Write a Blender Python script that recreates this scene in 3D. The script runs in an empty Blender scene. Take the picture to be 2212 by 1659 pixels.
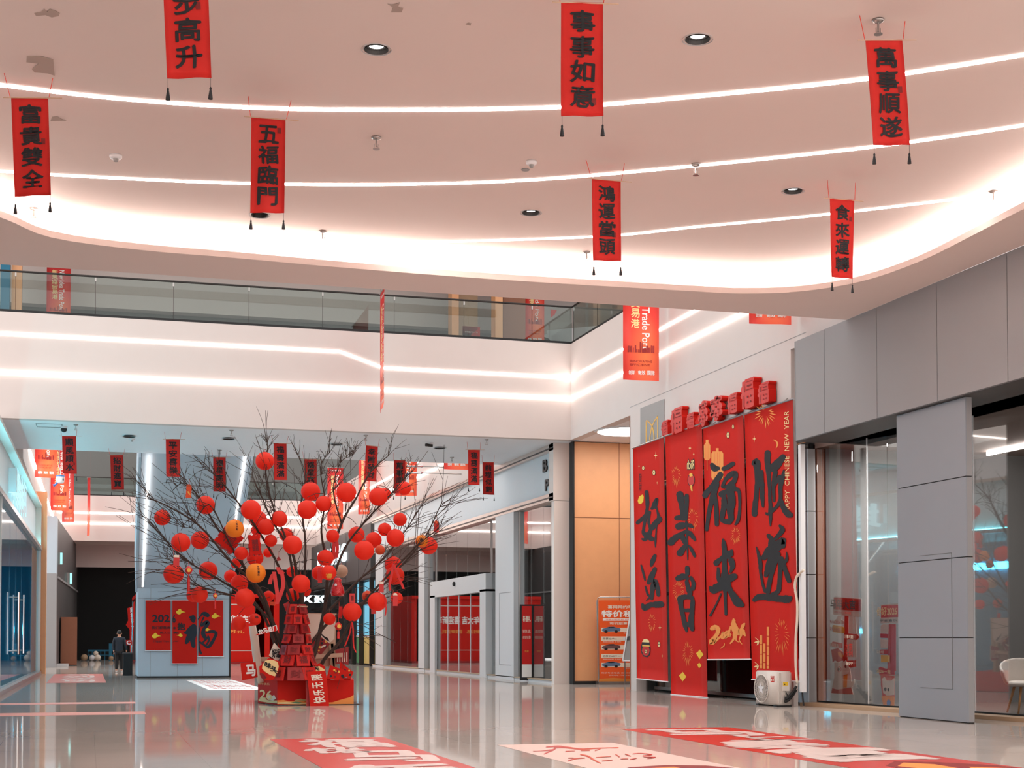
import bpy, bmesh, math, random
from mathutils import Vector, Matrix
from mathutils.geometry import tessellate_polygon

# ------------------------------------------------------------------ camera
F, CX, CY, YAW, PIT, EYE = 3205.0, 1106.0, 1282.0, math.radians(15.95), math.radians(1.75), 1.4
scene = bpy.context.scene
col = scene.collection
FW = Vector((math.sin(YAW) * math.cos(PIT), math.cos(YAW) * math.cos(PIT), math.sin(PIT)))
RT = Vector((math.cos(YAW), -math.sin(YAW), 0.0))
UP = RT.cross(FW)
CAM = Vector((0.0, 0.0, EYE))
cd = bpy.data.cameras.new('camera')
cam = bpy.data.objects.new('camera', cd)
col.objects.link(cam)
cam.matrix_world = Matrix(((RT.x, UP.x, -FW.x, 0), (RT.y, UP.y, -FW.y, 0), (RT.z, UP.z, -FW.z, EYE), (0, 0, 0, 1)))
cd.sensor_width = 36.0
cd.lens = F / 2212.0 * 36.0
cd.shift_y = (CY - 829.5) / 2212.0
cd.clip_end = 400.0
scene.camera = cam

# ------------------------------------------------------------------ light, exposure
world = bpy.data.worlds.new('daylight')
scene.world = world
world.use_nodes = True
wbg = world.node_tree.nodes['Background']
wbg.inputs['Color'].default_value = (1.0, 0.96, 0.94, 1)
wbg.inputs['Strength'].default_value = 1.65
scene.view_settings.view_transform = 'Standard'
scene.view_settings.look = 'None'
scene.view_settings.gamma = 1.0
scene.view_settings.use_curve_mapping = False
scene.view_settings.exposure = 0.2
scene.cycles.max_bounces = 10
scene.cycles.diffuse_bounces = 5
scene.cycles.glossy_bounces = 4
scene.cycles.transparent_max_bounces = 16
scene.cycles.sample_clamp_indirect = 6.0
scene.cycles.caustics_reflective = False
scene.cycles.caustics_refractive = False
scene.cycles.use_denoising = True

LED = 26.0          # radiance of the light strips


def lamp(name, kind, loc, energy, color=(1, 1, 1), size=0.3, rot=(0, 0, 0), sizey=None, spot=None):
    d = bpy.data.lights.new(name, kind)
    d.energy = energy
    d.color = color
    if kind == 'AREA':
        d.size = size
        if sizey:
            d.shape = 'RECTANGLE'
            d.size_y = sizey
    elif kind == 'SPOT':
        d.spot_size = spot or 1.6
        d.spot_blend = 0.6
        d.shadow_soft_size = size
    else:
        d.shadow_soft_size = size
    o = bpy.data.objects.new(name, d)
    o.location = loc
    o.rotation_euler = rot
    col.objects.link(o)
    return o


# ------------------------------------------------------------------ pixel -> place
def ray(x, y):
    return FW + RT * ((x - CX) / F) - UP * ((y - CY) / F)


def onX(x, y, v):
    d = ray(x, y)
    return CAM + d * (v / d.x)


def onY(x, y, v):
    d = ray(x, y)
    return CAM + d * (v / d.y)


def onZ(x, y, v=0.0):
    d = ray(x, y)
    return CAM + d * ((v - EYE) / d.z)


class Plane:
    """a plane of the place; .at(px, py, d) is the point on it, d metres proud towards the viewer's side"""
    def __init__(s, p, n):
        s.p, s.n = Vector(p), Vector(n).normalized()
        if s.n.dot(CAM - s.p) < 0:
            s.n = -s.n

    def at(s, x, y, d=0.0):
        r = ray(x, y)
        t = s.n.dot(s.p - CAM) / s.n.dot(r)
        return CAM + r * t + s.n * d


def PX(v): return Plane((v, 0, 0), (1, 0, 0))
def PY(v): return Plane((0, v, 0), (0, 1, 0))
def PZ(v): return Plane((0, 0, v), (0, 0, 1))


# ------------------------------------------------------------------ materials
def lin(c):
    c = c / 255.0
    return c / 12.92 if c <= 0.04045 else ((c + 0.055) / 1.055) ** 2.4


def rgb(r, g, b): return (lin(r), lin(g), lin(b), 1.0)


MATS = {}


def mat(name, c, rough=0.5, metal=0.0, emit=0.0, vary=0.0, scale=6.0, bump=0.0, spec=0.5, coat=0.0, ecol=None, trans=0.0):
    m = bpy.data.materials.new(name)
    m.use_nodes = True
    nt = m.node_tree
    b = nt.nodes['Principled BSDF']
    base = rgb(*c)
    b.inputs['Base Color'].default_value = base
    b.inputs['Roughness'].default_value = rough
    b.inputs['Metallic'].default_value = metal
    b.inputs['Specular IOR Level'].default_value = spec
    b.inputs['Coat Weight'].default_value = coat
    if emit:
        b.inputs['Emission Color'].default_value = rgb(*(ecol or c))
        b.inputs['Emission Strength'].default_value = emit
    if vary or bump:
        tc = nt.nodes.new('ShaderNodeTexCoord')
        nz = nt.nodes.new('ShaderNodeTexNoise')
        nz.inputs['Scale'].default_value = scale
        nz.inputs['Detail'].default_value = 5
        nt.links.new(tc.outputs['Object'], nz.inputs['Vector'])
        if vary:
            mr = nt.nodes.new('ShaderNodeMapRange')
            mr.inputs['To Min'].default_value = 1 - vary
            mr.inputs['To Max'].default_value = 1 + vary
            nt.links.new(nz.outputs['Fac'], mr.inputs['Value'])
            mx = nt.nodes.new('ShaderNodeVectorMath')
            mx.operation = 'SCALE'
            mx.inputs[0].default_value = base[:3]
            nt.links.new(mr.outputs['Result'], mx.inputs['Scale'])
            nt.links.new(mx.outputs['Vector'], b.inputs['Base Color'])
        if bump:
            bp = nt.nodes.new('ShaderNodeBump')
            bp.inputs['Strength'].default_value = bump
            bp.inputs['Distance'].default_value = 0.02
            nt.links.new(nz.outputs['Fac'], bp.inputs['Height'])
            nt.links.new(bp.outputs['Normal'], b.inputs['Normal'])
    if trans:
        tr = nt.nodes.new('ShaderNodeBsdfTranslucent')
        tr.inputs['Color'].default_value = base
        ms = nt.nodes.new('ShaderNodeMixShader')
        ms.inputs['Fac'].default_value = trans
        nt.links.new(b.outputs[0], ms.inputs[1])
        nt.links.new(tr.outputs[0], ms.inputs[2])
        nt.links.new(ms.outputs[0], nt.nodes['Material Output'].inputs['Surface'])
    MATS[name] = m
    return m


def emis(name, c, s):
    m = bpy.data.materials.new(name)
    m.use_nodes = True
    nt = m.node_tree
    nt.nodes.remove(nt.nodes['Principled BSDF'])
    e = nt.nodes.new('ShaderNodeEmission')
    e.inputs['Color'].default_value = rgb(*c)
    e.inputs['Strength'].default_value = s
    nt.links.new(e.outputs[0], nt.nodes['Material Output'].inputs['Surface'])
    MATS[name] = m
    return m


def glassmat(name, tint, lo, hi):
    """pane: see-through with a mirror share that rises from lo (face on) to hi (grazing)"""
    m = bpy.data.materials.new(name)
    m.use_nodes = True
    nt = m.node_tree
    nt.nodes.remove(nt.nodes['Principled BSDF'])
    t = nt.nodes.new('ShaderNodeBsdfTransparent')
    t.inputs['Color'].default_value = (*tint, 1)
    g = nt.nodes.new('ShaderNodeBsdfGlossy')
    g.inputs['Roughness'].default_value = 0.015
    g.inputs['Color'].default_value = (0.95, 0.97, 0.97, 1)
    lw = nt.nodes.new('ShaderNodeLayerWeight')
    lw.inputs['Blend'].default_value = 0.35
    mr = nt.nodes.new('ShaderNodeMapRange')
    mr.inputs['To Min'].default_value = lo
    mr.inputs['To Max'].default_value = hi
    nt.links.new(lw.outputs['Facing'], mr.inputs['Value'])
    ms = nt.nodes.new('ShaderNodeMixShader')
    nt.links.new(mr.outputs['Result'], ms.inputs['Fac'])
    nt.links.new(t.outputs[0], ms.inputs[1])
    nt.links.new(g.outputs[0], ms.inputs[2])
    nt.links.new(ms.outputs[0], nt.nodes['Material Output'].inputs['Surface'])
    MATS[name] = m
    return m


mat('white_paint', (210, 199, 194), 0.7, vary=0.03, scale=1.5)
mat('ceiling_paint', (232, 215, 208), 0.8, vary=0.025, scale=0.9)  # pink of light bounced off the red decor is mixed into this colour
mat('slab_paint', (232, 233, 236), 0.75, vary=0.02)
mat('gray_panel', (146, 145, 146), 0.42, vary=0.03, scale=0.7)
mat('pillar_panel', (138, 143, 150), 0.42, vary=0.03, scale=0.7)
mat('dark_gap', (30, 28, 28), 0.8)
mat('black', (14, 15, 17), 0.6)
mat('black_curtain', (9, 11, 12), 0.9, vary=0.3, scale=3)
mat('dark_metal', (52, 48, 46), 0.4, 0.6)
mat('steel', (170, 165, 162), 0.28, 0.9)
mat('champagne_metal', (206, 188, 178), 0.3, 0.55)
mat('chrome', (210, 210, 212), 0.12, 1.0)
mat('wood_panel', (228, 164, 116), 0.45, vary=0.05, scale=4)
mat('brown_wood', (142, 88, 62), 0.5, vary=0.06, scale=5)
mat('tan_wood', (176, 146, 116), 0.5, vary=0.06)
mat('pale_frame', (205, 205, 206), 0.4, vary=0.02)
mat('blue_gray', (178, 193, 204), 0.5, vary=0.03, scale=1.2)
mat('gray_wall', (92, 93, 91), 0.6, vary=0.04, scale=0.5)
mat('charcoal', (66, 64, 64), 0.5, vary=0.05)
mat('shop_dark', (112, 112, 112), 0.7)
mat('sign_band', (208, 214, 218), 0.45, vary=0.02)
mat('pale_pink', (228, 212, 203), 0.5)
mat('shop_floor', (110, 100, 95), 0.3)
mat('red_cloth', (198, 26, 16), 0.75, vary=0.06, scale=9, bump=0.15)
mat('red_print', (200, 28, 16), 0.7, spec=0.2, vary=0.05, scale=4)
mat('red_gloss', (200, 22, 16), 0.4)
mat('red_dark', (150, 16, 18), 0.55, vary=0.1)
mat('red_lantern', (248, 66, 40), 0.6, bump=0.05, scale=30, trans=0.5)
mat('orange_lantern', (250, 150, 34), 0.6, trans=0.3)
mat('pumpkin', (232, 84, 38), 0.55, trans=0.2)
mat('ink', (26, 26, 30), 0.75)
mat('ink_blue', (20, 32, 44), 0.75)
mat('faint_ink', (120, 16, 16), 0.7)
mat('cream', (238, 224, 206), 0.6)
mat('white_print', (244, 240, 236), 0.6)
mat('gold', (236, 180, 70), 0.5)
mat('gold_orange', (240, 150, 66), 0.55)
mat('pale_gold', (244, 214, 150), 0.55)
mat('yellow', (240, 196, 40), 0.5)
mat('orange_print', (240, 92, 34), 0.5, vary=0.03)
mat('sticker_white', (216, 198, 192), 0.35)
mat('sticker_red', (196, 46, 34), 0.28, vary=0.04)
mat('pink_sticker', (206, 182, 173), 0.5)
mat('pink_tape', (216, 140, 128), 0.45)
mat('branch', (62, 46, 38), 0.85, vary=0.2, scale=20)
mat('string_red', (214, 70, 52), 0.7)
mat('string_gray', (110, 90, 90), 0.7)
mat('showroom_wall', (150, 132, 124), 0.6)
mat('cardboard', (206, 176, 150), 0.75)
mat('ac_white', (222, 214, 206), 0.45, vary=0.02)
mat('ac_grille', (120, 110, 104), 0.6)
mat('skin', (196, 146, 120), 0.55)
mat('hair', (16, 14, 14), 0.6)
mat('navy_cloth', (32, 42, 54), 0.85)
mat('black_cloth', (18, 18, 20), 0.85)
mat('shoe_white', (225, 225, 225), 0.5)
mat('blue_plastic', (70, 130, 200), 0.4)
mat('white_plastic', (232, 232, 234), 0.4)
mat('gray_plastic', (150, 148, 146), 0.5)
mat('teal_wall', (30, 110, 140), 0.6)
mat('sticker_orange', (236, 140, 60), 0.55)
mat('car_blue', (96, 120, 150), 0.4)
mat('car_white', (226, 226, 228), 0.4)
mat('car_brown', (110, 76, 78), 0.4)
mat('poster_green', (88, 150, 104), 0.5)
mat('poster_yellow', (200, 176, 110), 0.5)
mat('chair_shell', (214, 204, 196), 0.5)
mat('oak_leg', (190, 132, 78), 0.5)
mat('peel', (178, 160, 150), 0.85)
emis('led', (255, 240, 232), LED)
emis('led_cove', (255, 241, 232), 46.0)
emis('led_low', (255, 240, 232), 6.5)
emis('lamp_glow', (255, 250, 246), 12.0)
emis('disc_glow', (255, 246, 236), 9.0)
emis('cyan_led', (110, 230, 246), 42.0)
emis('cyan_sign', (190, 240, 250), 1.1)
emis('cyan_door', (130, 200, 226), 0.85)
emis('white_sign', (236, 250, 255), 1.6)
emis('exit_glow', (150, 230, 226), 1.5)
glassmat('shop_glass', (0.80, 0.82, 0.82), 0.10, 0.66)
glassmat('show_glass', (0.86, 0.87, 0.87), 0.05, 0.42)
glassmat('rail_glass', (0.76, 0.82, 0.80), 0.03, 0.25)
glassmat('teal_glass', (0.55, 0.82, 0.90), 0.05, 0.50)


def floor_material():
    m = bpy.data.materials.new('polished_tile')
    m.use_nodes = True
    nt = m.node_tree
    N = nt.nodes.new
    b = nt.nodes['Principled BSDF']
    tc = N('ShaderNodeTexCoord')
    br = N('ShaderNodeTexBrick')
    br.offset = 0.0
    br.inputs['Color1'].default_value = rgb(204, 194, 186)
    br.inputs['Color2'].default_value = rgb(201, 191, 183)
    br.inputs['Mortar'].default_value = rgb(190, 181, 173)
    br.inputs['Scale'].default_value = 1.0
    br.inputs['Mortar Size'].default_value = 0.004
    br.inputs['Brick Width'].default_value = 1.2
    br.inputs['Row Height'].default_value = 1.2
    nt.links.new(tc.outputs['Object'], br.inputs['Vector'])
    nz = N('ShaderNodeTexNoise')
    nz.inputs['Scale'].default_value = 0.6
    nz.inputs['Detail'].default_value = 4
    nt.links.new(tc.outputs['Object'], nz.inputs['Vector'])
    mx = N('ShaderNodeMix')
    mx.data_type = 'RGBA'
    mx.blend_type = 'MULTIPLY'
    mx.inputs['Factor'].default_value = 0.22
    nt.links.new(br.outputs['Color'], mx.inputs['A'])
    nt.links.new(nz.outputs['Fac'], mx.inputs['B'])
    nt.links.new(mx.outputs['Result'], b.inputs['Base Color'])
    b.inputs['Roughness'].default_value = 0.6
    b.inputs['Specular IOR Level'].default_value = 0.0
    n2 = N('ShaderNodeTexNoise')
    n2.inputs['Scale'].default_value = 0.9
    n2.inputs['Detail'].default_value = 2
    nt.links.new(tc.outputs['Object'], n2.inputs['Vector'])
    bp = N('ShaderNodeBump')
    bp.inputs['Strength'].default_value = 0.02
    bp.inputs['Distance'].default_value = 0.02
    nt.links.new(n2.outputs['Fac'], bp.inputs['Height'])
    gl = N('ShaderNodeBsdfGlossy')            # the wax coat
    gl.inputs['Roughness'].default_value = 0.045
    gl.inputs['Color'].default_value = (0.95, 0.93, 0.91, 1)
    nt.links.new(bp.outputs['Normal'], gl.inputs['Normal'])
    fr = N('ShaderNodeFresnel')
    fr.inputs['IOR'].default_value = 1.45
    mr = N('ShaderNodeMapRange')
    mr.inputs['To Min'].default_value = 0.0
    mr.inputs['To Max'].default_value = 0.86
    nt.links.new(fr.outputs['Fac'], mr.inputs['Value'])
    ms = N('ShaderNodeMixShader')
    nt.links.new(mr.outputs['Result'], ms.inputs['Fac'])
    nt.links.new(b.outputs[0], ms.inputs[1])
    nt.links.new(gl.outputs[0], ms.inputs[2])
    nt.links.new(ms.outputs[0], nt.nodes['Material Output'].inputs['Surface'])
    MATS['polished_tile'] = m


floor_material()


def banner_material():
    """printed red banner: deep red with an orange bloom low down (generated coordinates run along the cloth)"""
    m = bpy.data.materials.new('port_print')
    m.use_nodes = True
    nt = m.node_tree
    b = nt.nodes['Principled BSDF']
    b.inputs['Roughness'].default_value = 0.55
    uv = nt.nodes.new('ShaderNodeUVMap')
    mp = nt.nodes.new('ShaderNodeMapping')
    mp.inputs['Location'].default_value = (-0.62, -0.30, 0)
    mp.inputs['Scale'].default_value = (1.0, 1.6, 1)
    nt.links.new(uv.outputs['UV'], mp.inputs['Vector'])
    gr = nt.nodes.new('ShaderNodeTexGradient')
    gr.gradient_type = 'SPHERICAL'
    nt.links.new(mp.outputs['Vector'], gr.inputs['Vector'])
    cr = nt.nodes.new('ShaderNodeValToRGB')
    cr.color_ramp.elements[0].color = rgb(196, 26, 26)
    cr.color_ramp.elements[1].color = rgb(246, 120, 62)
    e = cr.color_ramp.elements.new(0.45)
    e.color = rgb(222, 52, 38)
    nt.links.new(gr.outputs['Fac'], cr.inputs['Fac'])
    nt.links.new(cr.outputs['Color'], b.inputs['Base Color'])
    MATS['port_print'] = m


banner_material()


# ------------------------------------------------------------------ mesh builder
WL = {}


def wloc(o): return WL.get(o.name, Vector((0, 0, 0)))


class MB:
    def __init__(s):
        s.v, s.f, s.m, s.ms, s.uv = [], [], [], [], {}

    def mi(s, name):
        if name not in s.ms:
            s.ms.append(name)
        return s.ms.index(name)

    def add(s, pts, faces, m):
        k = len(s.v)
        s.v += [Vector(p) for p in pts]
        i = s.mi(m)
        for f in faces:
            s.f.append([k + a for a in f])
            s.m.append(i)
        return k

    def quad(s, a, b, c, d, m): s.add([a, b, c, d], [(0, 1, 2, 3)], m)

    def box(s, lo, hi, m):
        x0, y0, z0 = [min(a, b) for a, b in zip(lo, hi)]
        x1, y1, z1 = [max(a, b) for a, b in zip(lo, hi)]
        s.add([(x0, y0, z0), (x1, y0, z0), (x1, y1, z0), (x0, y1, z0), (x0, y0, z1), (x1, y0, z1), (x1, y1, z1), (x0, y1, z1)],
              [(3, 2, 1, 0), (4, 5, 6, 7), (0, 1, 5, 4), (1, 2, 6, 5), (2, 3, 7, 6), (3, 0, 4, 7)], m)

    def obox(s, c, a, b, d, m):
        """box with centre c and half-axes a, b, d"""
        c, a, b, d = Vector(c), Vector(a), Vector(b), Vector(d)
        P = [c + a * i + b * j + d * k for k in (-1, 1) for j in (-1, 1) for i in (-1, 1)]
        s.add(P, [(0, 2, 3, 1), (4, 5, 7, 6), (0, 1, 5, 4), (1, 3, 7, 5), (3, 2, 6, 7), (2, 0, 4, 6)], m)

    def bar(s, a, b, w, m, h=None):
        """square bar from a to b"""
        a, b = Vector(a), Vector(b)
        d = b - a
        u = d.cross(Vector((0, 0, 1)))
        if u.length < 1e-4:
            u = Vector((1, 0, 0))
        u.normalize()
        n = u.cross(d).normalized()
        s.obox((a + b) / 2, d / 2, u * (w / 2), n * ((h or w) / 2), m)

    def prism(s, pts, ext, m, side=None):
        """flat outline pts (3-D) with thickness ext (vector)"""
        pts = [Vector(p) for p in pts]
        ext = Vector(ext)
        n = len(pts)
        tris = tessellate_polygon([pts])
        s.add(pts, [tuple(t) for t in tris], m)
        s.add([p + ext for p in pts], [tuple(reversed(t)) for t in tris], m)
        s.add(pts + [p + ext for p in pts], [(i, (i + 1) % n, n + (i + 1) % n, n + i) for i in range(n)], side or m)

    def flat(s, pts, m):
        pts = [Vector(p) for p in pts]
        s.add(pts, [tuple(t) for t in tessellate_polygon([pts])], m)

    def tube(s, pts, r, m, n=6, cap=True):
        pts = [Vector(p) for p in pts]
        k = len(pts)
        rs = r if isinstance(r, (list, tuple)) else [r] * k
        V = []
        ref = Vector((0.13, 0.21, 1.0))
        for i, p in enumerate(pts):
            d = (pts[min(i + 1, k - 1)] - pts[max(i - 1, 0)]).normalized()
            u = d.cross(ref)
            if u.length < 1e-3:
                u = d.cross(Vector((1, 0, 0)))
            u.normalize()
            w = d.cross(u)
            for j in range(n):
                a = 2 * math.pi * j / n
                V.append(p + (u * math.cos(a) + w * math.sin(a)) * rs[i])
        Fs = [(i * n + j, i * n + (j + 1) % n, (i + 1) * n + (j + 1) % n, (i + 1) * n + j) for i in range(k - 1) for j in range(n)]
        if cap:
            Fs += [tuple(range(n))[::-1], tuple((k - 1) * n + j for j in range(n))]
        s.add(V, Fs, m)

    def lathe(s, c, prof, m, n=20, axis=None, cap=True):
        c = Vector(c)
        ax = Vector(axis or (0, 0, 1)).normalized()
        u = ax.cross(Vector((0.3, 1, 0.1))).normalized()
        w = ax.cross(u)
        V = [c + ax * z + (u * math.cos(2 * math.pi * j / n) + w * math.sin(2 * math.pi * j / n)) * r for r, z in prof for j in range(n)]
        k = len(prof)
        Fs = [(i * n + j, i * n + (j + 1) % n, (i + 1) * n + (j + 1) % n, (i + 1) * n + j) for i in range(k - 1) for j in range(n)]
        if cap:
            Fs += [tuple(range(n))[::-1], tuple((k - 1) * n + j for j in range(n))]
        s.add(V, Fs, m)

    def ball(s, c, r, m, nu=20, nv=12, sx=1, sy=1, sz=1):
        c = Vector(c)
        V = [c + Vector((0, 0, -r * sz))]
        for i in range(1, nv):
            t = math.pi * i / nv - math.pi / 2
            for j in range(nu):
                a = 2 * math.pi * j / nu
                V.append(c + Vector((r * sx * math.cos(t) * math.cos(a), r * sy * math.cos(t) * math.sin(a), r * sz * math.sin(t))))
        V.append(c + Vector((0, 0, r * sz)))
        Fs = [(0, 1 + (j + 1) % nu, 1 + j) for j in range(nu)]
        for i in range(nv - 2):
            Fs += [(1 + i * nu + j, 1 + i * nu + (j + 1) % nu, 1 + (i + 1) * nu + (j + 1) % nu, 1 + (i + 1) * nu + j) for j in range(nu)]
        e = len(V) - 1
        Fs += [(e, 1 + (nv - 2) * nu + j, 1 + (nv - 2) * nu + (j + 1) % nu) for j in range(nu)]
        s.add(V, Fs, m)

    def build(s, name, parent=None, smooth=False, kind=None, fix=True):
        me = bpy.data.meshes.new(name)
        if parent is not None:
            org = wloc(parent)
        else:
            xs = [v.x for v in s.v]; ys = [v.y for v in s.v]; zs = [v.z for v in s.v]
            org = Vector(((min(xs) + max(xs)) / 2, (min(ys) + max(ys)) / 2, min(zs)))
        me.from_pydata([v - org for v in s.v], [], s.f)
        for n in s.ms:
            me.materials.append(MATS[n])
        me.polygons.foreach_set('material_index', s.m)
        if smooth:
            me.polygons.foreach_set('use_smooth', [True] * len(s.f))
        if s.uv:
            ul = me.uv_layers.new(name='UVMap')
            for lp in me.loops:
                ul.data[lp.index].uv = s.uv.get(lp.vertex_index, (0, 0))
        me.update()
        o = bpy.data.objects.new(name, me)
        col.objects.link(o)
        if parent is not None:
            o.parent = parent
            WL[o.name] = org
        else:
            o.location = org
            WL[o.name] = org
        if kind:
            o['kind'] = kind
        return o


def thing(name, label, cat, loc, group=None):
    o = bpy.data.objects.new(name, None)
    o.empty_display_size = 0.1
    col.objects.link(o)
    o.location = loc
    WL[o.name] = Vector(loc)
    o['label'] = label
    o['category'] = cat
    if group:
        o['group'] = group
    return o


def tag(o, label, cat, group=None):
    o['label'] = label
    o['category'] = cat
    if group:
        o['group'] = group
    return o


def struct(name, label=None):
    o = bpy.data.objects.new(name, None)
    col.objects.link(o)
    WL[o.name] = Vector((0, 0, 0))
    o['kind'] = 'structure'
    return o


# ------------------------------------------------------------------ patches, lettering, brush strokes
class Patch:
    """four-cornered sheet; at(s, t, d): s across, t down, d proud of the sheet; wave = gentle folds"""
    def __init__(p, tl, tr, bl, br, wave=0.0, seed=0, face=None):
        p.c = [Vector(a) for a in (tl, tr, bl, br)]
        n = (p.c[1] - p.c[0]).cross(p.c[2] - p.c[0]).normalized()
        f = Vector(face) if face else CAM - p.c[0]
        p.n = n if n.dot(f) > 0 else -n
        p.w, p.k = wave, seed

    def at(p, s, t, d=0.0):
        a, b, c, e = p.c
        q = (a * (1 - s) + b * s) * (1 - t) + (c * (1 - s) + e * s) * t
        if p.w:
            d += p.w * math.sin(3.0 * s * math.pi * 0.9 + p.k + 1.3 * t) * (0.25 + 0.75 * t) + p.w * 0.5 * math.sin(4.2 * t + p.k * 2)
        return q + p.n * d

    def sheet(p, mb, m, th=0.004, nu=6, nv=14, uv=False):
        k0 = len(mb.v)
        V = [p.at(i / nu, j / nv, 0) for j in range(nv + 1) for i in range(nu + 1)]
        B = [p.at(i / nu, j / nv, -th) for j in range(nv + 1) for i in range(nu + 1)]
        w = nu + 1
        n = len(V)
        Fs = [(j * w + i, j * w + i + 1, (j + 1) * w + i + 1, (j + 1) * w + i) for j in range(nv) for i in range(nu)]
        Fb = [tuple(n + a for a in reversed(f)) for f in Fs]
        rim = [i for i in range(w)] + [j * w + nu for j in range(1, nv + 1)] + [nv * w + i for i in range(nu - 1, -1, -1)] + [j * w for j in range(nv - 1, 0, -1)]
        Fr = [(rim[a], rim[(a + 1) % len(rim)], n + rim[(a + 1) % len(rim)], n + rim[a]) for a in range(len(rim))]
        mb.add(V + B, Fs + Fb + Fr, m)
        if uv:
            for j in range(nv + 1):
                for i in range(nu + 1):
                    mb.uv[k0 + j * w + i] = (i / nu, 1 - j / nv)
                    mb.uv[k0 + n + j * w + i] = (i / nu, 1 - j / nv)

    def poly(p, mb, st, m, d=0.004):
        pts = [Vector((a, b, 0)) for a, b in st]
        tr = tessellate_polygon([pts])
        mb.add([p.at(a, b, d) for a, b in st], [tuple(t) for t in tr], m)

    def rect(p, mb, s0, t0, s1, t1, m, d=0.004):
        p.poly(mb, [(s0, t0), (s1, t0), (s1, t1), (s0, t1)], m, d)

    def disc(p, mb, s, t, rs, rt, m, d=0.004, n=16):
        p.poly(mb, [(s + rs * math.cos(2 * math.pi * i / n), t + rt * math.sin(2 * math.pi * i / n)) for i in range(n)], m, d)


_GL = {}
_fcu = bpy.data.curves.new('glyphs', 'FONT')
_fob = bpy.data.objects.new('glyphs', _fcu)
col.objects.link(_fob)


def glyphs(body):
    if body not in _GL:
        _fcu.body = body
        _fcu.resolution_u = 3
        dg = bpy.context.evaluated_depsgraph_get()
        dg.update()
        me = bpy.data.meshes.new_from_object(_fob.evaluated_get(dg))
        V = [(v.co.x, v.co.y) for v in me.vertices]
        Fs = [tuple(p.vertices) for p in me.polygons]
        bpy.data.meshes.remove(me)
        if not V:
            V = [(0, 0), (1, 1)]
        x0 = min(v[0] for v in V); x1 = max(v[0] for v in V)
        y0 = min(v[1] for v in V); y1 = max(v[1] for v in V)
        _GL[body] = ([((x - x0) / max(x1 - x0, 1e-6), (y - y0) / max(y1 - y0, 1e-6)) for x, y in V], Fs, (x1 - x0) / max(y1 - y0, 1e-6))
    return _GL[body]


def write(mb, at, body, s0, t0, s1, t1, m, bold=0.0, rot=0, mirror=False, d=0.005, warp=0.0, seed=0):
    """letter `body` into the box s0..s1 x t0..t1 of a sheet given by at(s, t, d)"""
    V, Fs, asp = glyphs(body)
    offs = [(0, 0)]
    if bold:
        offs += [(bold / asp, 0), (-bold / asp, 0), (0, bold), (0, -bold), (bold / asp * .7, bold * .7), (-bold / asp * .7, -bold * .7)]
    for k, (ox, oy) in enumerate(offs):
        P = []
        for x, y in V:
            x += ox
            y += oy
            if warp:
                x, y = x + warp * math.sin(5.1 * y + seed) * 0.6, y + warp * math.sin(4.3 * x + 1.7 * seed)
            if mirror:
                x = 1 - x
            if rot == 0:
                q = (s0 + (s1 - s0) * x, t1 - (t1 - t0) * y)
            elif rot == 1:      # runs downwards, tops to the right
                q = (s0 + (s1 - s0) * y, t0 + (t1 - t0) * x)
            else:               # runs upwards, tops to the left
                q = (s0 + (s1 - s0) * (1 - y), t1 - (t1 - t0) * x)
            P.append(at(q[0], q[1], d + 0.00025 * k))
        mb.add(P, Fs, m)


def column(mb, at, chars, s0, t0, s1, t1, m, gap=0.08, **kw):
    n = len(chars)
    h = (t1 - t0) / n
    for i, c in enumerate(chars):
        write(mb, at, c, s0, t0 + h * (i + gap), s1, t0 + h * (i + 1 - gap), m, seed=i * 1.7, **kw)


def smooth_path(pts, k=5):
    if len(pts) < 3:
        pts = [pts[0], tuple((a + b) / 2 for a, b in zip(pts[0], pts[-1])), pts[-1]]
    out = []
    n = len(pts)
    for i in range(n - 1):
        p0, p1, p2, p3 = pts[max(i - 1, 0)], pts[i], pts[i + 1], pts[min(i + 2, n - 1)]
        for j in range(k):
            t = j / k
            out.append(tuple(0.5 * (2 * b + (c - a) * t + (2 * a - 5 * b + 4 * c - d) * t * t + (3 * b - a - 3 * c + d) * t ** 3) for a, b, c, d in zip(p0, p1, p2, p3)))
    out.append(tuple(pts[-1]))
    return out


INKW = 1.0


def brush(mb, strokes, at, m, d=0.006, rag=0.10, seed=1):
    """ink strokes: lists of (x, y, half width) laid on a sheet through at(x, y, d)"""
    rnd = random.Random(seed)
    for q, st in enumerate(strokes):
        P = smooth_path(st)
        n = len(P)
        L, R = [], []
        P = [(x, y, w * INKW) for x, y, w in P]
        for i, (x, y, w) in enumerate(P):
            ax, ay, _ = P[max(i - 1, 0)]
            bx, by, _ = P[min(i + 1, n - 1)]
            dx, dy = bx - ax, by - ay
            ln = math.hypot(dx, dy) or 1
            nx, ny = -dy / ln, dx / ln
            w1 = abs(w) * (1 + rnd.uniform(-rag, rag))
            w2 = abs(w) * (1 + rnd.uniform(-rag, rag))
            L.append((x + nx * w1, y + ny * w1))
            R.append((x - nx * w2, y - ny * w2))
        dd = d + q * 0.0003
        V = [at(x, y, dd) for x, y in L] + [at(x, y, dd) for x, y in R]
        Fs = [(i, i + 1, n + i + 1, n + i) for i in range(n - 1)]
        mb.add(V, Fs, m)
        for x, y, w in (P[0], P[-1]):
            w = abs(w)
            mb.add([at(x + w * math.cos(a * math.pi / 5), y + w * math.sin(a * math.pi / 5), dd + 0.0001) for a in range(10)], [tuple(range(10))], m)
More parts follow.
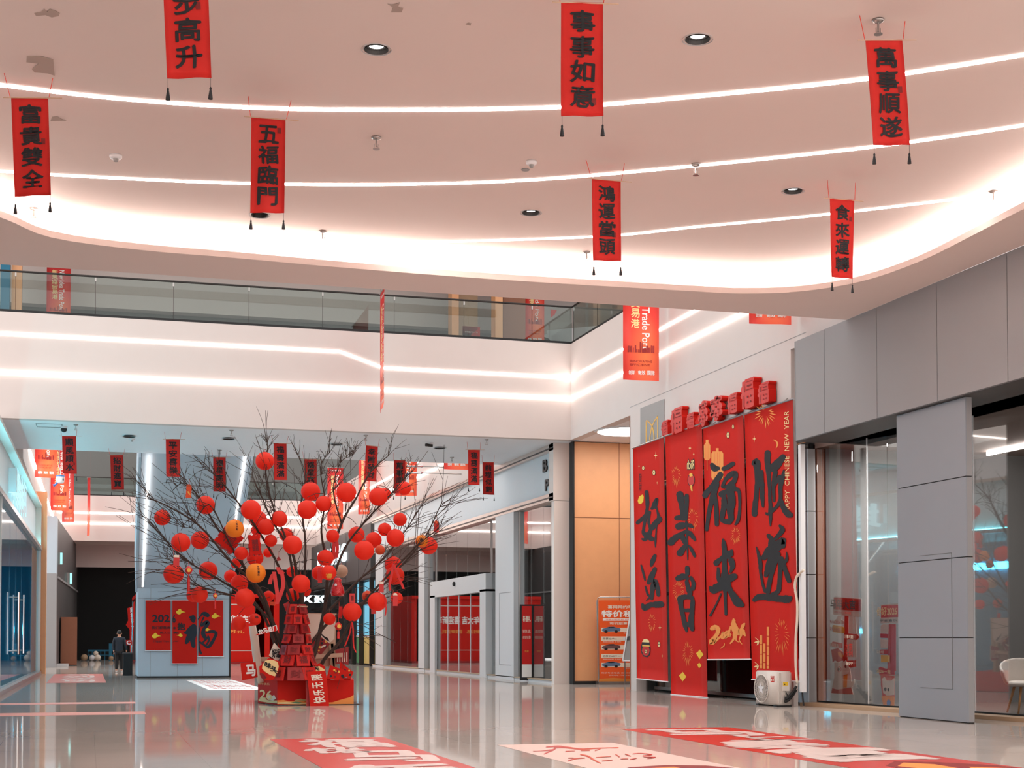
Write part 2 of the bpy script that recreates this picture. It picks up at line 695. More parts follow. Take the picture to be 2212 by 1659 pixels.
# ------------------------------------------------------------------ the setting
ZC, ZR, Z2 = 7.5, 7.95, 10.46       # lower ceiling, raised ceiling panel, upper floor
XW, XF = 14.2, 13.9                 # white wall of the void, face of the gray shopfront
YS, YF, YB, YE = 25.37, 43.1, 50.0, 96.0   # near slab edge, gallery front, gallery back, far gallery front


def floor():
    b = MB()
    b.box((-9, -14, -0.3), (26, 125, 0), 'polished_tile')
    b.build('floor', kind='structure')


floor()

LAMPS = [tuple(onZ(x, y, ZR).xy) for x, y in ((813, 106), (1507, 84), (1147, 459), (1713, 412), (561, 464))] + [(x, 11.6) for x in (1.5, 5.0, 8.5, 11.5)]

# --- lower ceiling with the long rounded opening
def cove_outline():
    px = [(304, 540), (506, 557), (740, 578), (1078, 604), (1480, 628), (1607, 634), (1733, 629), (1860, 608), (1986, 565), (2113, 502), (2212, 451)]
    pts = [onZ(x, y, ZC).xy for x, y in px]
    pts = [tuple(p) for p in pts]
    pts += [(12.62, 15.5), (12.4, 12.0), (11.9, 10.2), (10.6, 9.2), (8, 8.9), (4, 8.9), (0, 8.9), (-2.2, 9.3), (-3.2, 10.6), (-3.6, 13), (-3.6, 17), (-3.2, 19.6), (-2.4, 21.4)]
    pts += [tuple(onZ(x, y, ZC).xy) for x, y in [(0, 469), (111, 513)]]
    n = len(pts)
    sm = []
    for i in range(n):
        p0, p1, p2, p3 = pts[i - 1], pts[i], pts[(i + 1) % n], pts[(i + 2) % n]
        for j in range(4):
            t = j / 4
            sm.append(tuple(0.5 * (2 * b + (c - a) * t + (2 * a - 5 * b + 4 * c - d) * t * t + (3 * b - a - 3 * c + d) * t ** 3) for a, b, c, d in zip(p0, p1, p2, p3)))
    return sm


COVE = cove_outline()
LIP = 0.10


def offset_loop(pts, d):
    n = len(pts)
    out = []
    for i in range(n):
        ax, ay = pts[i - 1]
        bx, by = pts[(i + 1) % n]
        dx, dy = bx - ax, by - ay
        ln = math.hypot(dx, dy) or 1
        out.append((pts[i][0] - dy / ln * d, pts[i][1] + dx / ln * d))
    return out


def area2(p):
    return sum(p[i - 1][0] * p[i][1] - p[i][0] * p[i - 1][1] for i in range(len(p)))


OUTW = -1 if area2(COVE) > 0 else 1


def soffit():
    lo = (-9.0, 6.5)
    hi = (XF, YS)
    cxm, cym = 4.6, 16.5
    outer = []
    for x, y in COVE:
        dx, dy = x - cxm, y - cym
        ts = []
        if abs(dx) > 1e-6:
            ts.append(((hi[0] if dx > 0 else lo[0]) - cxm) / dx)
        if abs(dy) > 1e-6:
            ts.append(((hi[1] if dy > 0 else lo[1]) - cym) / dy)
        t = min(ts)
        outer.append((cxm + dx * t, cym + dy * t))
    # make sure the rectangle's corners are hit
    for c in ((lo[0], lo[1]), (hi[0], lo[1]), (hi[0], hi[1]), (lo[0], hi[1])):
        k = min(range(len(outer)), key=lambda i: (outer[i][0] - c[0]) ** 2 + (outer[i][1] - c[1]) ** 2)
        outer[k] = c
    n = len(COVE)
    b = MB()
    V = [(x, y, ZC) for x, y in COVE] + [(x, y, ZC) for x, y in outer]
    V += [(x, y, ZC + LIP) for x, y in COVE] + [(x, y, ZC + LIP) for x, y in outer]
    Fs = []
    for i in range(n):
        j = (i + 1) % n
        Fs += [(i, j, n + j, n + i), (2 * n + i, 3 * n + i, 3 * n + j, 2 * n + j), (i, 2 * n + i, 2 * n + j, j), (n + i, n + j, 3 * n + j, 3 * n + i)]
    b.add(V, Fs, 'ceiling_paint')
    # edge beam over the void, and the slab above
    b.box((lo[0], YS - 0.25, ZC + LIP), (hi[0], YS, ZC + 2.9), 'white_paint')
    b.build('ceiling_soffit', kind='structure')
    # raised panel
    rim = offset_loop(COVE, OUTW * 0.75)
    b = MB()
    pts = [Vector((x, y, ZR)) for x, y in rim]
    holes = [[Vector((x + .15 * math.cos(i * math.pi / 12), y + .15 * math.sin(i * math.pi / 12), ZR)) for i in range(24)] for x, y in LAMPS]
    loops = [pts] + holes
    allp = [p for l in loops for p in l]
    tr = [tuple(t) for t in tessellate_polygon(loops)]
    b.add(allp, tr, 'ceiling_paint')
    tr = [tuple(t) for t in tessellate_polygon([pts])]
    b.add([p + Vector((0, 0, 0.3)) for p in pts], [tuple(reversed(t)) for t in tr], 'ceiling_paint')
    b.build('ceiling', kind='structure')
    b = MB()
    n = len(rim)
    W = [(x, y, ZC + LIP) for x, y in rim] + [(x, y, ZR + 0.3) for x, y in rim]
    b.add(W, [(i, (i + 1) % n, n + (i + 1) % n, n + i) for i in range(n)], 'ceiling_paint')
    b.build('ceiling_recess', kind='structure')
    # light strip lying on the ledge behind the lip
    o = offset_loop(COVE, OUTW * 0.22)
    p = offset_loop(COVE, OUTW * 0.30)
    b = MB()
    V = []
    z0, z1 = ZC + LIP + 0.004, ZC + LIP + 0.03
    for z in (z0, z1):
        V += [(x, y, z) for x, y in o] + [(x, y, z) for x, y in p]
    Fs = []
    for i in range(n):
        j = (i + 1) % n
        Fs += [(i, j, n + j, n + i), (2 * n + i, 3 * n + i, 3 * n + j, 2 * n + j), (i, 2 * n + i, 2 * n + j, j), (n + i, n + j, 3 * n + j, 3 * n + i)]
    b.add(V, Fs, 'led_cove')
    tag(b.build('light_strip'), 'hidden white light strip glowing behind the curved lip of the ceiling recess', 'light strip')


soffit()


def ribbon(b, pts, w, th, m, z):
    """flat strip along pts (xy) of width w hanging th below z"""
    n = len(pts)
    L = []
    R = []
    for i in range(n):
        ax, ay = pts[max(i - 1, 0)]
        bx, by = pts[min(i + 1, n - 1)]
        dx, dy = bx - ax, by - ay
        ln = math.hypot(dx, dy)
        L.append((pts[i][0] - dy / ln * w / 2, pts[i][1] + dx / ln * w / 2))
        R.append((pts[i][0] + dy / ln * w / 2, pts[i][1] - dx / ln * w / 2))
    V = [(x, y, z) for x, y in L] + [(x, y, z) for x, y in R] + [(x, y, z - th) for x, y in L] + [(x, y, z - th) for x, y in R]
    Fs = []
    for i in range(n - 1):
        Fs += [(i, n + i, n + i + 1, i + 1), (2 * n + i, 2 * n + i + 1, 3 * n + i + 1, 3 * n + i), (i, i + 1, 2 * n + i + 1, 2 * n + i), (n + i, 3 * n + i, 3 * n + i + 1, n + i + 1)]
    Fs += [(0, 2 * n, 3 * n, n), (n - 1, 2 * n - 1, 4 * n - 1, 3 * n - 1)]
    b.add(V, Fs, m)


ARCS = [
    ([(-260, 150), (0, 183), (250, 212), (540, 232), (850, 237), (1210, 231), (1500, 208), (1870, 170), (2212, 118), (2420, 82), (2700, 28), (2950, -30)], 0.085, 'curved light strip across the raised ceiling, nearest of three arcs, behind the middle scroll'),
    ([(-260, 340), (0, 369), (250, 384), (540, 396), (850, 398), (1150, 388), (1500, 358), (1900, 315), (2212, 270), (2400, 240)], 0.08, 'curved light strip across the raised ceiling, second of three arcs'),
    ([(420, 518), (620, 523), (850, 524), (1280, 511), (1500, 490), (1790, 462), (2212, 412), (2300, 400)], 0.075, 'curved light strip closest to the glowing rim, third and shortest of the arcs'),
]
for px, w, lab in ARCS:
    pts = [tuple(onZ(x, y, ZR).xy) for x, y in px]
    pts = [(a, c) for a, c in smooth_path(pts, 6)]
    b = MB()
    ribbon(b, pts, w, 0.006, 'led', ZR - 0.004)
    tag(b.build('light_strip'), lab, 'light strip', 'curved ceiling light strips')


# --- gallery across the void: fascia, slab, balustrade
b = MB()
b.box((-12, YF, ZC), (XW, YF + 0.3, Z2), 'white_paint')
b.build('wall_gallery', kind='structure')
b = MB()
b.box((-12, YF + 0.3, ZC), (XW + 5.2, YB, Z2 - 0.02), 'slab_paint')
b.build('ceiling_gallery', kind='structure')
b = MB()                                    # right hand front of the void
b.box((XW, YS - 3.0, ZC), (XW + 0.3, YF, Z2), 'white_paint')
b.build('wall_right_upper', kind='structure')
b = MB()                                    # slab over the side passage and the big shop
b.box((XW + 0.3, YS - 3.0, ZC), (XW + 12, YF + 0.3, Z2 - 0.02), 'slab_paint')
b.build('ceiling_side_passage', kind='structure')
b = MB()                                    # second void, right and left sides and the far gallery
b.box((XW, YB, ZC), (XW + 0.3, YE, Z2 - 0.1), 'white_paint')
b.build('wall_right_far', kind='structure')
b = MB()
b.box((-2.35, YB, ZC - 0.3), (-2.05, YE, Z2 - 0.1), 'white_paint')
b.build('wall_left_far', kind='structure')
b = MB()
b.box((-2.35, YE, ZC), (XW + 0.3, YE + 0.3, Z2 - 0.12), 'white_paint')
b.build('wall_far_gallery', kind='structure')
b = MB()
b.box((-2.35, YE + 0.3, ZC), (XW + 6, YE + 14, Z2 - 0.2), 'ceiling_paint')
b.box((-2.35, YE + 4, 6.05), (XW + 6, YE + 4.2, ZC), 'white_paint')
b.build('ceiling_far', kind='structure')


def wstrip(b, axis, v, pts, w=0.055, th=0.02, m='led'):
    """light strip on a wall plane; pts = (along, height)"""
    for (a0, z0), (a1, z1) in zip(pts, pts[1:]):
        if axis == 'Y':
            A, B = Vector((a0, v - th / 2 - 0.004, z0)), Vector((a1, v - th / 2 - 0.004, z1))
            nrm = Vector((0, -1, 0))
        else:
            A, B = Vector((v - th / 2 - 0.004, a0, z0)), Vector((v - th / 2 - 0.004, a1, z1))
            nrm = Vector((-1, 0, 0))
        d = (B - A)
        side = d.normalized().cross(nrm)
        b.obox((A + B) / 2, d / 2, side * (w / 2), nrm * (th / 2), m)


STR = 'straight light strips on the white gallery fronts'
def strip_thing(axis, v, pts, label, w=0.06, th=0.03):
    b = MB()
    wstrip(b, axis, v, pts, w, th, 'led' if th < 0.04 else 'led_low')
    return tag(b.build('light_strip'), label, 'light strip', STR)


strip_thing('Y', YF, [(-12, 9.84), (7.07, 9.84), (8.36, 9.42), (XW - 0.03, 9.42)], 'upper light strip with a kink on the white gallery front across the void', 0.055, 0.008)
strip_thing('Y', YF, [(-12, 8.76), (XW - 0.03, 8.76)], 'lower straight light strip on the white gallery front across the void', 0.05, 0.05)
strip_thing('X', XW, [(23, 9.42), (YF - 0.05, 9.42)], 'upper light strip on the white wall above the big red banners', 0.055, 0.008)
strip_thing('X', XW, [(23, 8.76), (YF - 0.05, 8.76)], 'lower light strip on the white wall above the big red banners', 0.05, 0.05)
strip_thing('X', XW, [(YB + 0.5, 9.36), (YE - 0.1, 9.3)], 'upper light strip receding above the glass storefronts', 0.08, 0.008)
strip_thing('X', XW, [(YB + 0.5, 8.68), (YE - 0.1, 8.62)], 'lower light strip receding above the glass storefronts', 0.07, 0.05)
strip_thing('Y', YE, [(-1.9, 9.25), (XW - 0.05, 9.25)], 'upper light strip on the farthest gallery front', 0.1, 0.008)
strip_thing('Y', YE, [(-1.9, 8.6), (XW - 0.05, 8.6)], 'lower light strip on the farthest gallery front', 0.09, 0.05)
b = MB()
b.bar((-2.03, 54.4, 8.0), (-2.03, 95.5, 8.62), 0.09, 'led')
tag(b.build('light_strip'), 'light strip receding along the white front above the cyan shop', 'light strip', STR)


# upper floor behind the balustrade
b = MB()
b.box((-12, YB - 0.6, Z2), (19.5, YB - 0.4, 12.3), 'gray_wall')  # gray field and kinked bars below stand in for a reflection in the glass
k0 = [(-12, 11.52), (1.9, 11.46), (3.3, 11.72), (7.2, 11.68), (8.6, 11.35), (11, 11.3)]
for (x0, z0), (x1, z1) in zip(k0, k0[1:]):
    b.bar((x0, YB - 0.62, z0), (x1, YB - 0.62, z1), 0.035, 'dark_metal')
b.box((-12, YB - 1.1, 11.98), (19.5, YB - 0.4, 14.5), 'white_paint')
b.build('wall_upper_reflection', kind='structure')
b = MB()
b.box((19.2, YS, Z2), (19.5, YB, 14.5), 'gray_wall')
b.build('wall_upper_right', kind='structure')
b = MB()
b.box((-12, YE + 4, Z2 - 0.2), (XW + 6, YE + 4.2, 14.5), 'gray_wall')
b.build('wall_upper_far', kind='structure')


def balustrade(name, label, P, Q, z, step, start, hrail=1.15, glass='rail_glass'):
    """glass railing from P to Q (xy) standing on z"""
    P, Q = Vector((*P, z)), Vector((*Q, z))
    d = (Q - P)
    L = d.length
    d.normalize()
    root = thing(name, label, 'railing', P)
    up = Vector((0, 0, 1))
    b = MB(); b.bar(P + up * 0.035, Q + up * 0.035, 0.09, 'black', 0.07); b.build('base_channel', root)
    b = MB(); b.tube([P + up * hrail, Q + up * hrail], 0.03, 'dark_metal', 8); b.build('handrail', root)
    x = start
    while x < L - 0.1:
        e = min(x + step, L)
        b = MB()
        b.obox(P + d * ((x + e) / 2) + up * (0.07 + (hrail - 0.10) / 2), d * ((e - x) / 2 - 0.008), up * ((hrail - 0.10) / 2), d.cross(up) * 0.006, glass)
        b.build('glass_panel', root)
        b = MB()
        b.obox(P + d * x + up * (hrail - 0.09), d * 0.02, up * 0.055, d.cross(up) * 0.02, 'steel')
        b.obox(P + d * x + up * (0.55), d * 0.005, up * 0.48, d.cross(up) * 0.008, 'dark_metal')
        b.build('rail_post', root)
        x = e
    return root


balustrade('glass_balustrade', 'glass balustrade with dark rail along the gallery across the void', (-4.5, YF + 0.06), (XW + 0.06, YF + 0.06), Z2, 2.14, 0.35)
balustrade('glass_balustrade', 'glass balustrade running back from the gallery corner above the banners', (XW + 0.06, YF), (XW + 0.06, YS), Z2, 2.2, 0.1)
balustrade('glass_balustrade', 'distant glass balustrade on the farthest gallery', (-2.2, YE + 0.06), (XW, YE + 0.06), Z2 - 0.12, 3.3, 0.4)

for y in (27.9, 35.2, 40.9, 41.9, 54.5, 61.0, 63.0, 74.0, 74.9, 82.0, 84.0, 85.5, 95.0, 95.6):      # roof beams over the voids
    b = MB(); b.box((-4, y - .1, 14.6), (16, y + .1, 14.9), 'white_paint'); b.build('ceiling_beam', kind='structure')
b = MB(); b.box((-12, YF + .4, 14.5), (19.5, YB - .4, 14.6), 'white_paint'); b.build('ceiling_upper', kind='structure')

# --- gray shopfront on the right: fascia of tall panels, pillars, glazing
def fascia_panels():
    b = MB()
    z0, z1 = 5.45, ZC - 0.005
    ys = [27.52, 26.26, 24.24, 22.23, 20.21, 18.2, 16.2, 14.2, 12.2]
    b.box((XF + 0.03, 12.2, z0 + 0.02), (XF + 0.35, 27.50, z1), 'dark_gap')
    for a, c in zip(ys, ys[1:]):
        b.box((XF, c + 0.008, z0), (XF + 0.03, a - 0.008, z1), 'gray_panel')
    b.box((XF, 12.2, z0 - 0.02), (15.5, 27.50, z0), 'charcoal')
    b.box((XF, 27.50, z0), (XF + 0.35, 27.53, z1), 'gray_panel')
    b.build('wall_right_fascia', kind='structure')


fascia_panels()


def pillar(y0, y1, x0, x1, hs, m='pillar_panel', top=5.43):
    b = MB()
    b.box((x0 + 0.02, y0 + 0.02, 0), (x1, y1 - 0.01, top), 'dark_gap')
    zs = [0.01] + hs + [top]
    for a, c in zip(zs, zs[1:]):
        b.box((x0, y0, a + 0.008), (x0 + 0.02, y1, c - 0.008), m)
        b.box((x0 + 0.02, y0, a + 0.008), (x1, y0 + 0.02, c - 0.008), 'gray_panel')
        b.box((x0 + 0.02, y1 - 0.02, a + 0.008), (x1, y1, c - 0.008), 'gray_panel')
    return b


b = pillar(21.55, 23.73, 14.0, 14.12, [1.42, 2.76, 4.1])
# flush access hatch on the face
for A, B in (((13.998, 22.0, 2.85), (13.998, 23.0, 2.85)), ((13.998, 22.0, 0.55), (13.998, 22.0, 2.85)), ((13.998, 22.0, 0.55), (13.998, 23.0, 0.55))):
    b.bar(A, B, 0.006, 'gray_wall')
b.build('wall_right_pillar', kind='structure')
b = pillar(28.37, 28.78, 14.6, 14.79, [1.42, 2.76, 4.1], m='blue_gray')
b.build('wall_right_pillar', kind='structure')
GA = math.radians(6.2)
G0, GU = Vector((14.80, 28.33, 0)), Vector((math.sin(GA), -math.cos(GA), 0))      # line of the showroom glass, running towards the hall
GN = Vector((-math.cos(GA), -math.sin(GA), 0))


def gbox(b, a0, a1, z0, z1, d0, d1, m):
    """box along the showroom glass: a along it, d towards the hall"""
    c = G0 + GU * ((a0 + a1) / 2) + GN * ((d0 + d1) / 2) + Vector((0, 0, (z0 + z1) / 2))
    b.obox(c, GU * ((a1 - a0) / 2), GN * ((d1 - d0) / 2), (0, 0, (z1 - z0) / 2), m)


b = MB()                                   # stone kerb under the glazing
gbox(b, 0, 12, 0, 0.07, -0.15, 0.45, 'tan_wood')
b.build('baseboard_right', kind='structure')


def window(n, parts, frame=None):
    """parts: list of (lo, hi, material) panes; frame: list of boxes"""
    r = struct('window_%d' % n)
    for lo, hi, m in parts:
        b = MB(); b.box(lo, hi, m); b.build('window_pane', r)
    if frame:
        b = MB()
        for lo, hi, m in frame:
            b.box(lo, hi, m)
        b.build('window_frame', r)
    return r


def glass_run(n, cuts, mull):
    w = struct('window_%d' % n)
    for a0, a1 in zip(cuts, cuts[1:]):
        b = MB(); gbox(b, a0 + .006, a1 - .006, .09, 5.43, -.008, .008, 'show_glass'); b.build('window_pane', w)
    b = MB()
    gbox(b, cuts[0], cuts[-1], .07, .10, -.03, .03, 'black')
    for a in mull:
        gbox(b, a - .005, a + .005, .09, 5.43, -.01, .011, 'white_plastic')
    b.build('window_frame', w)


glass_run(1, [0.02, 1.28, 2.45, 4.6], [1.78])
glass_run(2, [4.6, 7.6, 10.6], [4.98])
# showroom behind that glass
b = MB()
b.box((15.5, 12, -0.01), (24, 28.25, 0.015), 'shop_floor')
b.build('floor_showroom', kind='structure')
b = MB()
b.box((23.8, 12, 0), (24, 28.25, 5.6), 'showroom_wall')
b.box((14.82, 28.34, 0), (24, 28.5, 5.42), 'brown_wood')
b.build('wall_showroom', kind='structure')
b = MB()
b.box((14.8, 12, 5.43), (24, 28.4, 5.6), 'showroom_wall')
b.build('ceiling_showroom', kind='structure')
for k, (y0, y1) in enumerate(((13.5, 20.5), (23.9, 27.8))):
    b = MB()
    b.bar((18.6, y0, 5.38), (18.6, y1, 5.38), 0.07, 'led')
    tag(b.build('light_strip'), ['thin light strip in the showroom behind the last pane', 'thin light strip in the showroom behind the two paper standees'][k], 'light strip')

# --- big shop behind the red banners
b = MB()
b.box((XW, 28.3, 5.55), (XW + 0.3, 37.93, ZC), 'white_paint')
b.box((XW - 0.006, 27.6, 7.72), (XW, 37.95, 7.73), 'gray_panel')
b.build('wall_right_header', kind='structure')
b = MB()
b.box((XW, 37.5, 0), (XW + 0.28, 37.93, 5.55), 'white_paint')
b.box((XW - 0.01, 37.93, 0), (XW + 0.3, 37.97, ZC - .01), 'brown_wood')
b.box((XW, 28.25, 0), (XW + 0.1, 28.5, 5.55), 'white_paint')
b.build('trim_1', kind='structure')
XB = 14.75
window(3, [((XB, 28.5 + i * 2.25, 0.1), (XB + 0.016, 28.5 + (i + 1) * 2.25 - 0.02, 5.55), 'shop_glass') for i in range(4)],
       [((XB - 0.03, 28.5 + i * 2.25 - 0.04, 0.0), (XB + 0.05, 28.5 + i * 2.25 + 0.04, 5.55), 'black') for i in range(5)]
       + [((XB - 0.04, 28.5, 0.04), (XB + 0.05, 37.5, 0.12), 'steel'), ((XB - 0.03, 28.5, 2.55), (XB + 0.05, 37.5, 2.63), 'black'), ((XB - 0.03, 28.5, 1.25), (XB + 0.05, 33.3, 1.29), 'black')])
b = MB()
b.box((22, 28.3, 0), (22.2, 37.9, 5.6), 'shop_dark')
b.box((14.6, 37.7, 0), (22, 37.9, 5.6), 'shop_dark')
b.box((15, 28.3, 0), (22, 28.4, 5.6), 'shop_dark')
b.build('wall_shop', kind='structure')
b = MB()
b.box((14.9, 28.3, 5.55), (22, 37.9, 5.65), 'shop_dark')
b.build('ceiling_shop', kind='structure')

# --- side passage: orange wood wall beside the storefront
b = MB()
b.box((XW + 0.18, 43.35, 0.1), (20, 43.6, ZC - 0.02), 'wood_panel')
for z in (5.15,):
    b.box((XW + 0.18, 43.335, z - 0.006), (20, 43.35, z + 0.006), 'brown_wood')
b.box((15.85, 43.335, 0.1), (15.862, 43.35, ZC), 'brown_wood')
b.box((XW + 0.12, 43.30, 0.0), (XW + 0.18, 43.62, ZC - 0.02), 'black')
b.box((XW + 0.18, 43.33, 0.0), (20, 43.6, 0.1), 'black')
b.build('wall_passage', kind='structure')
b = MB()
b.box((20, 37.9, 0), (20.2, 43.6, ZC), 'wood_panel')
b.build('wall_passage_end', kind='structure')
b = MB()
c = onZ(1358, 931, ZC)
b.lathe((c.x, c.y, ZC - 0.03), [(0.98, 0.0), (1.02, 0.03)], 'pale_frame', 40)
b.lathe((c.x, c.y, ZC - 0.035), [(0.92, 0.0), (0.92, 0.006)], 'disc_glow', 40)
tag(b.build('ceiling_light'), 'large round glowing ceiling light over the passage by the orange wood wall', 'ceiling light')

# --- glass storefront along the right, beyond the passage
XS = 13.9
SY0, SY1 = 43.9, 74.5
b = MB()
b.box((XS + 0.10, SY0 + 0.45, 5.95), (XS + 0.5, SY1, 7.30), 'sign_band')      # sign band, set back in its frame
b.box((XS - 0.02, SY0, 7.28), (XS + 0.5, SY1, ZC), 'champagne_metal')
b.box((XS - 0.02, SY0, 5.72), (XS + 0.5, SY1, 5.95), 'champagne_metal')
b.box((XS - 0.04, SY0, 7.34), (XS - 0.02, SY1, 7.38), 'dark_metal')
b.box((XS - 0.04, SY0, 5.80), (XS - 0.02, SY1, 5.84), 'dark_metal')
b.box((XS - 0.02, SY0 - 0.02, 5.70), (XS + 0.5, SY0 + 0.45, ZC), 'pale_pink')
b.box((XS, SY0 - 0.02, 0), (XW + 0.34, SY0 + 0.25, 5.69), 'pale_pink')
b.box((XS + 0.5, SY0 - 0.02, 5.70), (XW + 0.34, SY0 + 0.25, ZC), 'pale_pink')
b.build('wall_storefront_header', kind='structure')
b = MB()
b.box((XS + 0.02, SY0 + 0.2, 0), (XS + 0.45, SY1, 0.09), 'pale_frame')
b.box((XS - 0.01, SY0 + 0.2, 0.09), (XS + 0.2, SY1, 0.12), 'tan_wood')
b.build('baseboard_storefront', kind='structure')
XSG = XS + 0.18
for k, (y0, y1) in enumerate(((48.4, 50.75), (62.3, 63.5), (71.6, 73.6))):
    b = MB()
    b.box((XS - 0.01, y0, 0.0), (XS + 0.5, y1, 5.72), 'pale_frame')
    if k == 0:
        for A, B in (((XS - 0.012, 48.75, 3.0), (XS - 0.012, 50.2, 3.0)), ((XS - 0.012, 50.2, 0.5), (XS - 0.012, 50.2, 3.0)), ((XS - 0.012, 48.75, 0.5), (XS - 0.012, 50.2, 0.5))):
            b.bar(A, B, 0.014, 'gray_panel')
    b.build('wall_storefront_pillar', kind='structure')


def glaze(n, y0, y1, count, z0=0.12, z1=5.72, mull='steel'):
    w = (y1 - y0) / count
    panes = [((XSG, y0 + i * w + 0.006, z0), (XSG + 0.016, y0 + (i + 1) * w - 0.006, z1), 'shop_glass') for i in range(count)]
    fr = [((XSG - 0.03, y0 - 0.03, z0), (XSG + 0.06, y0 + 0.05, z1), mull), ((XSG - 0.03, y1 - 0.05, z0), (XSG + 0.06, y1 + 0.02, z1), mull)]
    return window(n, panes, fr)


glaze(4, SY0 + 0.3, 48.4, 3)
glaze(5, 50.75, 52.0, 1)
glaze(6, 60.9, 62.3, 1)
glaze(7, 63.5, 71.6, 5)
glaze(8, 52.0, 60.9, 5, z0=3.75)
# sliding door set in a broad pale surround
d = struct('door_1')
b = MB()
b.box((XS - 0.06, 51.9, 3.12), (XS + 0.22, 61.0, 3.78), 'pale_frame')
b.box((XS - 0.06, 51.9, 0), (XS + 0.22, 52.75, 3.2), 'pale_frame')
b.box((XS - 0.06, 60.1, 0), (XS + 0.22, 61.0, 3.2), 'pale_frame')
b.build('door_frame', d)
for i in range(4):
    b = MB()
    y0 = 52.75 + i * 1.84
    b.box((XS + 0.06, y0 + 0.01, 0.1), (XS + 0.076, y0 + 1.83, 3.12), 'shop_glass')
    b.box((XS + 0.05, y0 + 1.80, 0.1), (XS + 0.09, y0 + 1.84, 3.12), 'black' if i == 3 else 'white_plastic')
    b.build('door_leaf', d)
b = MB(); b.lathe((XS - 0.06, 56.6, 3.55), [(0.09, 0), (0.09, 0.07), (0.05, 0.09)], 'black', 14, (-1, 0, 0)); b.build('door_sensor', d)
# dark shop interior
b = MB()
b.box((22, SY0, 0), (22.2, SY1, 5.8), 'shop_dark')
b.box((XS + 0.5, SY1 - 0.2, 0), (22, SY1, 5.8), 'shop_dark')
b.box((XS + 0.5, SY0 - 0.1, 0), (22, SY0 + 0.05, 5.8), 'shop_dark')
b.build('wall_store', kind='structure')
b = MB(); b.box((XS + 0.5, SY0, 5.72), (22, SY1, 5.82), 'shop_dark'); b.build('ceiling_store', kind='structure')
b = MB(); b.box((XS + 0.5, SY0, -0.01), (22, SY1, 0.012), 'shop_floor'); b.build('floor_store', kind='structure')

# --- farther shop with dark fascia, cyan lit doors
b = MB()
b.box((XS, 75.0, 4.55), (XS + 0.4, YE, 7.3), 'charcoal')
b.box((XS - 0.02, 75.0, 4.45), (XS + 0.4, YE, 4.55), 'dark_metal')
for y in (78.5, 82.5, 87, 91):
    b.box((XS - 0.01, y, 4.55), (XS, y + 0.03, 7.3), 'black')
b.build('wall_far_storefront', kind='structure')
b = MB()
for y in (75.0, 78.05, 80.3, 84.5, 89):
    b.box((XS - 0.02, y, 0), (XS + 0.2, y + 0.22, 4.45), 'dark_metal')
b.box((XS - 0.01, 75.0, 3.2), (XS + 0.15, YE, 3.34), 'dark_metal')
b.box((XS + 0.6, 75.0, 0), (XS + 0.8, YE, 4.5), 'shop_dark')
b.build('wall_far_shop_frame', kind='structure')
r = struct('window_9')
for y0, y1 in ((75.22, 78.05), (78.27, 80.3)):
    b = MB(); b.box((XS + 0.25, y0, 1.6), (XS + 0.27, y1, 4.4), 'cyan_door'); b.build('window_pane', r)
b = MB()
b.box((XS + 0.22, 75.2, 0.1), (XS + 0.26, 78.05, 1.5), 'poster_yellow')
b.box((XS + 0.22, 78.27, 0.1), (XS + 0.26, 80.3, 1.5), 'poster_green')
b.box((XS + 0.2, 75.2, 1.5), (XS + 0.27, 80.3, 1.6), 'pale_frame')
b.build('window_film', r)
r = struct('window_10')
for y0, y1 in ((80.55, 84.5), (84.75, 89.0), (89.25, YE)):
    b = MB(); b.box((XS + 0.2, y0, 0.1), (XS + 0.216, y1, 4.4), 'shop_glass'); b.build('window_pane', r)

# --- left: cyan washed shop, wooden strip, gray column, dark wall, black end
LA, LB = Vector((-2.06, 38.89, 0)), Vector((-1.81, 62.78, 0))
LD = (LB - LA).normalized()
LN = Vector((LD.y, -LD.x, 0))            # towards the hall
PL = Plane(LA, LN)


def lp(y, z, d=0.0):
    """point of the left shopfront at depth y"""
    return LA + LD * ((y - LA.y) / LD.y) + Vector((0, 0, z)) + LN * d


def lbox(b, y0, y1, z0, z1, d0, d1, m):
    P = [lp(y, z, d) for d in (d0, d1) for z in (z0, z1) for y in (y0, y1)]
    b.add(P, [(0, 2, 3, 1), (4, 5, 7, 6), (0, 1, 5, 4), (1, 3, 7, 5), (3, 2, 6, 7), (2, 0, 4, 6)], m)


mat('fascia_white', (200, 214, 218), 0.45)
b = MB()
lbox(b, 6, 61.9, 5.05, 6.66, -0.35, -0.22, 'fascia_white')
lbox(b, 6, 62.1, 6.64, 6.74, -0.35, 0.02, 'champagne_metal')
lbox(b, 61.9, 62.1, 5.0, 6.7, -0.35, 0.0, 'champagne_metal')
lbox(b, 6, 62.1, 4.92, 5.05, -0.3, 0.04, 'steel')
b.build('wall_left_fascia', kind='structure')
b = MB()
lbox(b, 33, 61.8, 5.055, 5.08, -0.20, -0.15, 'cyan_led')
tag(b.build('light_strip'), 'cyan light strip washing the shop fascia beside the glass door', 'light strip')
b = MB()
lbox(b, 6, 62.2, 6.74, ZC, -0.5, -0.35, 'slab_paint')
b.build('wall_left_upper', kind='structure')
b = MB()
lbox(b, 6, 62.2, 0.0, 0.12, -0.2, 0.05, 'steel')
b.build('baseboard_left', kind='structure')
r = struct('window_11')
for y0, y1 in ((8, 14), (14, 20), (20, 26), (26, 32), (32, 38.6), (38.7, 43.4), (49.6, 56.0), (56.1, 62.0)):
    b = MB(); lbox(b, y0 + 0.02, y1 - 0.02, 0.12, 4.92, -0.10, -0.085, 'teal_glass'); b.build('window_pane', r)
b = MB()
for y in (8, 14, 20, 26, 32, 38.6, 62.0):
    lbox(b, y - 0.06, y + 0.06, 0.12, 4.92, -0.14, 0.0, 'steel')
b.build('window_frame', r)
d = struct('door_2')
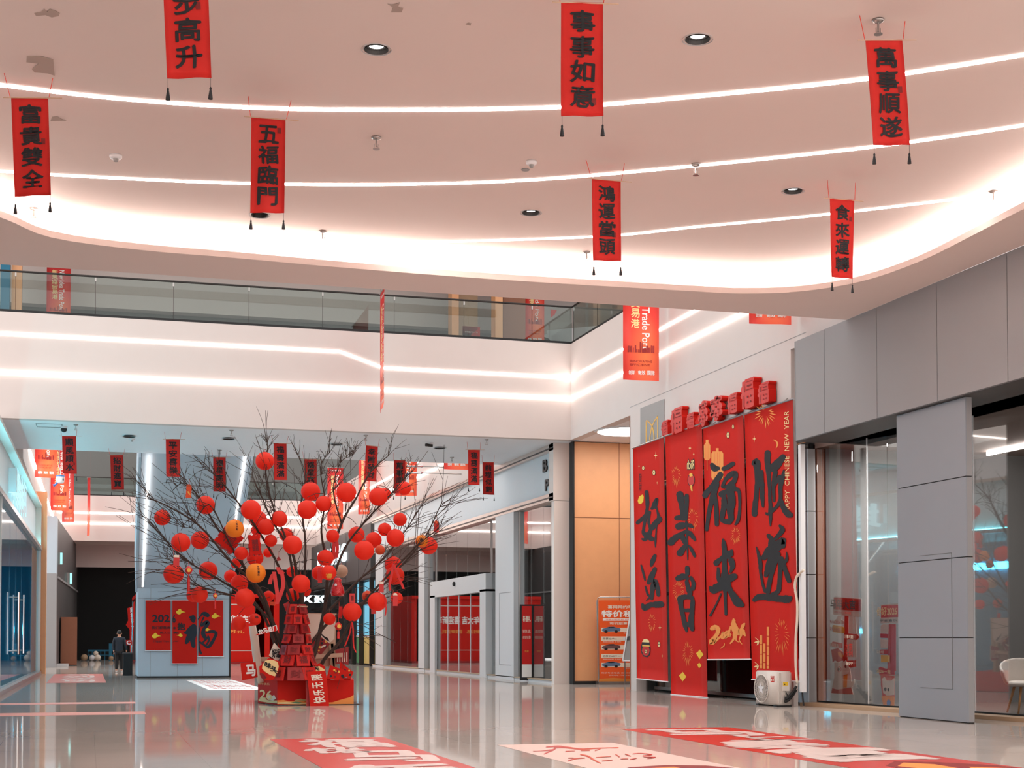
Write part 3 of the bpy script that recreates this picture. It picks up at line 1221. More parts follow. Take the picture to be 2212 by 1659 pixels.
for k, (y0, y1) in enumerate(((43.45, 46.5), (46.52, 49.55))):
    b = MB(); lbox(b, y0, y1, 0.12, 4.92, -0.10, -0.085, 'teal_glass'); leaf = b.build('door_leaf', d)
    yh = 45.2 if k == 0 else 48.0
    b = MB()
    b.tube([lp(yh, 0.95, 0.06), lp(yh, 2.75, 0.06)], 0.035, 'chrome', 10)
    for z in (1.05, 2.6):
        b.tube([lp(yh, z, -0.09), lp(yh, z, 0.06)], 0.02, 'chrome', 8)
    b.build('door_handle', leaf)
b = MB()
lbox(b, 6, 62.2, 0, 5.0, -4.2, -4.0, 'teal_wall')
lbox(b, 62.0, 62.2, 0, 5.0, -4.2, -0.2, 'teal_wall')
b.build('wall_left_shop', kind='structure')
b = MB(); lbox(b, 6, 62.2, 4.95, 5.05, -4.2, -0.35, 'shop_dark'); b.build('ceiling_left_shop', kind='structure')
b = MB()
lbox(b, 50, 61.8, 1.62, 1.80, -3.98, -3.9, 'cyan_led')  # glowing bar in place of a reflection in the shop glass
lbox(b, 33, 48, 3.95, 4.2, -3.98, -3.9, 'cyan_led')
tag(b.build('light_strip'), 'cyan light band inside the shop, with a lower glowing bar standing for a reflection in the glass', 'light strip')
b = MB()
b.box((-2.3, 62.2, 0), (-1.62, 62.9, 7.3), 'wood_panel')
b.build('trim_2', kind='structure')
b = MB()
b.box((-2.6, 75.8, 4.6), (-1.5, 78.2, 7.4), 'blue_gray')
b.box((-2.6, 75.8, 0), (-1.5, 78.2, 4.6), 'gray_panel')
b.build('wall_left_column', kind='structure')
b = MB()
P = [(-1.52, 78.2), (-0.7, 102)]
b.add([(P[0][0], P[0][1], 0.12), (P[1][0], P[1][1], 0.12), (P[1][0], P[1][1], 7.5), (P[0][0], P[0][1], 7.5), (-2.5, 78.2, 0.12), (-2.5, 102, 0.12), (-2.5, 102, 7.5), (-2.5, 78.2, 7.5)],
      [(0, 1, 2, 3), (4, 7, 6, 5), (3, 2, 6, 7)], 'charcoal')
b.bar((-1.5, 78.2, 4.5), (-0.68, 102, 4.5), 0.1, 'gray_panel')
b.box((-2.5, 78.1, 0), (-0.95, 80.7, 0.12), 'pale_frame')
b.build('wall_left_dark', kind='structure')
b = MB()
b.box((-3, YE + 6, 0), (XW + 6, YE + 6.2, 6.2), 'black_curtain')
b.build('wall_far_end', kind='structure')

# --- escalator rising to the gallery, seen from under it, with its boxed-in foot
esc = thing('escalator', 'escalator seen from below with two light strips on its blue gray underside', 'escalator', (3.3, 54.6, 0))
EB = [onY(298, 1270, 54.6), onY(495, 1272, 54.6)]
ET = [onY(306, 978, 50.02), onY(542, 985, 50.02)]
b = MB()
b.prism([EB[0], EB[1], ET[1], ET[0]], (0, 0.75, 0.8), 'blue_gray')
b.build('underside', esc)
for k in (0, 1):
    b = MB()
    sx = -1 if k == 0 else 1
    A, B = EB[k] + Vector((sx * 0.05, 0, 0)), ET[k] + Vector((sx * 0.05, 0, 0))
    b.obox((A + B) / 2 + Vector((0, 0.75, 0.6)), (B - A) / 2, Vector((0.04, 0, 0)), Vector((0, 0.7, 0.75)), 'blue_gray')
    b.build('side_panel', esc)
for x0, x1 in ((308, 322), (486, 530)):
    A = onY(x0, 1266, 54.6) + Vector((0, -0.03, -0.02))
    B = onY(x1, 985, 50.02) + Vector((0, -0.03, -0.02))
    b = MB()
    b.bar(A, B, 0.06, 'led_low', 0.03)
    b.build('light_strip', esc)
b = MB()
b.box((1.73, 54.6, 0.06), (4.93, 57.5, 3.22), 'blue_gray')
b.box((1.70, 54.58, 0.0), (4.96, 57.5, 0.06), 'black')
b.box((4.93, 54.58, 0.0), (4.99, 57.5, 3.24), 'dark_metal')
for x in (2.15, 3.1, 3.98):
    b.box((x, 54.594, 0.06), (x + 0.012, 54.6, 3.22), 'gray_panel')
b.box((1.73, 54.594, 2.84), (4.93, 54.6, 2.852), 'gray_panel')
b.build('foot_panel', esc)
# ------------------------------------------------------------------ recessed lamps, sprinklers, detectors
def downlight(name, label, x, y, z, r=0.16, watts=260.0, glow=True, col_=(1.0, 0.94, 0.90)):
    t = thing(name, label, 'ceiling light', (x, y, z), 'recessed ceiling lamps')
    b = MB()
    b.lathe((x, y, z - 0.012), [(r + 0.035, 0), (r + 0.03, 0.012), (r, 0.012)], 'pale_frame', 28, cap=False)
    b.build('trim_ring', t)
    b = MB()
    n = 28
    V = []
    for rr, zz in ((r, -0.013), (r * 0.72, 0.10)):
        V += [(x + rr * math.cos(2 * math.pi * i / n), y + rr * math.sin(2 * math.pi * i / n), z + zz) for i in range(n)]
    b.add(V, [(i, n + i, n + (i + 1) % n, (i + 1) % n) for i in range(n)], 'dark_metal')
    b.build('reflector', t)
    b = MB()
    b.add([(x + r * .6 * math.cos(2 * math.pi * i / n), y + r * .6 * math.sin(2 * math.pi * i / n), z + 0.035) for i in range(n)], [tuple(range(n))], 'lamp_glow' if glow else 'charcoal')
    b.build('lamp_disc', t)
    if watts:
        lamp('lamp_light', 'SPOT', (x, y, z - 0.05), watts, col_, 0.12, (0, 0, 0), spot=2.3)
    return t


NEARDL = [((813, 106), 'recessed ceiling lamp glowing white, above the left of the nearest light arc', True),
          ((1507, 84), 'recessed ceiling lamp glowing white, between the two scrolls nearest the front', True),
          ((1147, 459), 'small recessed ceiling lamp between the two rear light arcs, by the middle', True),
          ((1713, 412), 'recessed ceiling lamp beside the scroll that hangs farthest to the right', True),
          ((561, 464), 'recessed ceiling lamp peeping out below the left middle scroll', False)]
for (x, y), lab, g in NEARDL:
    p = onZ(x, y, ZR)
    downlight('ceiling_light', lab, p.x, p.y, ZR, 0.135, 250, g)
for x in (1.5, 5.0, 8.5, 11.5):          # unseen lamps added nearer, to light the floor and so the ceilings
    downlight('ceiling_light', 'unseen recessed lamp added in the raised ceiling for more light', x, 11.6, ZR, 0.135, 250)
for x, y in ((279, 941), (494, 946), (727, 958), (950, 966)):  # dark lamps, with spots added to brighten the floor and the gallery underside
    p = onZ(x, y, ZC)
    downlight('ceiling_light', {279: 'dark recessed lamp under the gallery between the first and second far scrolls',
                                494: 'dark recessed lamp under the gallery just above a far scroll, over the escalator',
                                727: 'dark recessed lamp under the gallery in the middle above the tree',
                                950: 'dark recessed lamp under the gallery nearest the glass storefront'}[x], p.x, p.y, ZC - 0.03, 0.17, 300, False, (.86, .95, 1.0))


def sprinkler(x, y, z, label):
    p = onZ(x, y, z)
    z -= 0.002
    t = thing('sprinkler', label, 'sprinkler', (p.x, p.y, z), 'ceiling sprinklers')
    b = MB(); b.lathe((p.x, p.y, z - 0.035), [(0.03, 0), (0.062, 0.015), (0.066, 0.035)], 'steel', 16); b.build('escutcheon', t, True)
    b = MB()
    b.lathe((p.x, p.y, z - 0.15), [(0.012, 0.02), (0.012, 0.12)], 'steel', 8)
    b.lathe((p.x, p.y, z - 0.16), [(0.045, 0), (0.045, 0.008)], 'steel', 14)
    b.bar((p.x - .025, p.y, z - 0.09), (p.x - .025, p.y, z - 0.15), 0.008, 'steel')
    b.bar((p.x + .025, p.y, z - 0.09), (p.x + .025, p.y, z - 0.15), 0.008, 'steel')
    b.build('sprinkler_head', t)


for x, y, z, lab in [
    (813, 296, ZR, 'ceiling sprinkler between the first and second light arcs, above the middle'),
    (1897, 42, ZR, 'ceiling sprinkler above the strings of the right front scroll'),
    (1503, 354, ZR, 'ceiling sprinkler right on the second light arc'),
    (2146, 413, ZR, 'ceiling sprinkler on the third light arc near the gray shopfront'),
    (697, 499, ZR, 'ceiling sprinkler near the glowing rim, right of the left middle scroll'),
    (1267, 544, ZR, 'ceiling sprinkler against the glowing rim beside the centre scroll'),
    (73, 449, ZR, 'ceiling sprinkler near the glowing rim below the leftmost scroll'),
    (164, 917, ZC, 'sprinkler under the gallery above the leftmost far scroll'),
    (500, 929, ZC, 'sprinkler under the gallery front, over the escalator'),
    (475, 972, ZC, 'sprinkler under the gallery right above a far scroll before the escalator'),
    (790, 940, ZC, 'sprinkler under the gallery above a tilted far scroll'),
    (735, 981, ZC, 'sprinkler under the gallery back edge, above the tree top'),
    (1051, 949, ZC, 'sprinkler under the gallery above the two scrolls by the storefront'),
    (976, 988, ZC, 'sprinkler under the gallery above the small red banner strip')]:
    sprinkler(x, y, z, lab)


def detector(x, y, z, label, r=0.07):
    p = onZ(x, y, z)
    z -= 0.002
    t = thing('smoke_detector', label, 'smoke detector', (p.x, p.y, z), 'smoke detectors')
    b = MB(); b.lathe((p.x, p.y, z - 0.05), [(r * .8, 0), (r, 0.02), (r, 0.05)], 'white_plastic', 20); b.build('housing', t, True)
    b = MB(); b.lathe((p.x, p.y, z - 0.085), [(r * .35, 0), (r * .5, 0.035)], 'gray_plastic', 14); b.build('sensor_cap', t)


detector(250, 335, ZR, 'white smoke detector on the ceiling above the second light arc, near the left', 0.085)
detector(1148, 348, ZR, 'cream smoke detector on the ceiling just above the middle of the second light arc', 0.075)
detector(285, 948, ZC, 'small smoke detector under the gallery near a dark lamp', 0.08)
b = MB()
p = onZ(1135, 366, ZR)
b.lathe((p.x, p.y, ZR - 0.014), [(0.055, 0), (0.06, 0.01)], 'gray_plastic', 20)
tag(b.build('cover_plate'), 'flat round cover plate beside the cream smoke detector', 'cover plate')

# flaking paint on the raised ceiling
for pts, lab in [
    ([(74, 28), (88, 26), (96, 19), (102, 25), (108, 19), (118, 22), (129, 28), (127, 34), (112, 37), (98, 32), (78, 34)], 'flake of peeling paint high on the ceiling near the cut off scroll'),
    ([(58, 121), (90, 121), (115, 128), (118, 163), (103, 158), (75, 156), (69, 149), (83, 137), (57, 134)], 'largest patch of peeling paint above the leftmost scroll'),
    ([(109, 261), (113, 252), (124, 251), (133, 257), (143, 260)], 'small flake of peeling paint right of the leftmost scroll'),
    ([(837, 8), (848, 10), (864, 5), (860, 14), (871, 17), (868, 26), (845, 26), (849, 15)], 'ragged paint flake at the top of the ceiling, above the lit lamp'),
    ([(1006, 52), (1012, 49), (1018, 50), (1016, 55)], 'tiny paint flake left of the front centre scroll')]:
    b = MB()
    b.prism([onZ(x, y, ZR - 0.003) for x, y in pts], (0, 0, -0.004), 'peel')
    tag(b.build('paint_flake'), lab, 'peeling paint', 'peeling paint flakes')

# access hatch line and camera under the gallery
b = MB()
for a, c in (((80, 915), (134, 917)), ((134, 917), (134, 922)), ((80, 922), (134, 924)), ((78, 915), (80, 922))):
    b.bar(onZ(*a, ZC - 0.006), onZ(*c, ZC - 0.006), 0.02, 'dark_metal', 0.006)
tag(b.build('access_hatch'), 'outlined access hatch under the gallery near the cyan shop', 'hatch')
p = onZ(138, 921, ZC)
t = thing('security_camera', 'black dome camera at the corner of the ceiling hatch', 'camera', (p.x, p.y, ZC - 0.002))
b = MB(); b.lathe((p.x, p.y, ZC - 0.06), [(0.08, 0), (0.1, 0.058)], 'white_plastic', 16); b.build('mount', t)
b = MB(); b.ball((p.x, p.y, ZC - 0.09), 0.085, 'black', 16, 10); b.build('dome', t, True)
p = onZ(932, 956, ZC)
t = thing('security_camera', 'small white camera hung under the gallery left of the storefront scrolls', 'camera', (p.x, p.y, ZC - 0.002))
b = MB(); b.box((p.x - .05, p.y - .05, ZC - .06), (p.x + .05, p.y + .05, ZC - .003), 'white_plastic'); b.build('mount', t)
b = MB(); b.bar((p.x - .2, p.y - .1, ZC - .09), (p.x + .02, p.y, ZC - .1), 0.08, 'dark_metal'); b.build('barrel', t)

# unseen area lights added to brighten the shop rooms and the passage
lamp('showroom_fill', 'AREA', (16.2, 26.0, 5.3), 330, (1.0, 0.95, 0.90), 1.6)
lamp('showroom_fill', 'AREA', (17.0, 20.0, 5.3), 110, (1.0, 0.92, 0.86), 2.5)
lamp('passage_fill', 'AREA', (16.6, 41.0, ZC - 0.06), 70, (1.0, 0.93, 0.86), 1.6)
lamp('store_fill', 'AREA', (18, 55, 5.6), 140, (0.95, 0.98, 1.0), 4.0)
# ------------------------------------------------------------------ hanging scrolls
def scroll(name_chars, tl, tr, bl, br, sl, sr, zceil, label, group, seal=None, seed=0, tas=True):
    pl, pr = onZ(sl[0], sl[1], zceil), onZ(sr[0], sr[1], zceil)
    Y = (pl.y + pr.y) / 2
    pl = Vector((onY(*sl, Y).x, Y, zceil - 0.003)); pr = Vector((onY(*sr, Y).x, Y, zceil - 0.003))
    c = [onY(*p, Y) for p in (tl, tr, bl, br)]
    P = Patch(*c, wave=0.012, seed=seed)
    w = (c[1] - c[0]).length
    u = (c[1] - c[0]).normalized()
    root = thing('hanging_scroll', label, 'hanging scroll', c[2].lerp(c[3], 0.5), group)
    b = MB(); P.sheet(b, 'red_cloth', 0.004, 8, 16); b.build('cloth', root, True)
    b = MB()
    column(b, P.at, name_chars, 0.22, 0.065, 0.79, 0.935, 'ink', gap=0.08, bold=0.028, warp=0.03, d=0.006)
    b.build('calligraphy', root)
    if seal:
        b = MB()
        s, t = seal
        P.rect(b, s - 0.055, t - 0.03, s + 0.055, t + 0.03, 'faint_ink', 0.005)
        b.build('seal', root)
    b = MB(); b.tube([c[0] - u * 0.09 * w / 0.42 - Vector((0, 0.004, 0.005)), c[1] + u * 0.16 * w / 0.42 - Vector((0, 0.004, 0.012))], 0.006, 'cardboard', 6); b.build('rod', root)
    for a, q in ((pl, c[0] - u * 0.01), (pr, c[1] + u * 0.01)):
        b = MB(); b.tube([a, q], 0.0045, 'string_red', 5); b.build('string', root)
    if tas:
        for q in (P.at(0.02, 1), P.at(0.98, 1)):
            b = MB()
            b.tube([q, q - Vector((0, 0, 0.09))], 0.002, 'ink', 4)
            b.lathe(q - Vector((0, 0, 0.20)), [(0.022, 0), (0.019, 0.03), (0.009, 0.09), (0.012, 0.10), (0.004, 0.115)], 'ink', 8)
            b.build('tassel', root)
    return root


G1 = 'red scrolls hung from the raised ceiling'
G2 = 'red scrolls hung under the gallery'
scroll('步步高升', (349, -97), (447, -97), (361, 170), (457, 167), (340, -152), (456, -150), ZR, 'red calligraphy scroll cut off by the top of the view, reading 步高升', G1, (0.76, 0.415), 1)
scroll('富貴雙全', (24, 210), (104, 210), (32, 425), (110, 421), (9, 160), (114, 166), ZR, 'red scroll reading 富貴雙全, leftmost below the nearest light arc', G1, (0.83, 0.45), 2)
scroll('五福臨門', (543, 252), (617, 257), (541, 459), (614, 460), (536, 210), (629, 214), ZR, 'red scroll reading 五福臨門, crossing the second light arc', G1, (0.82, 0.13), 3)
scroll('事事如意', (1212, 4), (1302, 6), (1213, 250), (1303, 251), (1203, -48), (1309, -47), ZR, 'brightest red scroll, reading 事事如意, crossing the nearest light arc', G1, (0.78, 0.87), 4)
scroll('鴻運當頭', (1279, 385), (1341, 390), (1281, 563), (1341, 564), (1266, 347), (1349, 351), ZR, 'red scroll reading 鴻運當頭 in front of the glowing rim, with reddish tassels', G1, (0.76, 0.68), 5)
scroll('萬事順遂', (1870, 86), (1949, 85), (1886, 314), (1966, 313), (1857, 36), (1955, 42), ZR, 'slanting red scroll reading 萬事順遂 crossing two light arcs', G1, (0.82, 0.48), 6)
scroll('食來運轉', (1792, 428), (1845, 432), (1796, 598), (1843, 602), (1787, 387), (1848, 395), ZR, 'narrow red scroll reading 食來運轉, hung nearest the gray shopfront', G1, (0.84, 0.25), 7)
scroll('順風順水', (134, 941), (164.6, 941), (136, 1023), (166, 1023.5), (131, 927.6), (166, 927.6), ZC, 'far red scroll reading 順風順水, leftmost under the gallery', G2, (0.82, 0.74), 8)
scroll('招財進寶', (238, 982.4), (266, 982), (240.5, 1057.5), (268, 1057), (234, 968.6), (270, 968.6), ZC, 'far red scroll reading 招財進寶, second from the cyan shop', G2, None, 9)
scroll('平安喜樂', (358, 948), (388.3, 948), (359.4, 1029.4), (389.7, 1030), (355.5, 932.5), (392, 934), ZC, 'far red scroll reading 平安喜樂 in front of the escalator underside', G2, None, 10)
scroll('福星高照', (460.5, 987), (487.5, 987), (461, 1061.4), (487.5, 1061.8), (457, 971.7), (491, 972.5), ZC, 'far red scroll reading 福星高照 left of the escalator\'s right light strip', G2, None, 11)
scroll('福壽滿滿', (591, 957), (619, 957.6), (591.6, 1036.7), (619.8, 1037), (586.4, 941), (622.5, 942.8), ZC, 'far red scroll reading 福壽滿滿 beside the topmost red lantern', G2, None, 12)
scroll('福星高照', (657, 991.4), (683.8, 991.7), (658, 1066), (685, 1066.4), (653.7, 975.5), (685, 976), ZC, 'far red scroll whose lower end is hidden behind a red lantern', G2, None, 13)
scroll('幸旨發財', (790.4, 961.5), (816.4, 964), (787, 1038), (813, 1040.5), (788.5, 946), (819.7, 948), ZC, 'tilted far red scroll ending in 發財 before a printed banner', G2, None, 14)
scroll('萬事順遂', (851, 993.3), (876, 993.7), (850, 1066), (875.6, 1066), (849.8, 978.2), (877, 979.4), ZC, 'far red scroll reading 萬事順 half covered by a small red lantern', G2, None, 15)
scroll('福壽滿滿', (1011, 971), (1036.7, 971), (1011.8, 1047.3), (1036, 1047.7), (1009, 954.7), (1038, 955), ZC, 'far red scroll in front of the storefront sign band, the higher of two', G2, None, 16)
scroll('前程似錦', (1042.4, 998), (1066.7, 998), (1043.5, 1068), (1067.8, 1069), (1041, 983), (1068, 983.7), ZC, 'far red scroll reading 前程似錦, lower of the two by the storefront sign', G2, None, 17)


# ------------------------------------------------------------------ long printed banners
def port_banner(bl, br, Y, label, full=3.3, tilt=0.0, text=True, Y2=None, top=None, group='long printed orange red banners'):
    a = onY(*bl, Y)
    c = onY(*br, Y2 or Y)
    h = full if top is None else onY(bl[0], top, Y).z - a.z
    up_ = Vector((tilt, 0, h))
    root = thing('printed_banner', label, 'banner', a.lerp(c, 0.5), group)
    P = Patch(a + up_, c + up_, a, c, wave=0.015, seed=a.x)
    b = MB(); P.sheet(b, 'port_print', 0.006, 4, 12, uv=True); b.build('cloth', root, True)
    if text:
        b = MB()
        write(b, P.at, '新思路汽车贸易广场', 0.16, 0.035, 0.84, 0.058, 'white_print', bold=0.01)
        write(b, P.at, 'New Idea Trade Port', 0.53, 0.13, 0.73, 0.76, 'white_print', rot=1, bold=0.02)
        write(b, P.at, '创新', 0.15, 0.925, 0.35, 0.957, 'white_print', bold=0.03)
        write(b, P.at, '高效', 0.41, 0.925, 0.61, 0.957, 'white_print', bold=0.03)
        write(b, P.at, '国际', 0.67, 0.925, 0.87, 0.957, 'white_print', bold=0.03)
        b.build('white_lettering', root)
        b = MB()
        column(b, P.at, '新思路贸易港', 0.22, 0.125, 0.46, 0.60, 'pale_gold', gap=0.06, bold=0.02)
        b.build('gold_lettering', root)
        b = MB()
        rnd = random.Random(5)
        s = 0.14
        while s < 0.86:
            w = rnd.uniform(0.02, 0.05)
            h2 = rnd.uniform(0.015, 0.06) * (1.5 if 0.4 < s < 0.62 else 1)
            P.rect(b, s, 0.785 - h2, s + w, 0.785, 'red_dark', 0.009)
            s += w + rnd.uniform(0, 0.03)
        write(b, P.at, 'INNOVATIVE', 0.2, 0.845, 0.8, 0.862, 'red_dark', d=0.009)
        write(b, P.at, 'EFFICIENT', 0.2, 0.872, 0.75, 0.889, 'red_dark', d=0.009)
        b.build('skyline_print', root)
    b = MB()
    t0 = P.at(0, 0); t1 = P.at(1, 0)
    b.tube([t0 - Vector((0.03, 0, 0)), t1 + Vector((0.03, 0, 0))], 0.015, 'steel', 6)
    b.build('top_rod', root)
    for q in (t0, t1):
        b = MB(); b.tube([q, Vector((q.x, q.y, 14.6 if label.find('upper') < 0 and 'behind the balustrade' not in label else 14.5))], 0.004, 'string_gray', 4); b.build('wire', root)
    return root


port_banner((1346, 820), (1424, 823), 35.2, 'large printed banner by the gallery corner, white 创新高效国际 along its foot')
port_banner((1618, 699), (1710, 701), 27.9, 'printed banner of which only the white lettered foot shows below the ceiling edge')
port_banner((821, 893), (830, 868), 40.9, 'printed banner seen edge on as a thin red strip before the gallery front', Y2=41.9, full=3.36)
port_banner((75, 1030.5), (122.4, 1032.7), 61.0, 'printed banner showing its glowing foot, highest of the three by the cyan shop')
port_banner((109, 1102), (148, 1103), 74.0, 'printed banner, middle of the three stacked beyond the cyan shop')
port_banner((134, 1127.6), (159, 1127.6), 84.0, 'printed banner turned aside, lowest of the three beyond the cyan shop', Y2=85.5)
port_banner((188, 1158), (194, 1156), 95.0, 'thin edge on banner hanging before the farthest gallery', Y2=95.6, full=3.6, text=False)
port_banner((707, 1142), (741, 1142.7), 82.0, 'printed banner fully in view behind the tree, lettered 新思路贸易港', full=3.42)
port_banner((774, 1111), (799, 1111), 74.0, 'printed banner half hidden by the tilted scroll behind the tree', Y2=74.9, full=3.15)
port_banner((854, 1071), (900, 1071), 63.0, 'printed banner behind the small lantern, above the storefront trim')
port_banner((959, 1013.5), (1012, 1015), 54.5, 'printed banner showing only its foot under the gallery edge, left of two scrolls')
# on the upper floor behind the glass
port_banner((100, 700), (152, 703), 47.6, 'printed banner behind the balustrade glass near the left end', full=1.95, group='banners on the upper floor')
port_banner((1134, 745), (1176, 748), 46.5, 'printed banner behind the balustrade glass beside the wooden columns', group='banners on the upper floor')
for px, lab, Y in [([(74, 608), (92, 597), (133, 600), (132, 624), (74, 619)], 'small red foot of a banner above the longer one behind the glass', 49.36),
                   ([(289, 609), (302, 611), (297, 618), (291, 623)], 'small red corner of cloth behind the balustrade, first of a pair', 49.36),
                   ([(305, 611), (325, 612), (317, 622), (308, 618)], 'small red corner of cloth behind the balustrade, second of a pair', 49.36),
                   ([(1190, 668), (1203, 670), (1198, 680), (1190, 686)], 'small red pennant behind the glass near the brown letters', 46.4)]:
    b = MB()
    b.prism([onY(x, y, Y) for x, y in px], (0, 0.02, 0), 'red_print')
    tag(b.build('red_pennant'), lab, 'pennant', 'small red cloths on the upper floor')
b = MB()
b.prism([onY(x, y, 46.9) for x, y in [(999, 704), (1037, 707), (1037, 742), (999, 738)]], (0, 0.04, 0), 'red_print')
t = tag(b.build('notice_board'), 'small dark red notice board between the wooden columns upstairs', 'sign')
P = Patch(onY(1001, 714, 46.85), onY(1035, 716, 46.85), onY(1001, 733, 46.85), onY(1035, 735, 46.85))
b = MB(); write(b, P.at, '新思路汽车广场', 0.1, 0.05, 0.9, 0.22, 'white_print'); b.build('lettering', t)
for x0, x1, m, Y, lab in [(976, 991, 'wood_panel', 46.6, 'narrow pale wooden column upstairs, left of the notice board'), (991, 1032, 'tan_wood', 46.9, 'broad taupe column upstairs behind the notice board'),
                          (1070, 1086, 'wood_panel', 45.6, 'pale wooden column edge upstairs, right of the notice board'), (1087, 1135, 'brown_wood', 46.0, 'broad brown column upstairs beside the printed banner'),
                          (0, 20, 'teal_wall', 46.0, 'blue poster column at the far left of the upper floor'), (24, 46, 'wood_panel', 46.2, 'wooden column at the left end of the upper floor')]:
    a, c = onY(x0, 700, Y), onY(x1, 700, Y)
    b = MB()
    b.box((a.x, Y, Z2), (c.x, Y + 0.5, 14.2), m)
    tag(b.build('clad_column'), lab, 'column', 'clad columns on the upper floor')
# shop sign with chunky letters on the upper right
t = thing('shop_sign', 'white shop sign with chunky brown letters seen through the upper balustrade', 'shop sign', (17.0, 47, 10.6))
A, B = onY(1186, 735, 46.4), onY(1340, 690, 41.5)
A.x = max(A.x, 14.6)
b = MB()
b.obox(((A.x + 18.6) / 2, 47.8, 11.1), (1.9, -1.6, 0), (0.03, 0.03, 0), (0, 0, 1.0), 'white_plastic')
b.build('sign_board', t)
for k, (ch, s) in enumerate((('0', 1.0), ('尚', 0.55), ('品', 0.55), ('福', 0.5), ('源', 0.5), ('车', 0.5), ('行', 0.5))):
    q = Vector((14.85 + k * 0.5, 48.72 - k * 0.42, 10.75 + 0.06 * k))
    Pq = Patch(q + Vector((0, 0, s)), q + Vector((0.42, -0.35, s)), q, q + Vector((0.42, -0.35, 0)))
    b = MB()
    V, Fs, asp = glyphs(ch)
    for dd in (0.02, 0.06, 0.10):
        write(b, Pq.at, ch, 0, 0, 1, 1, 'charcoal' if k == 0 else 'brown_wood', bold=0.03, d=dd)
    b.build('letter', t)


# ------------------------------------------------------------------ the four tall banners on the big shop
BP = PX(XW - 0.12)


def crop(ox, oy, k, d0=0.0, plane=None):
    pl = plane or BP
    return lambda x, y, d=0.0: pl.at(ox + x / k, oy + y / k, d + d0)


def raw(x, y, d=0.0):
    return BP.at(x, y, d)


def big_banner(label, tl, tr, bl, br, wav):
    c = [BP.at(*p) for p in (tl, tr, bl, br)]
    root = thing('tall_banner', label, 'banner', c[2].lerp(c[3], 0.5), 'tall red banners on the big shop')
    P = Patch(*c)
    b = MB(); P.sheet(b, 'red_print', 0.006, 6, 20); b.build('cloth', root, True)
    b = MB()
    b.tube([c[0] + Vector((0, 0.05, 0)), c[1] - Vector((0, 0.05, 0))], 0.022, 'steel', 8)
    b.build('hanging_rail', root)
    b = MB()
    b.tube([c[2] + Vector((0, 0.03, 0)), c[3] - Vector((0, 0.03, 0))], 0.015, 'white_plastic', 8)
    b.build('bottom_rod', root)
    for q in (c[0].lerp(c[1], 0.2), c[0].lerp(c[1], 0.8)):
        b = MB(); b.bar(q + Vector((0, 0, -0.02)), q + Vector((0.12, 0, 0.09)), 0.02, 'steel'); b.build('hook', root)
    return root, P


def firework(b, cx, cy, rx, ry, m, n=22, seed=0, at=raw, inner=0.25, w=1.1):
    rnd = random.Random(seed)
    for i in range(n):
        a = 2 * math.pi * i / n + rnd.uniform(-.08, .08)
        r0 = inner + rnd.uniform(0, 0.25)
        r1 = rnd.uniform(0.7, 1.0)
        x0, y0 = cx + rx * r0 * math.cos(a), cy + ry * r0 * math.sin(a)
        x1, y1 = cx + rx * r1 * math.cos(a), cy + ry * r1 * math.sin(a) + ry * 0.12
        dx, dy = x1 - x0, y1 - y0
        l = math.hypot(dx, dy)
        nx, ny = -dy / l * w * 0.5, dx / l * w * 0.5
        b.add([at(x0, y0, .006), at((x0 + x1) / 2 + nx, (y0 + y1) / 2 + ny, .006), at(x1, y1, .006), at((x0 + x1) / 2 - nx, (y0 + y1) / 2 - ny, .006)], [(0, 1, 2, 3)], m)


def star4(b, x, y, rx, ry, m='pale_gold', at=raw):
    pts = []
    for i in range(8):
        r = 1 if i % 2 == 0 else 0.22
        a = math.pi / 4 * i
        pts.append(at(x + rx * r * math.sin(a), y - ry * r * math.cos(a), .007))
    b.flat(pts, m)


def coin(b, x, y, rx, ry, at=raw):
    for k, (f, m) in enumerate(((1.0, 'ink'), (0.8, 'pale_gold'), (0.32, 'ink'))):
        b.flat([at(x + rx * f * math.cos(i * math.pi / 8), y + ry * f * math.sin(i * math.pi / 8), .006 + .001 * k) for i in range(16)], m)


def blob(b, pts, m, at=raw, d=0.006):
    b.flat([at(x, y, d) for x, y in pts], m)


INKW = 1.12
# 好运
r, P = big_banner('tall red banner with brushed 好运, farthest of the four on the big shop', (1367, 968), (1433, 944), (1376, 1466), (1443, 1473), 0.02)
A = crop(1350, 960, 4.366)
b = MB()
brush(b, [
    [(205, 450, 17), (212, 520, 17), (212, 600, 15), (195, 700, 14), (178, 790, 12), (180, 840, 18), (215, 862, 24), (255, 892, 20)],
    [(122, 738, 17), (160, 705, 17), (205, 668, 19), (235, 640, 13)],
    [(232, 640, 14), (226, 730, 12), (240, 800, 13), (228, 850, 22), (190, 895, 17), (165, 892, 9)],
    [(252, 605, 9), (262, 600, 14), (280, 552, 16), (305, 515, 12), (302, 560, 10), (288, 600, 8)],
    [(300, 590, 7), (312, 650, 10), (320, 690, 15), (302, 760, 8), (296, 830, 6), (290, 905, 10), (288, 970, 3)],
    [(256, 790, 22), (292, 742, 24), (328, 706, 24)],
    [(250, 1142, 12), (265, 1095, 20), (285, 1050, 15)],
    [(225, 1305, 16), (252, 1250, 24), (285, 1175, 18)],
    [(256, 1455, 13), (262, 1370, 20), (282, 1290, 22), (308, 1350, 20), (318, 1420, 16)],
    [(155, 1140, 7), (175, 1210, 10), (192, 1280, 7)],
    [(195, 1340, 7), (215, 1410, 10), (235, 1440, 8), (205, 1470, 5)],
    [(168, 1510, 12), (190, 1540, 26), (240, 1515, 22), (300, 1510, 26), (342, 1508, 28)]], A, 'ink', seed=2)
b.build('calligraphy', r)
b = MB()
star4(b, 1417, 984, 4, 9); star4(b, 1381, 1007, 2.2, 5); star4(b, 1420, 1043, 2, 4)
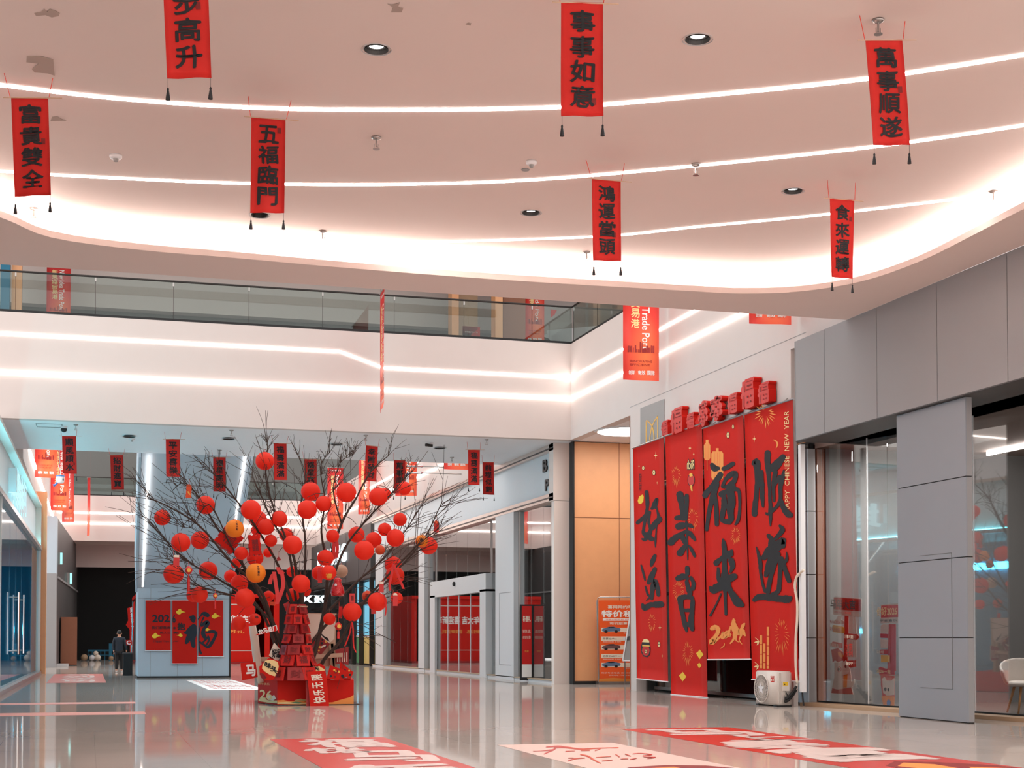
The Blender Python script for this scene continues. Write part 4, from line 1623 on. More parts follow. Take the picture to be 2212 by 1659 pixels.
coin(b, 1390, 1011, 3, 5); coin(b, 1413, 1021, 3.5, 6.5)
column(b, lambda s, t, d: raw(1380.5 + 6 * s, 1022 + 40 * t, d), '發財', 0, 0, 1, 1, 'ink', gap=0.05)
blob(b, [(1378, 1082), (1381, 1073), (1385, 1070), (1389, 1068), (1391, 1073), (1390, 1083), (1385, 1089), (1380, 1088)], 'yellow')
firework(b, 1409, 1343, 10, 22, 'gold_orange', 16, 3)
star4(b, 1426, 1356, 4, 8); star4(b, 1431, 1417, 2, 5); coin(b, 1424, 1392, 3, 6.5)
blob(b, [(1388, 1386), (1403, 1386), (1406, 1400), (1405, 1414), (1399, 1420), (1390, 1418), (1385, 1408), (1385, 1396)], 'ink')
blob(b, [(1389, 1397), (1402, 1397), (1404, 1405), (1402, 1414), (1397, 1417), (1391, 1415), (1387, 1406)], 'red_gloss', d=.008)
blob(b, [(1388, 1386), (1391, 1381), (1397, 1380), (1403, 1384), (1403, 1388), (1388, 1387)], 'pale_gold', d=.008)
blob(b, [(1388, 1393), (1404, 1394), (1404, 1397), (1388, 1396)], 'gold', d=.009)
coin(b, 1396, 1407, 3, 5, lambda x, y, d: raw(x, y, d + .004))
b.build('printed_motifs', r)

# 暴富
r, P = big_banner('tall red banner with brushed 暴富, second from the passage and reaching the floor', (1437, 942), (1516, 915), (1450, 1500), (1528, 1507), 0.02)
A = crop(1435, 1000, 4.37)
b = MB()
brush(b, [
    [(150, 300, 32), (162, 370, 26), (178, 450, 24), (182, 520, 24)],
    [(215, 310, 18), (214, 400, 18), (208, 480, 18), (205, 530, 16)],
    [(180, 330, 14), (215, 330, 14)],
    [(118, 520, 20), (165, 512, 24), (205, 500, 16)],
    [(135, 600, 28), (180, 590, 28), (210, 590, 14)], [(222, 578, 8), (250, 592, 18), (272, 606, 8)],
    [(65, 750, 30), (110, 705, 26), (170, 670, 20), (205, 650, 16), (250, 672, 22), (292, 725, 12)],
    [(212, 560, 12), (218, 700, 7), (221, 800, 7), (224, 915, 4)],
    [(180, 710, 24), (196, 755, 16)], [(152, 850, 30), (180, 810, 24), (210, 775, 16)],
    [(238, 785, 10), (265, 825, 14), (290, 880, 12)],
    [(220, 992, 20), (222, 1048, 18)],
    [(130, 1090, 22), (190, 1072, 26), (225, 1092, 14)], [(255, 1080, 12), (278, 1130, 18), (274, 1190, 16)],
    [(215, 1120, 16), (230, 1180, 20), (245, 1230, 22), (240, 1265, 18)],
    [(155, 1280, 26), (162, 1360, 20), (180, 1440, 18), (198, 1530, 18), (215, 1588, 10)],
    [(160, 1275, 24), (210, 1262, 20), (268, 1275, 16)],
    [(272, 1300, 18), (266, 1400, 20), (256, 1500, 24), (268, 1570, 18)],
    [(180, 1390, 14), (250, 1392, 16)], [(205, 1520, 20), (262, 1528, 22)]], A, 'ink', seed=4, d=.009)
b.build('calligraphy', r)
b = MB()
firework(b, 1461, 1026, 12, 27, 'gold_orange', 22, 1); firework(b, 1497, 1120, 14, 28, 'gold_orange', 20, 2)
firework(b, 1466, 1274, 15, 26, 'gold_orange', 22, 6); firework(b, 1486, 1409, 15, 28, 'gold_orange', 22, 7)
star4(b, 1491, 968, 3, 8); star4(b, 1499, 981, 2, 5)
write(b, lambda s, t, d: raw(1485 + 15 * s, 994 + 19 * t, d), 'Rich', 0, 0, 1, 1, 'ink', bold=0.16, mirror=True, d=.006)
write(b, lambda s, t, d: raw(1485 + 15 * s, 994 + 19 * t, d), 'Rich', 0, 0, 1, 1, 'pale_gold', bold=0.03, mirror=True, d=.010)
for k, (f, m) in enumerate(((1.0, 'ink'), (0.86, 'red_gloss'))):
    b.flat([raw(1493.5 + 8 * f * math.cos(i * math.pi / 9), 1037 + 14 * f * math.sin(i * math.pi / 9), .006 + .001 * k) for i in range(18)], m)
blob(b, [(1489, 1026), (1491, 1022), (1496, 1022), (1497, 1028), (1492, 1030)], 'gold', d=.009)
blob(b, [(1492, 1048), (1496, 1048), (1496, 1054), (1497, 1061), (1494, 1061), (1492, 1054)], 'gold', d=.009)
for cx, cy, k in ((1512, 1413, 1.0), (1475, 1461, 1.0), (1511, 1437, .6)):
    blob(b, [(cx - 8 * k, cy - 2), (cx - 3 * k, cy - 6 * k), (cx, cy - 10 * k), (cx + 4 * k, cy - 5 * k), (cx + 8 * k, cy + 1), (cx + 4 * k, cy + 6 * k), (cx, cy + 11 * k), (cx - 4 * k, cy + 5 * k)], 'yellow')
b.build('printed_motifs', r)

# 福来
r, P = big_banner('tall red banner with brushed 福来 and a gold 2026, shortest of the four', (1519, 925), (1605, 895), (1529, 1425), (1621, 1424), 0.02)
A = crop(1510, 960, 4.366)
b = MB()
for x0, x1, y0, y1 in ((1521, 1535, 957, 994), (1537, 1563, 975, 1036)):
    xm = (x0 + x1) / 2
    blob(b, [(x0, y0 + 5), (x0 + 3, y0), (x1 - 3, y0), (x1, y0 + 5), (x1, y1 - 5), (x1 - 3, y1), (x0 + 3, y1), (x0, y1 - 5)], 'gold_orange')
    blob(b, [(xm - 3, y0 - 7), (xm + 3, y0 - 7), (xm + 3, y0), (xm - 3, y0)], 'gold_orange')
    blob(b, [(xm - .4, y1), (xm + .4, y1), (xm + .4, y1 + 22), (xm - .4, y1 + 22)], 'gold_orange')
    for f in (0.3, 0.5, 0.7):
        xx = x0 + (x1 - x0) * f
        blob(b, [(xx - .3, y0 + 2), (xx + .3, y0 + 2), (xx + .3, y1 - 2), (xx - .3, y1 - 2)], 'orange_print', d=.007)
coin(b, 1584, 922, 2.5, 5); coin(b, 1573, 940, 3.5, 7.5)
firework(b, 1590, 1155, 13, 22, 'gold_orange', 22, 8)
b.build('printed_motifs', r)
b = MB()
brush(b, [
    [(128, 195, 20), (150, 225, 30), (185, 225, 16)],
    [(62, 480, 26), (80, 450, 26), (105, 420, 20), (155, 360, 24), (205, 285, 24)],
    [(165, 370, 28), (132, 500, 24), (97, 640, 19), (76, 805, 14)],
    [(158, 480, 14), (166, 600, 20), (172, 755, 18)],
    [(235, 230, 18), (272, 215, 22), (325, 182, 18)],
    [(225, 395, 14), (255, 330, 16), (290, 295, 22), (342, 272, 22), (338, 340, 22), (280, 392, 18), (228, 405, 10)],
    [(215, 470, 26), (270, 440, 20), (330, 392, 18)],
    [(240, 500, 22), (240, 580, 24), (228, 640, 22), (225, 715, 20), (290, 730, 24)],
    [(300, 440, 32), (312, 540, 34), (300, 610, 30), (308, 705, 26)], [(235, 590, 14), (300, 580, 16)],
    [(340, 420, 20), (378, 440, 15), (388, 540, 12), (384, 640, 12), (370, 720, 15), (346, 755, 8)],
    [(230, 895, 8), (240, 940, 20), (245, 1050, 20), (245, 1180, 24), (250, 1290, 36), (250, 1400, 16), (258, 1600, 13)],
    [(168, 1118, 26), (210, 1080, 18), (290, 1032, 34), (312, 1005, 14)],
    [(185, 1170, 12), (190, 1260, 18), (205, 1300, 18)],
    [(308, 1095, 26), (322, 1150, 22), (300, 1205, 10)], [(340, 1245, 26), (295, 1262, 34)],
    [(112, 1350, 14), (140, 1370, 36), (200, 1340, 36), (260, 1320, 44)],
    [(282, 1350, 24), (330, 1430, 28), (375, 1490, 38), (408, 1512, 22)],
    [(212, 1410, 7), (162, 1520, 7), (112, 1612, 10)]], A, 'ink', seed=7, d=.011)
b.build('calligraphy', r)
A = crop(1340, 1100, 3.607)
b = MB()
brush(b, [
    [(715, 930, 14), (745, 920, 18), (765, 945, 16), (745, 990, 14), (715, 1035, 22), (760, 1010, 10), (785, 990, 6)],
    [(800, 965, 9), (790, 995, 9), (805, 1005, 7), (815, 975, 7), (803, 960, 7)],
    [(822, 958, 6), (838, 955, 8), (832, 980, 7), (820, 1000, 7), (842, 990, 5)],
    [(862, 915, 6), (848, 960, 8), (850, 990, 8), (862, 975, 6), (852, 968, 5)],
    [(885, 860, 8), (885, 890, 16), (895, 930, 26), (920, 960, 22), (950, 950, 20), (975, 985, 5)],
    [(890, 870, 10), (872, 895, 8)], [(890, 970, 10), (885, 1010, 8), (860, 1045, 5)],
    [(905, 985, 8), (905, 1020, 5), (925, 1035, 3)],
    [(945, 940, 10), (960, 905, 12), (970, 892, 6)], [(945, 980, 8), (930, 1020, 4), (950, 1050, 3)], [(785, 1085, 2), (810, 1065, 4), (815, 1045, 2)]], A, 'gold_orange', seed=5)
b.build('gold_horse_print', r)

# 顺遂
r, P = big_banner('tall red banner with brushed 顺遂 and a bamboo print, behind the air conditioner', (1608, 895), (1712, 862), (1625, 1468), (1725, 1472), 0.02)
A = crop(1605, 950, 4.366)
b = MB()
brush(b, [
    [(95, 228, 12), (130, 212, 32), (140, 350, 24), (130, 500, 20), (115, 640, 24), (112, 698, 26)],
    [(180, 300, 14), (182, 420, 20), (185, 550, 18), (192, 630, 10)],
    [(235, 125, 26), (236, 250, 24), (250, 400, 15), (258, 550, 15), (262, 700, 17), (262, 812, 6)],
    [(290, 265, 38), (340, 212, 34), (380, 162, 24)],
    [(310, 305, 20), (292, 400, 17), (295, 575, 12)],
    [(390, 285, 7), (372, 370, 20), (356, 450, 20), (355, 560, 16), (320, 630, 15), (242, 700, 13), (220, 690, 7)],
    [(300, 420, 18), (350, 350, 18)],
    [(360, 560, 14), (385, 640, 24), (430, 700, 28), (452, 710, 22)],
    [(245, 905, 18), (270, 940, 22), (270, 1000, 28)],
    [(352, 812, 12), (375, 850, 22), (332, 910, 18), (298, 940, 12)],
    [(202, 1110, 24), (270, 1040, 44), (350, 980, 38), (388, 942, 20), (384, 1005, 18)],
    [(290, 1080, 36), (245, 1200, 28), (220, 1278, 18)],
    [(330, 1080, 28), (285, 1220, 20), (255, 1340, 20), (240, 1440, 18)],
    [(360, 1120, 20), (350, 1300, 18), (338, 1420, 20), (280, 1460, 18)],
    [(370, 1120, 18), (400, 1220, 20), (438, 1330, 20)], [(415, 1060, 5), (415, 1130, 14), (386, 1168, 12)],
    [(130, 1012, 5), (150, 1080, 13), (170, 1180, 18), (170, 1250, 12), (195, 1380, 11), (215, 1430, 14)],
    [(112, 1510, 18), (160, 1482, 26), (260, 1486, 28), (360, 1500, 28), (430, 1500, 33), (452, 1490, 16)]], A, 'ink', seed=9, d=.009)
b.build('calligraphy', r)
b = MB()
firework(b, 1653, 893, 26, 30, 'gold_orange', 20, 11, inner=0.2, w=2.2)
firework(b, 1689, 1370, 20, 46, 'gold_orange', 24, 12)
star4(b, 1630, 948, 4, 8)
brush(b, [[(1671, 950, .5), (1677, 953, 1.4), (1680, 960, 1.6), (1677, 968, .5)]], raw, 'gold_orange')
write(b, lambda s, t, d: raw(1694.5 + 10 * s + 2 * t, 888 + 220 * t, d), 'HAPPY  CHINESE  NEW  YEAR', 0, 0, 1, 1, 'pale_gold', rot=2, d=.007)
for x, y0, y1 in ((1642, 1372, 1445), (1649, 1390, 1446), (1657, 1354, 1446)):
    k = y0
    while k < y1:
        e = min(k + 21, y1)
        blob(b, [(x, k), (x + 5, k), (x + 5, e - 1.5), (x, e - 1.5)], 'gold_orange')
        k = e
for x, y in ((1641, 1385), (1640, 1438)):
    for dx, dy in ((-10, -8), (-12, 3), (-6, 9)):
        blob(b, [(x, y), (x + dx * .5 - 1, y + dy * .5 - 2), (x + dx, y + dy), (x + dx * .5 + 1, y + dy * .5 + 2)], 'pale_gold')
b.build('printed_motifs', r)

INKW = 1.0
# gold "M" plate behind
t = thing('shop_plate', 'gray shop plate with a thin gold looped M, left of the red ornaments', 'sign', BP.at(1408, 960))
QP = PX(XW - 0.02)
b = MB(); b.prism([QP.at(x, y) for x, y in [(1383, 882), (1434, 862), (1434, 948), (1383, 966)]], (0.015, 0, 0), 'gray_plastic'); b.build('plate', t)
A = crop(1380, 800, 6.506, plane=QP)
b = MB()
brush(b, [[(105, 1040, 6), (105, 800, 6), (108, 710, 5), (135, 720, 6), (190, 790, 7), (215, 920, 7), (205, 1010, 6), (185, 1050, 6), (160, 990, 6), (160, 930, 6), (185, 800, 6), (225, 710, 6), (258, 665, 6), (266, 670, 6), (266, 1000, 6)]], A, 'gold', rag=0.0)
b.build('gold_emblem', t)

# red relief ornaments standing on the banner rail
FU = [((310, 468, 680, 915), '福', 'small red 福 ornament at the far end of the row above the banners', .62),
      ((440, 682, 478, 885), '福', 'large red 福 ornament, second in the row above the banners', .72),
      ((665, 842, 572, 818), '福', 'small red 福 ornament, third in the row, in front of a cloud shape', .62),
      ((785, 935, 600, 800), 'cloud', 'red cloud shaped ornament between the 福 pieces', .8),
      ((835, 1010, 385, 770), 'plum', 'red pierced blossom ornament, left of a taller one', .75),
      ((995, 1242, 318, 690), 'plum', 'tall red pierced blossom ornament in the middle of the row', .72),
      ((1240, 1468, 288, 605), '福', 'medium red 福 ornament right of the pierced blossoms', .62),
      ((1428, 1708, 62, 535), '福', 'tallest red 福 ornament in the row above the banners', .68),
      ((1668, 1928, 130, 465), '福', 'red 福 ornament at the near end of the row above the banners', .62)]
for (x0, x1, y0, y1), kindc, lab, fr in FU:
    xf = x0 + (x1 - x0) * fr
    FP = PX(XW - 0.03 - 0.17 * (x1 - x0) / 260)
    A = crop(1380, 800, 6.506, plane=FP)
    sk = -0.40 * (xf - x0)
    def B_(u, v, d=0.0):
        return A(x0 + (xf - x0) * u, y0 + (y1 - y0) * (0.12 + 0.88 * v) + sk * (u - 0.5) * 0.9, d)
    depth = Vector((XW - FP.p.x - 0.02, 0, 0))
    t = thing('relief_ornament', lab, 'ornament', B_(0.5, 1), 'red ornaments above the tall banners')
    b = MB()
    if kindc == '福':
        out = [(.12, .05), (.30, .05), (.34, .0), (.96, .0), (1.0, .05), (.97, .13), (.92, .15), (.92, .36), (.97, .42), (.97, .97), (.9, 1.0), (.36, 1.0), (.33, .9), (.24, 1.0), (.12, .97), (.12, .62), (.03, .6), (.0, .52), (.1, .42), (.03, .34), (.06, .24), (.12, .2)]
        b.prism([B_(u, v) for u, v in out], depth, 'red_gloss', 'red_print')
        b.build('body', t)
        b = MB()
        for q in ([(.5, .22), (.82, .22), (.82, .27), (.5, .27)], [(.42, .10), (.9, .10), (.9, .115), (.42, .115)], [(.42, .36), (.9, .36), (.9, .385), (.42, .385)], [(.28, .18), (.32, .18), (.34, .44), (.29, .42)], [(.26, .55), (.29, .55), (.29, .92), (.26, .92)],
                  [(.50, .58), (.58, .58), (.58, .65), (.50, .65)], [(.74, .58), (.82, .58), (.82, .65), (.74, .65)], [(.50, .77), (.58, .77), (.58, .84), (.50, .84)], [(.74, .77), (.82, .77), (.82, .84), (.74, .84)]):
            b.flat([B_(u, v, .012) for u, v in q], 'faint_ink')
        b.build('cut_lines', t)
    elif kindc == 'plum':
        out = [(.5 + (.42 + .08 * math.cos(i * 2 * math.pi / 6 * 1.0)) * math.cos(i * 2 * math.pi / 30), .5 + (.44 + .06 * math.cos(5 * i * 2 * math.pi / 30)) * math.sin(i * 2 * math.pi / 30)) for i in range(30)]
        b.prism([B_(u, v) for u, v in out], depth * 0.5, 'red_gloss', 'red_print')
        for cx, cy in ((.2, .2), (.8, .15), (.15, .7), (.85, .75), (.5, .95), (.5, .1)):
            b.prism([B_(cx + .17 * math.cos(i * math.pi / 5), cy + .12 * math.sin(i * math.pi / 5)) for i in range(10)], depth, 'red_gloss', 'red_print')
        b.build('body', t)
        b = MB()
        for cx, cy in ((.35, .3), (.65, .3), (.3, .6), (.7, .6), (.5, .45), (.5, .75), (.2, .2), (.8, .15)):
            b.flat([B_(cx + .06 * math.cos(i * math.pi / 4), cy + .045 * math.sin(i * math.pi / 4), .012) for i in range(8)], 'faint_ink')
        b.build('cut_lines', t)
    else:
        out = [(.5 + (.40 + .09 * math.cos(4 * i * 2 * math.pi / 32)) * math.cos(i * 2 * math.pi / 32), .5 + (.42 + .07 * math.cos(4 * i * 2 * math.pi / 32)) * math.sin(i * 2 * math.pi / 32)) for i in range(32)]
        b.prism([B_(u, v) for u, v in out], depth * 0.7, 'red_print')
        b.build('body', t)
# ------------------------------------------------------------------ the decorated tree in its planter
TY = 31.6
TC = onY(642, 1440, TY)


def limb_pts(px, dy):
    """pixel polyline -> 3-D, running from the trunk's depth to TY + dy at the tip"""
    n = len(px)
    return [onY(x, y, TY + dy * (i / (n - 1)) ** 1.2) for i, (x, y) in enumerate(px)]


LIMBS = [
    ([(664, 1466), (690, 1370), (703, 1300), (712, 1215), (738, 1130), (768, 1078), (800, 1020), (838, 985)], 0.5, .055),
    ([(650, 1466), (655, 1380), (652, 1300), (641, 1240), (630, 1192), (590, 1128), (560, 1060)], -0.5, .06),
    ([(684, 1466), (700, 1425), (735, 1385), (770, 1322), (820, 1262), (880, 1200), (905, 1175), (950, 1140)], -0.6, .045),
    ([(662, 1400), (720, 1335), (790, 1298), (850, 1240), (915, 1165), (945, 1105), (957, 1080)], 0.4, .035),
    ([(632, 1466), (590, 1345), (560, 1272), (500, 1215), (430, 1135), (355, 1090), (322, 1078)], -0.4, .045),
    ([(622, 1466), (580, 1330), (525, 1222), (470, 1142), (430, 1075), (398, 1043), (372, 1060)], 0.7, .04),
    ([(616, 1466), (565, 1320), (490, 1262), (420, 1222), (360, 1170), (331, 1125)], 0.3, .035),
    ([(640, 1330), (605, 1230), (560, 1150), (510, 1080), (468, 1030), (440, 1010)], -0.8, .035),
    ([(640, 1300), (622, 1180), (592, 1100), (574, 1030), (578, 965), (574, 945)], 0.6, .03),
    ([(652, 1330), (660, 1180), (650, 1090), (662, 1030), (644, 985)], 0.9, .03),
    ([(703, 1300), (742, 1190), (790, 1125), (838, 1075), (868, 1040), (888, 1020)], -0.3, .03),
    ([(712, 1240), (694, 1150), (702, 1085), (692, 1010), (712, 978)], -0.5, .028),
    ([(700, 1330), (765, 1262), (830, 1205), (880, 1140), (915, 1085)], 0.8, .03),
    ([(590, 1345), (540, 1300), (480, 1280), (425, 1262), (380, 1215)], -0.9, .028),
    ([(560, 1272), (500, 1180), (452, 1090), (410, 1140), (370, 1120)], 0.1, .02),
    ([(738, 1130), (720, 1060), (735, 1000), (760, 985)], 0.2, .02)]
tree = thing('lantern_tree', 'leafless decorated tree with many thin dark branches rising from the red planter', 'tree', (TC.x, TC.y, 0.35))
rnd = random.Random(11)
LIMB3 = []
for k, (px, dy, r0) in enumerate(LIMBS):
    P3 = [Vector(p) for p in smooth_path([tuple(p) for p in limb_pts(px, dy)], 4)]
    n = len(P3)
    b = MB()
    b.tube(P3, [r0 * (1 - 0.82 * i / (n - 1)) for i in range(n)], 'branch', 7)
    br = b.build('branch', tree, True)
    LIMB3.append((P3, br))
    b = MB()
    for q in range(24):
        i = rnd.randint(n // 3, n - 1)
        p = P3[i]
        out = (p - Vector((TC.x, TC.y, 2.2)))
        out.normalize()
        d = (out + Vector((rnd.uniform(-.8, .8), rnd.uniform(-.6, .6), rnd.uniform(-.3, .9)))).normalized()
        bend = Vector((rnd.uniform(-.5, .5), rnd.uniform(-.4, .4), rnd.uniform(-.5, .4)))
        L = rnd.uniform(0.45, 1.25) * (1.0 if p.z < 4.6 else 0.5)
        pts = [p + d * (L * t) + bend * (L * t * t * 0.6) for t in (0, .2, .45, .7, 1)]
        b.tube(pts, [.008, .007, .006, .0048, .004], 'branch', 4, False)
        if rnd.random() < 0.7:
            m = pts[2]
            d2 = (d + Vector((rnd.uniform(-1, 1), rnd.uniform(-.5, .5), rnd.uniform(-.6, .8)))).normalized()
            b.tube([m, m + d2 * 0.3 * L, m + d2 * 0.6 * L + bend * .2], [.006, .005, .0035], 'branch', 4, False)
    tw = b.build('twigs', br)
    tw['kind'] = 'stuff'


def reach(b, p, r=.006):
    """twig from the nearest branch to p"""
    best = min((q for P3, _ in LIMB3 for q in P3), key=lambda q: (q - p).length + max(0, p.z - q.z) * .2)
    m = best.lerp(p, 0.5) + Vector((0, 0, 0.06 * (best - p).length + .02))
    b.tube([best, m, p], [r * 1.4, r * 1.1, r], 'branch', 4, False)


CON = MB()          # twigs that carry the ornaments
NEAR = 0


def hang_y(px, py, k):
    return TY + [-1.0, -.35, .25, .7, 1.1][k]


# x, y, radius, depth step (0 near .. 4 far), material, label
LN_ = [
    (572, 996, 20, 2, 'red_lantern', 'topmost round red lantern of the tree, touching a far scroll'),
    (671, 1062, 21, 2, 'red_lantern', 'round red lantern covering the foot of a scroll, upper middle of the tree'),
    (663.5, 1101, 21, 1, 'red_lantern', 'round red lantern straight below the one at the scroll foot'),
    (699, 1088, 17.5, 1, 'red_lantern', 'round red lantern against the left edge of the fully visible printed banner'),
    (748, 1064, 22, 1, 'red_lantern', 'big round red lantern between two printed banners near the tree top'),
    (817, 1073, 20.6, 1, 'red_lantern', 'front one of two overlapping red lanterns at the upper right of the tree'),
    (832, 1067, 13.5, 3, 'red_lantern', 'smaller red lantern tucked behind a big one at the upper right of the tree'),
    (873, 1055, 15.5, 2, 'red_lantern', 'small red lantern covering the last far scroll before the sign band'),
    (444, 1091, 20, 2, 'red_lantern', 'round red lantern alone before the escalator underside, upper left of the tree'),
    (350.5, 1118, 17, 2, 'red_lantern', 'leftmost red lantern of the tree, small, beside the left light strip'),
    (542, 1101, 21.6, 0, 'red_lantern', 'big red lantern with a bow on top, right of the escalator light strip'),
    (558, 1122, 19, 3, 'red_lantern', 'red lantern mostly hidden in the cluster of four by the light strip'),
    (575, 1138, 18, 1, 'red_lantern', 'lowest front lantern of the cluster of four by the light strip'),
    (554, 1145, 12, 4, 'red_lantern', 'sliver of red lantern peeping out above the hanging red box'),
    (603, 1121, 18, 1, 'red_lantern', 'round red lantern crossing the distant light strips, right of the cluster'),
    (618, 1155, 15, 3, 'red_lantern', 'red lantern half hidden behind the big central one'),
    (632, 1177, 21, 0, 'red_lantern', 'big red lantern in the centre of the tree above a thick branch'),
    (585, 1168, 13.5, 1, 'red_lantern', 'small red lantern between the hanging red box and the central lantern'),
    (521, 1195, 14.5, 1, 'red_lantern', 'small red lantern just under the tilted red box'),
    (579, 1194, 10.5, 3, 'red_lantern', 'very small red lantern below the hanging red box'),
    (551, 1205, 18, 3, 'red_lantern', 'red lantern above the orange one in the middle of the tree'),
    (510, 1217, 11.5, 3, 'red_lantern', 'small red lantern touching the escalator light strip'),
    (390.6, 1172, 20.4, 1, 'red_lantern', 'left one of two red lanterns side by side over the escalator underside'),
    (432, 1167, 19.6, 2, 'red_lantern', 'right one of two red lanterns side by side over the escalator underside'),
    (375, 1240, 21.5, 1, 'red_lantern', 'red lantern with an envelope above it, lower left of the tree'),
    (449.6, 1233, 20, 3, 'red_lantern', 'red lantern crossed by branches just above the white panel'),
    (431, 1284.5, 18, 1, 'red_lantern', 'front red lantern of a pair overlapping the wall hanging'),
    (418, 1286, 15, 3, 'red_lantern', 'rear red lantern of a pair overlapping the wall hanging'),
    (529, 1292, 21.5, 0, 'red_lantern', 'big red lantern at the right edge of the white panel'),
    (516, 1347, 16, 2, 'red_lantern', 'pale red lantern in front of the red booth, lowest on its side'),
    (580, 1288, 12, 3, 'red_lantern', 'small red lantern left of the red ribbons'),
    (650, 1261, 20, 0, 'red_lantern', 'big red lantern above the red packet tower'),
    (633, 1285, 15, 2, 'red_lantern', 'red lantern behind the one above the packet tower, lower and left'),
    (659, 1276, 13, 3, 'red_lantern', 'red lantern behind the one above the packet tower, lower and right'),
    (631, 1235, 12, 3, 'red_lantern', 'small lettered red lantern beside the thick branch'),
    (517, 1260, 19, 3, 'red_lantern', 'red lantern tangled in branches over the top of the booth'),
    (498, 1245, 14, 4, 'red_lantern', 'small red lantern at the corner of the white panel behind branches'),
    (864, 1122, 15, 2, 'red_lantern', 'small red lantern before the storefront trim, upper right'),
    (831, 1144, 15, 3, 'red_lantern', 'small red lantern crossed by a branch before the storefront sign band'),
    (854, 1162, 20, 1, 'red_lantern', 'big red lantern under the storefront sign band, right of the tree'),
    (770, 1155, 18, 2, 'red_lantern', 'red lantern crossed by branches above the big right one'),
    (807, 1167, 18, 3, 'red_lantern', 'red lantern behind the biggest one on the right side'),
    (786.5, 1189, 22, 0, 'red_lantern', 'biggest red lantern on the right side, right of the lit sign letters'),
    (820.7, 1188, 11, 2, 'pumpkin', 'small orange red lantern beside the biggest right lantern'),
    (718.5, 1158, 14.5, 1, 'red_lantern', 'small red lantern just below the fully visible printed banner'),
    (926, 1179, 19.7, 2, 'red_lantern', 'rightmost red lantern of the tree, behind a yellow one'),
    (703, 1205, 18, 1, 'red_lantern', 'red lantern covering the lit sign letters'),
    (849, 1220, 19, 3, 'red_lantern', 'upper of two stacked red lanterns with ribbons, far right'),
    (853, 1243.5, 21, 2, 'red_lantern', 'lower of two stacked red lanterns with ribbons, far right'),
    (689, 1238, 16, 3, 'red_lantern', 'red lantern behind a red strip, left of the gold printed one'),
    (760.6, 1322, 21, 0, 'red_lantern', 'big red lantern hanging low before the cyan lit doors'),
    (815, 1300, 21, 0, 'red_lantern', 'big red lantern hanging low before the red reflection'),
    (857, 1292, 13.5, 2, 'red_lantern', 'small low red lantern with an envelope in front, rightmost below'),
    (711.5, 1337, 13.5, 1, 'red_lantern', 'small red lantern in front of the cream board'),
    (507, 1142, 20, 0, 'orange_lantern', 'orange lettered lantern in front of the tilted red box'),
    (552.5, 1238, 21.5, 0, 'orange_lantern', 'orange lettered lantern in the middle of the tree'),
    (911, 1169, 14, 1, 'orange_lantern', 'small yellow orange lantern at the right end of the tree'),
    (794, 1288, 12.5, 2, 'pumpkin', 'small orange printed lantern beside a big low red one'),
    (710, 1237, 17, 0, 'red_lantern', 'red lantern with a gold print on its foot and a tassel'),
    (551, 1338, 13, 1, 'red_lantern', 'small dark spotted red lantern with a nub foot, by the sign strip'),
]
def lantern_proto(m):
    t = thing('paper_lantern', 'x', 'lantern', (0, 0, 0), 'paper lanterns in the tree')
    prof = []
    n = 22
    for i in range(n + 1):
        a = -math.pi / 2 + math.pi * i / n
        r = math.cos(a)
        r *= 1 - (0.012 if i % 2 else 0)
        z = math.sin(a) * 0.98
        if r > 0.16:
            prof.append((r, z))
    b = MB(); b.lathe((0, 0, 0), prof, m, 26); b.build('shade', t, True)
    b = MB()
    b.lathe((0, 0, 0.95), [(0.19, 0), (0.19, 0.05), (0.16, 0.05)], 'red_dark', 14)
    b.build('rim', t)
    b = MB(); b.tube([(0, 0, 0.93), (0, 0, 1.28)], 0.02, 'string_red', 4); b.build('cord', t)
    return t


PROTO = {}
for x, y, rp, k, m, lab in LN_:
    Y = hang_y(x, y, k)
    p = onY(x, y, Y)
    r = rp * Y / 3205.0 * 1.0
    if m not in PROTO:
        PROTO[m] = o = lantern_proto(m)
    else:
        src = PROTO[m]
        o = src.copy()
        col.objects.link(o)
        for ch in src.children:
            c = ch.copy()
            col.objects.link(c)
            c.parent = o
    o.location = p
    o.scale = (r, r, r)
    o.rotation_euler = (rnd.uniform(-.12, .12), rnd.uniform(-.12, .12), rnd.uniform(0, 6))
    o['label'] = lab
    WL[o.name] = p.copy()
    reach(CON, p + Vector((0, 0, r * 1.26)))


def on_ball(px, py, rp, k, body, m, s0, t0, s1, t1, parent, **kw):
    """lettering wrapped on the side of a lantern that faces the hall"""
    Y = hang_y(px, py, k)
    c = onY(px, py, Y)
    r = rp * Y / 3205.0
    f = (CAM - c); f.z = 0; f.normalize()
    sd = Vector((-f.y, f.x, 0))

    def at(s, t, d):
        a, e = (s - 0.5) * 2.2, (0.5 - t) * 2.2
        return c + (f * math.cos(a) * math.cos(e) + sd * math.sin(a) * math.cos(e) + Vector((0, 0, math.sin(e)))) * (r + d)
    b = MB()
    column(b, at, body, s0, t0, s1, t1, m, bold=0.03, d=0.006, **kw)
    return b.build('print', parent)


def find(lab):
    return next(o for o in col.objects if o.type == 'EMPTY' and o.get('label') == lab)


def print_on(lab, body, m, s0, t0, s1, t1):
    row = next(r for r in LN_ if r[5] == lab)
    o = find(lab)
    x, y, rp, k = row[:4]
    q = on_ball(x, y, rp, k, body, m, s0, t0, s1, t1, None)
    q.parent = o
    o_m = Matrix.LocRotScale(o.location, o.rotation_euler, o.scale)
    q.matrix_parent_inverse = o_m.inverted()


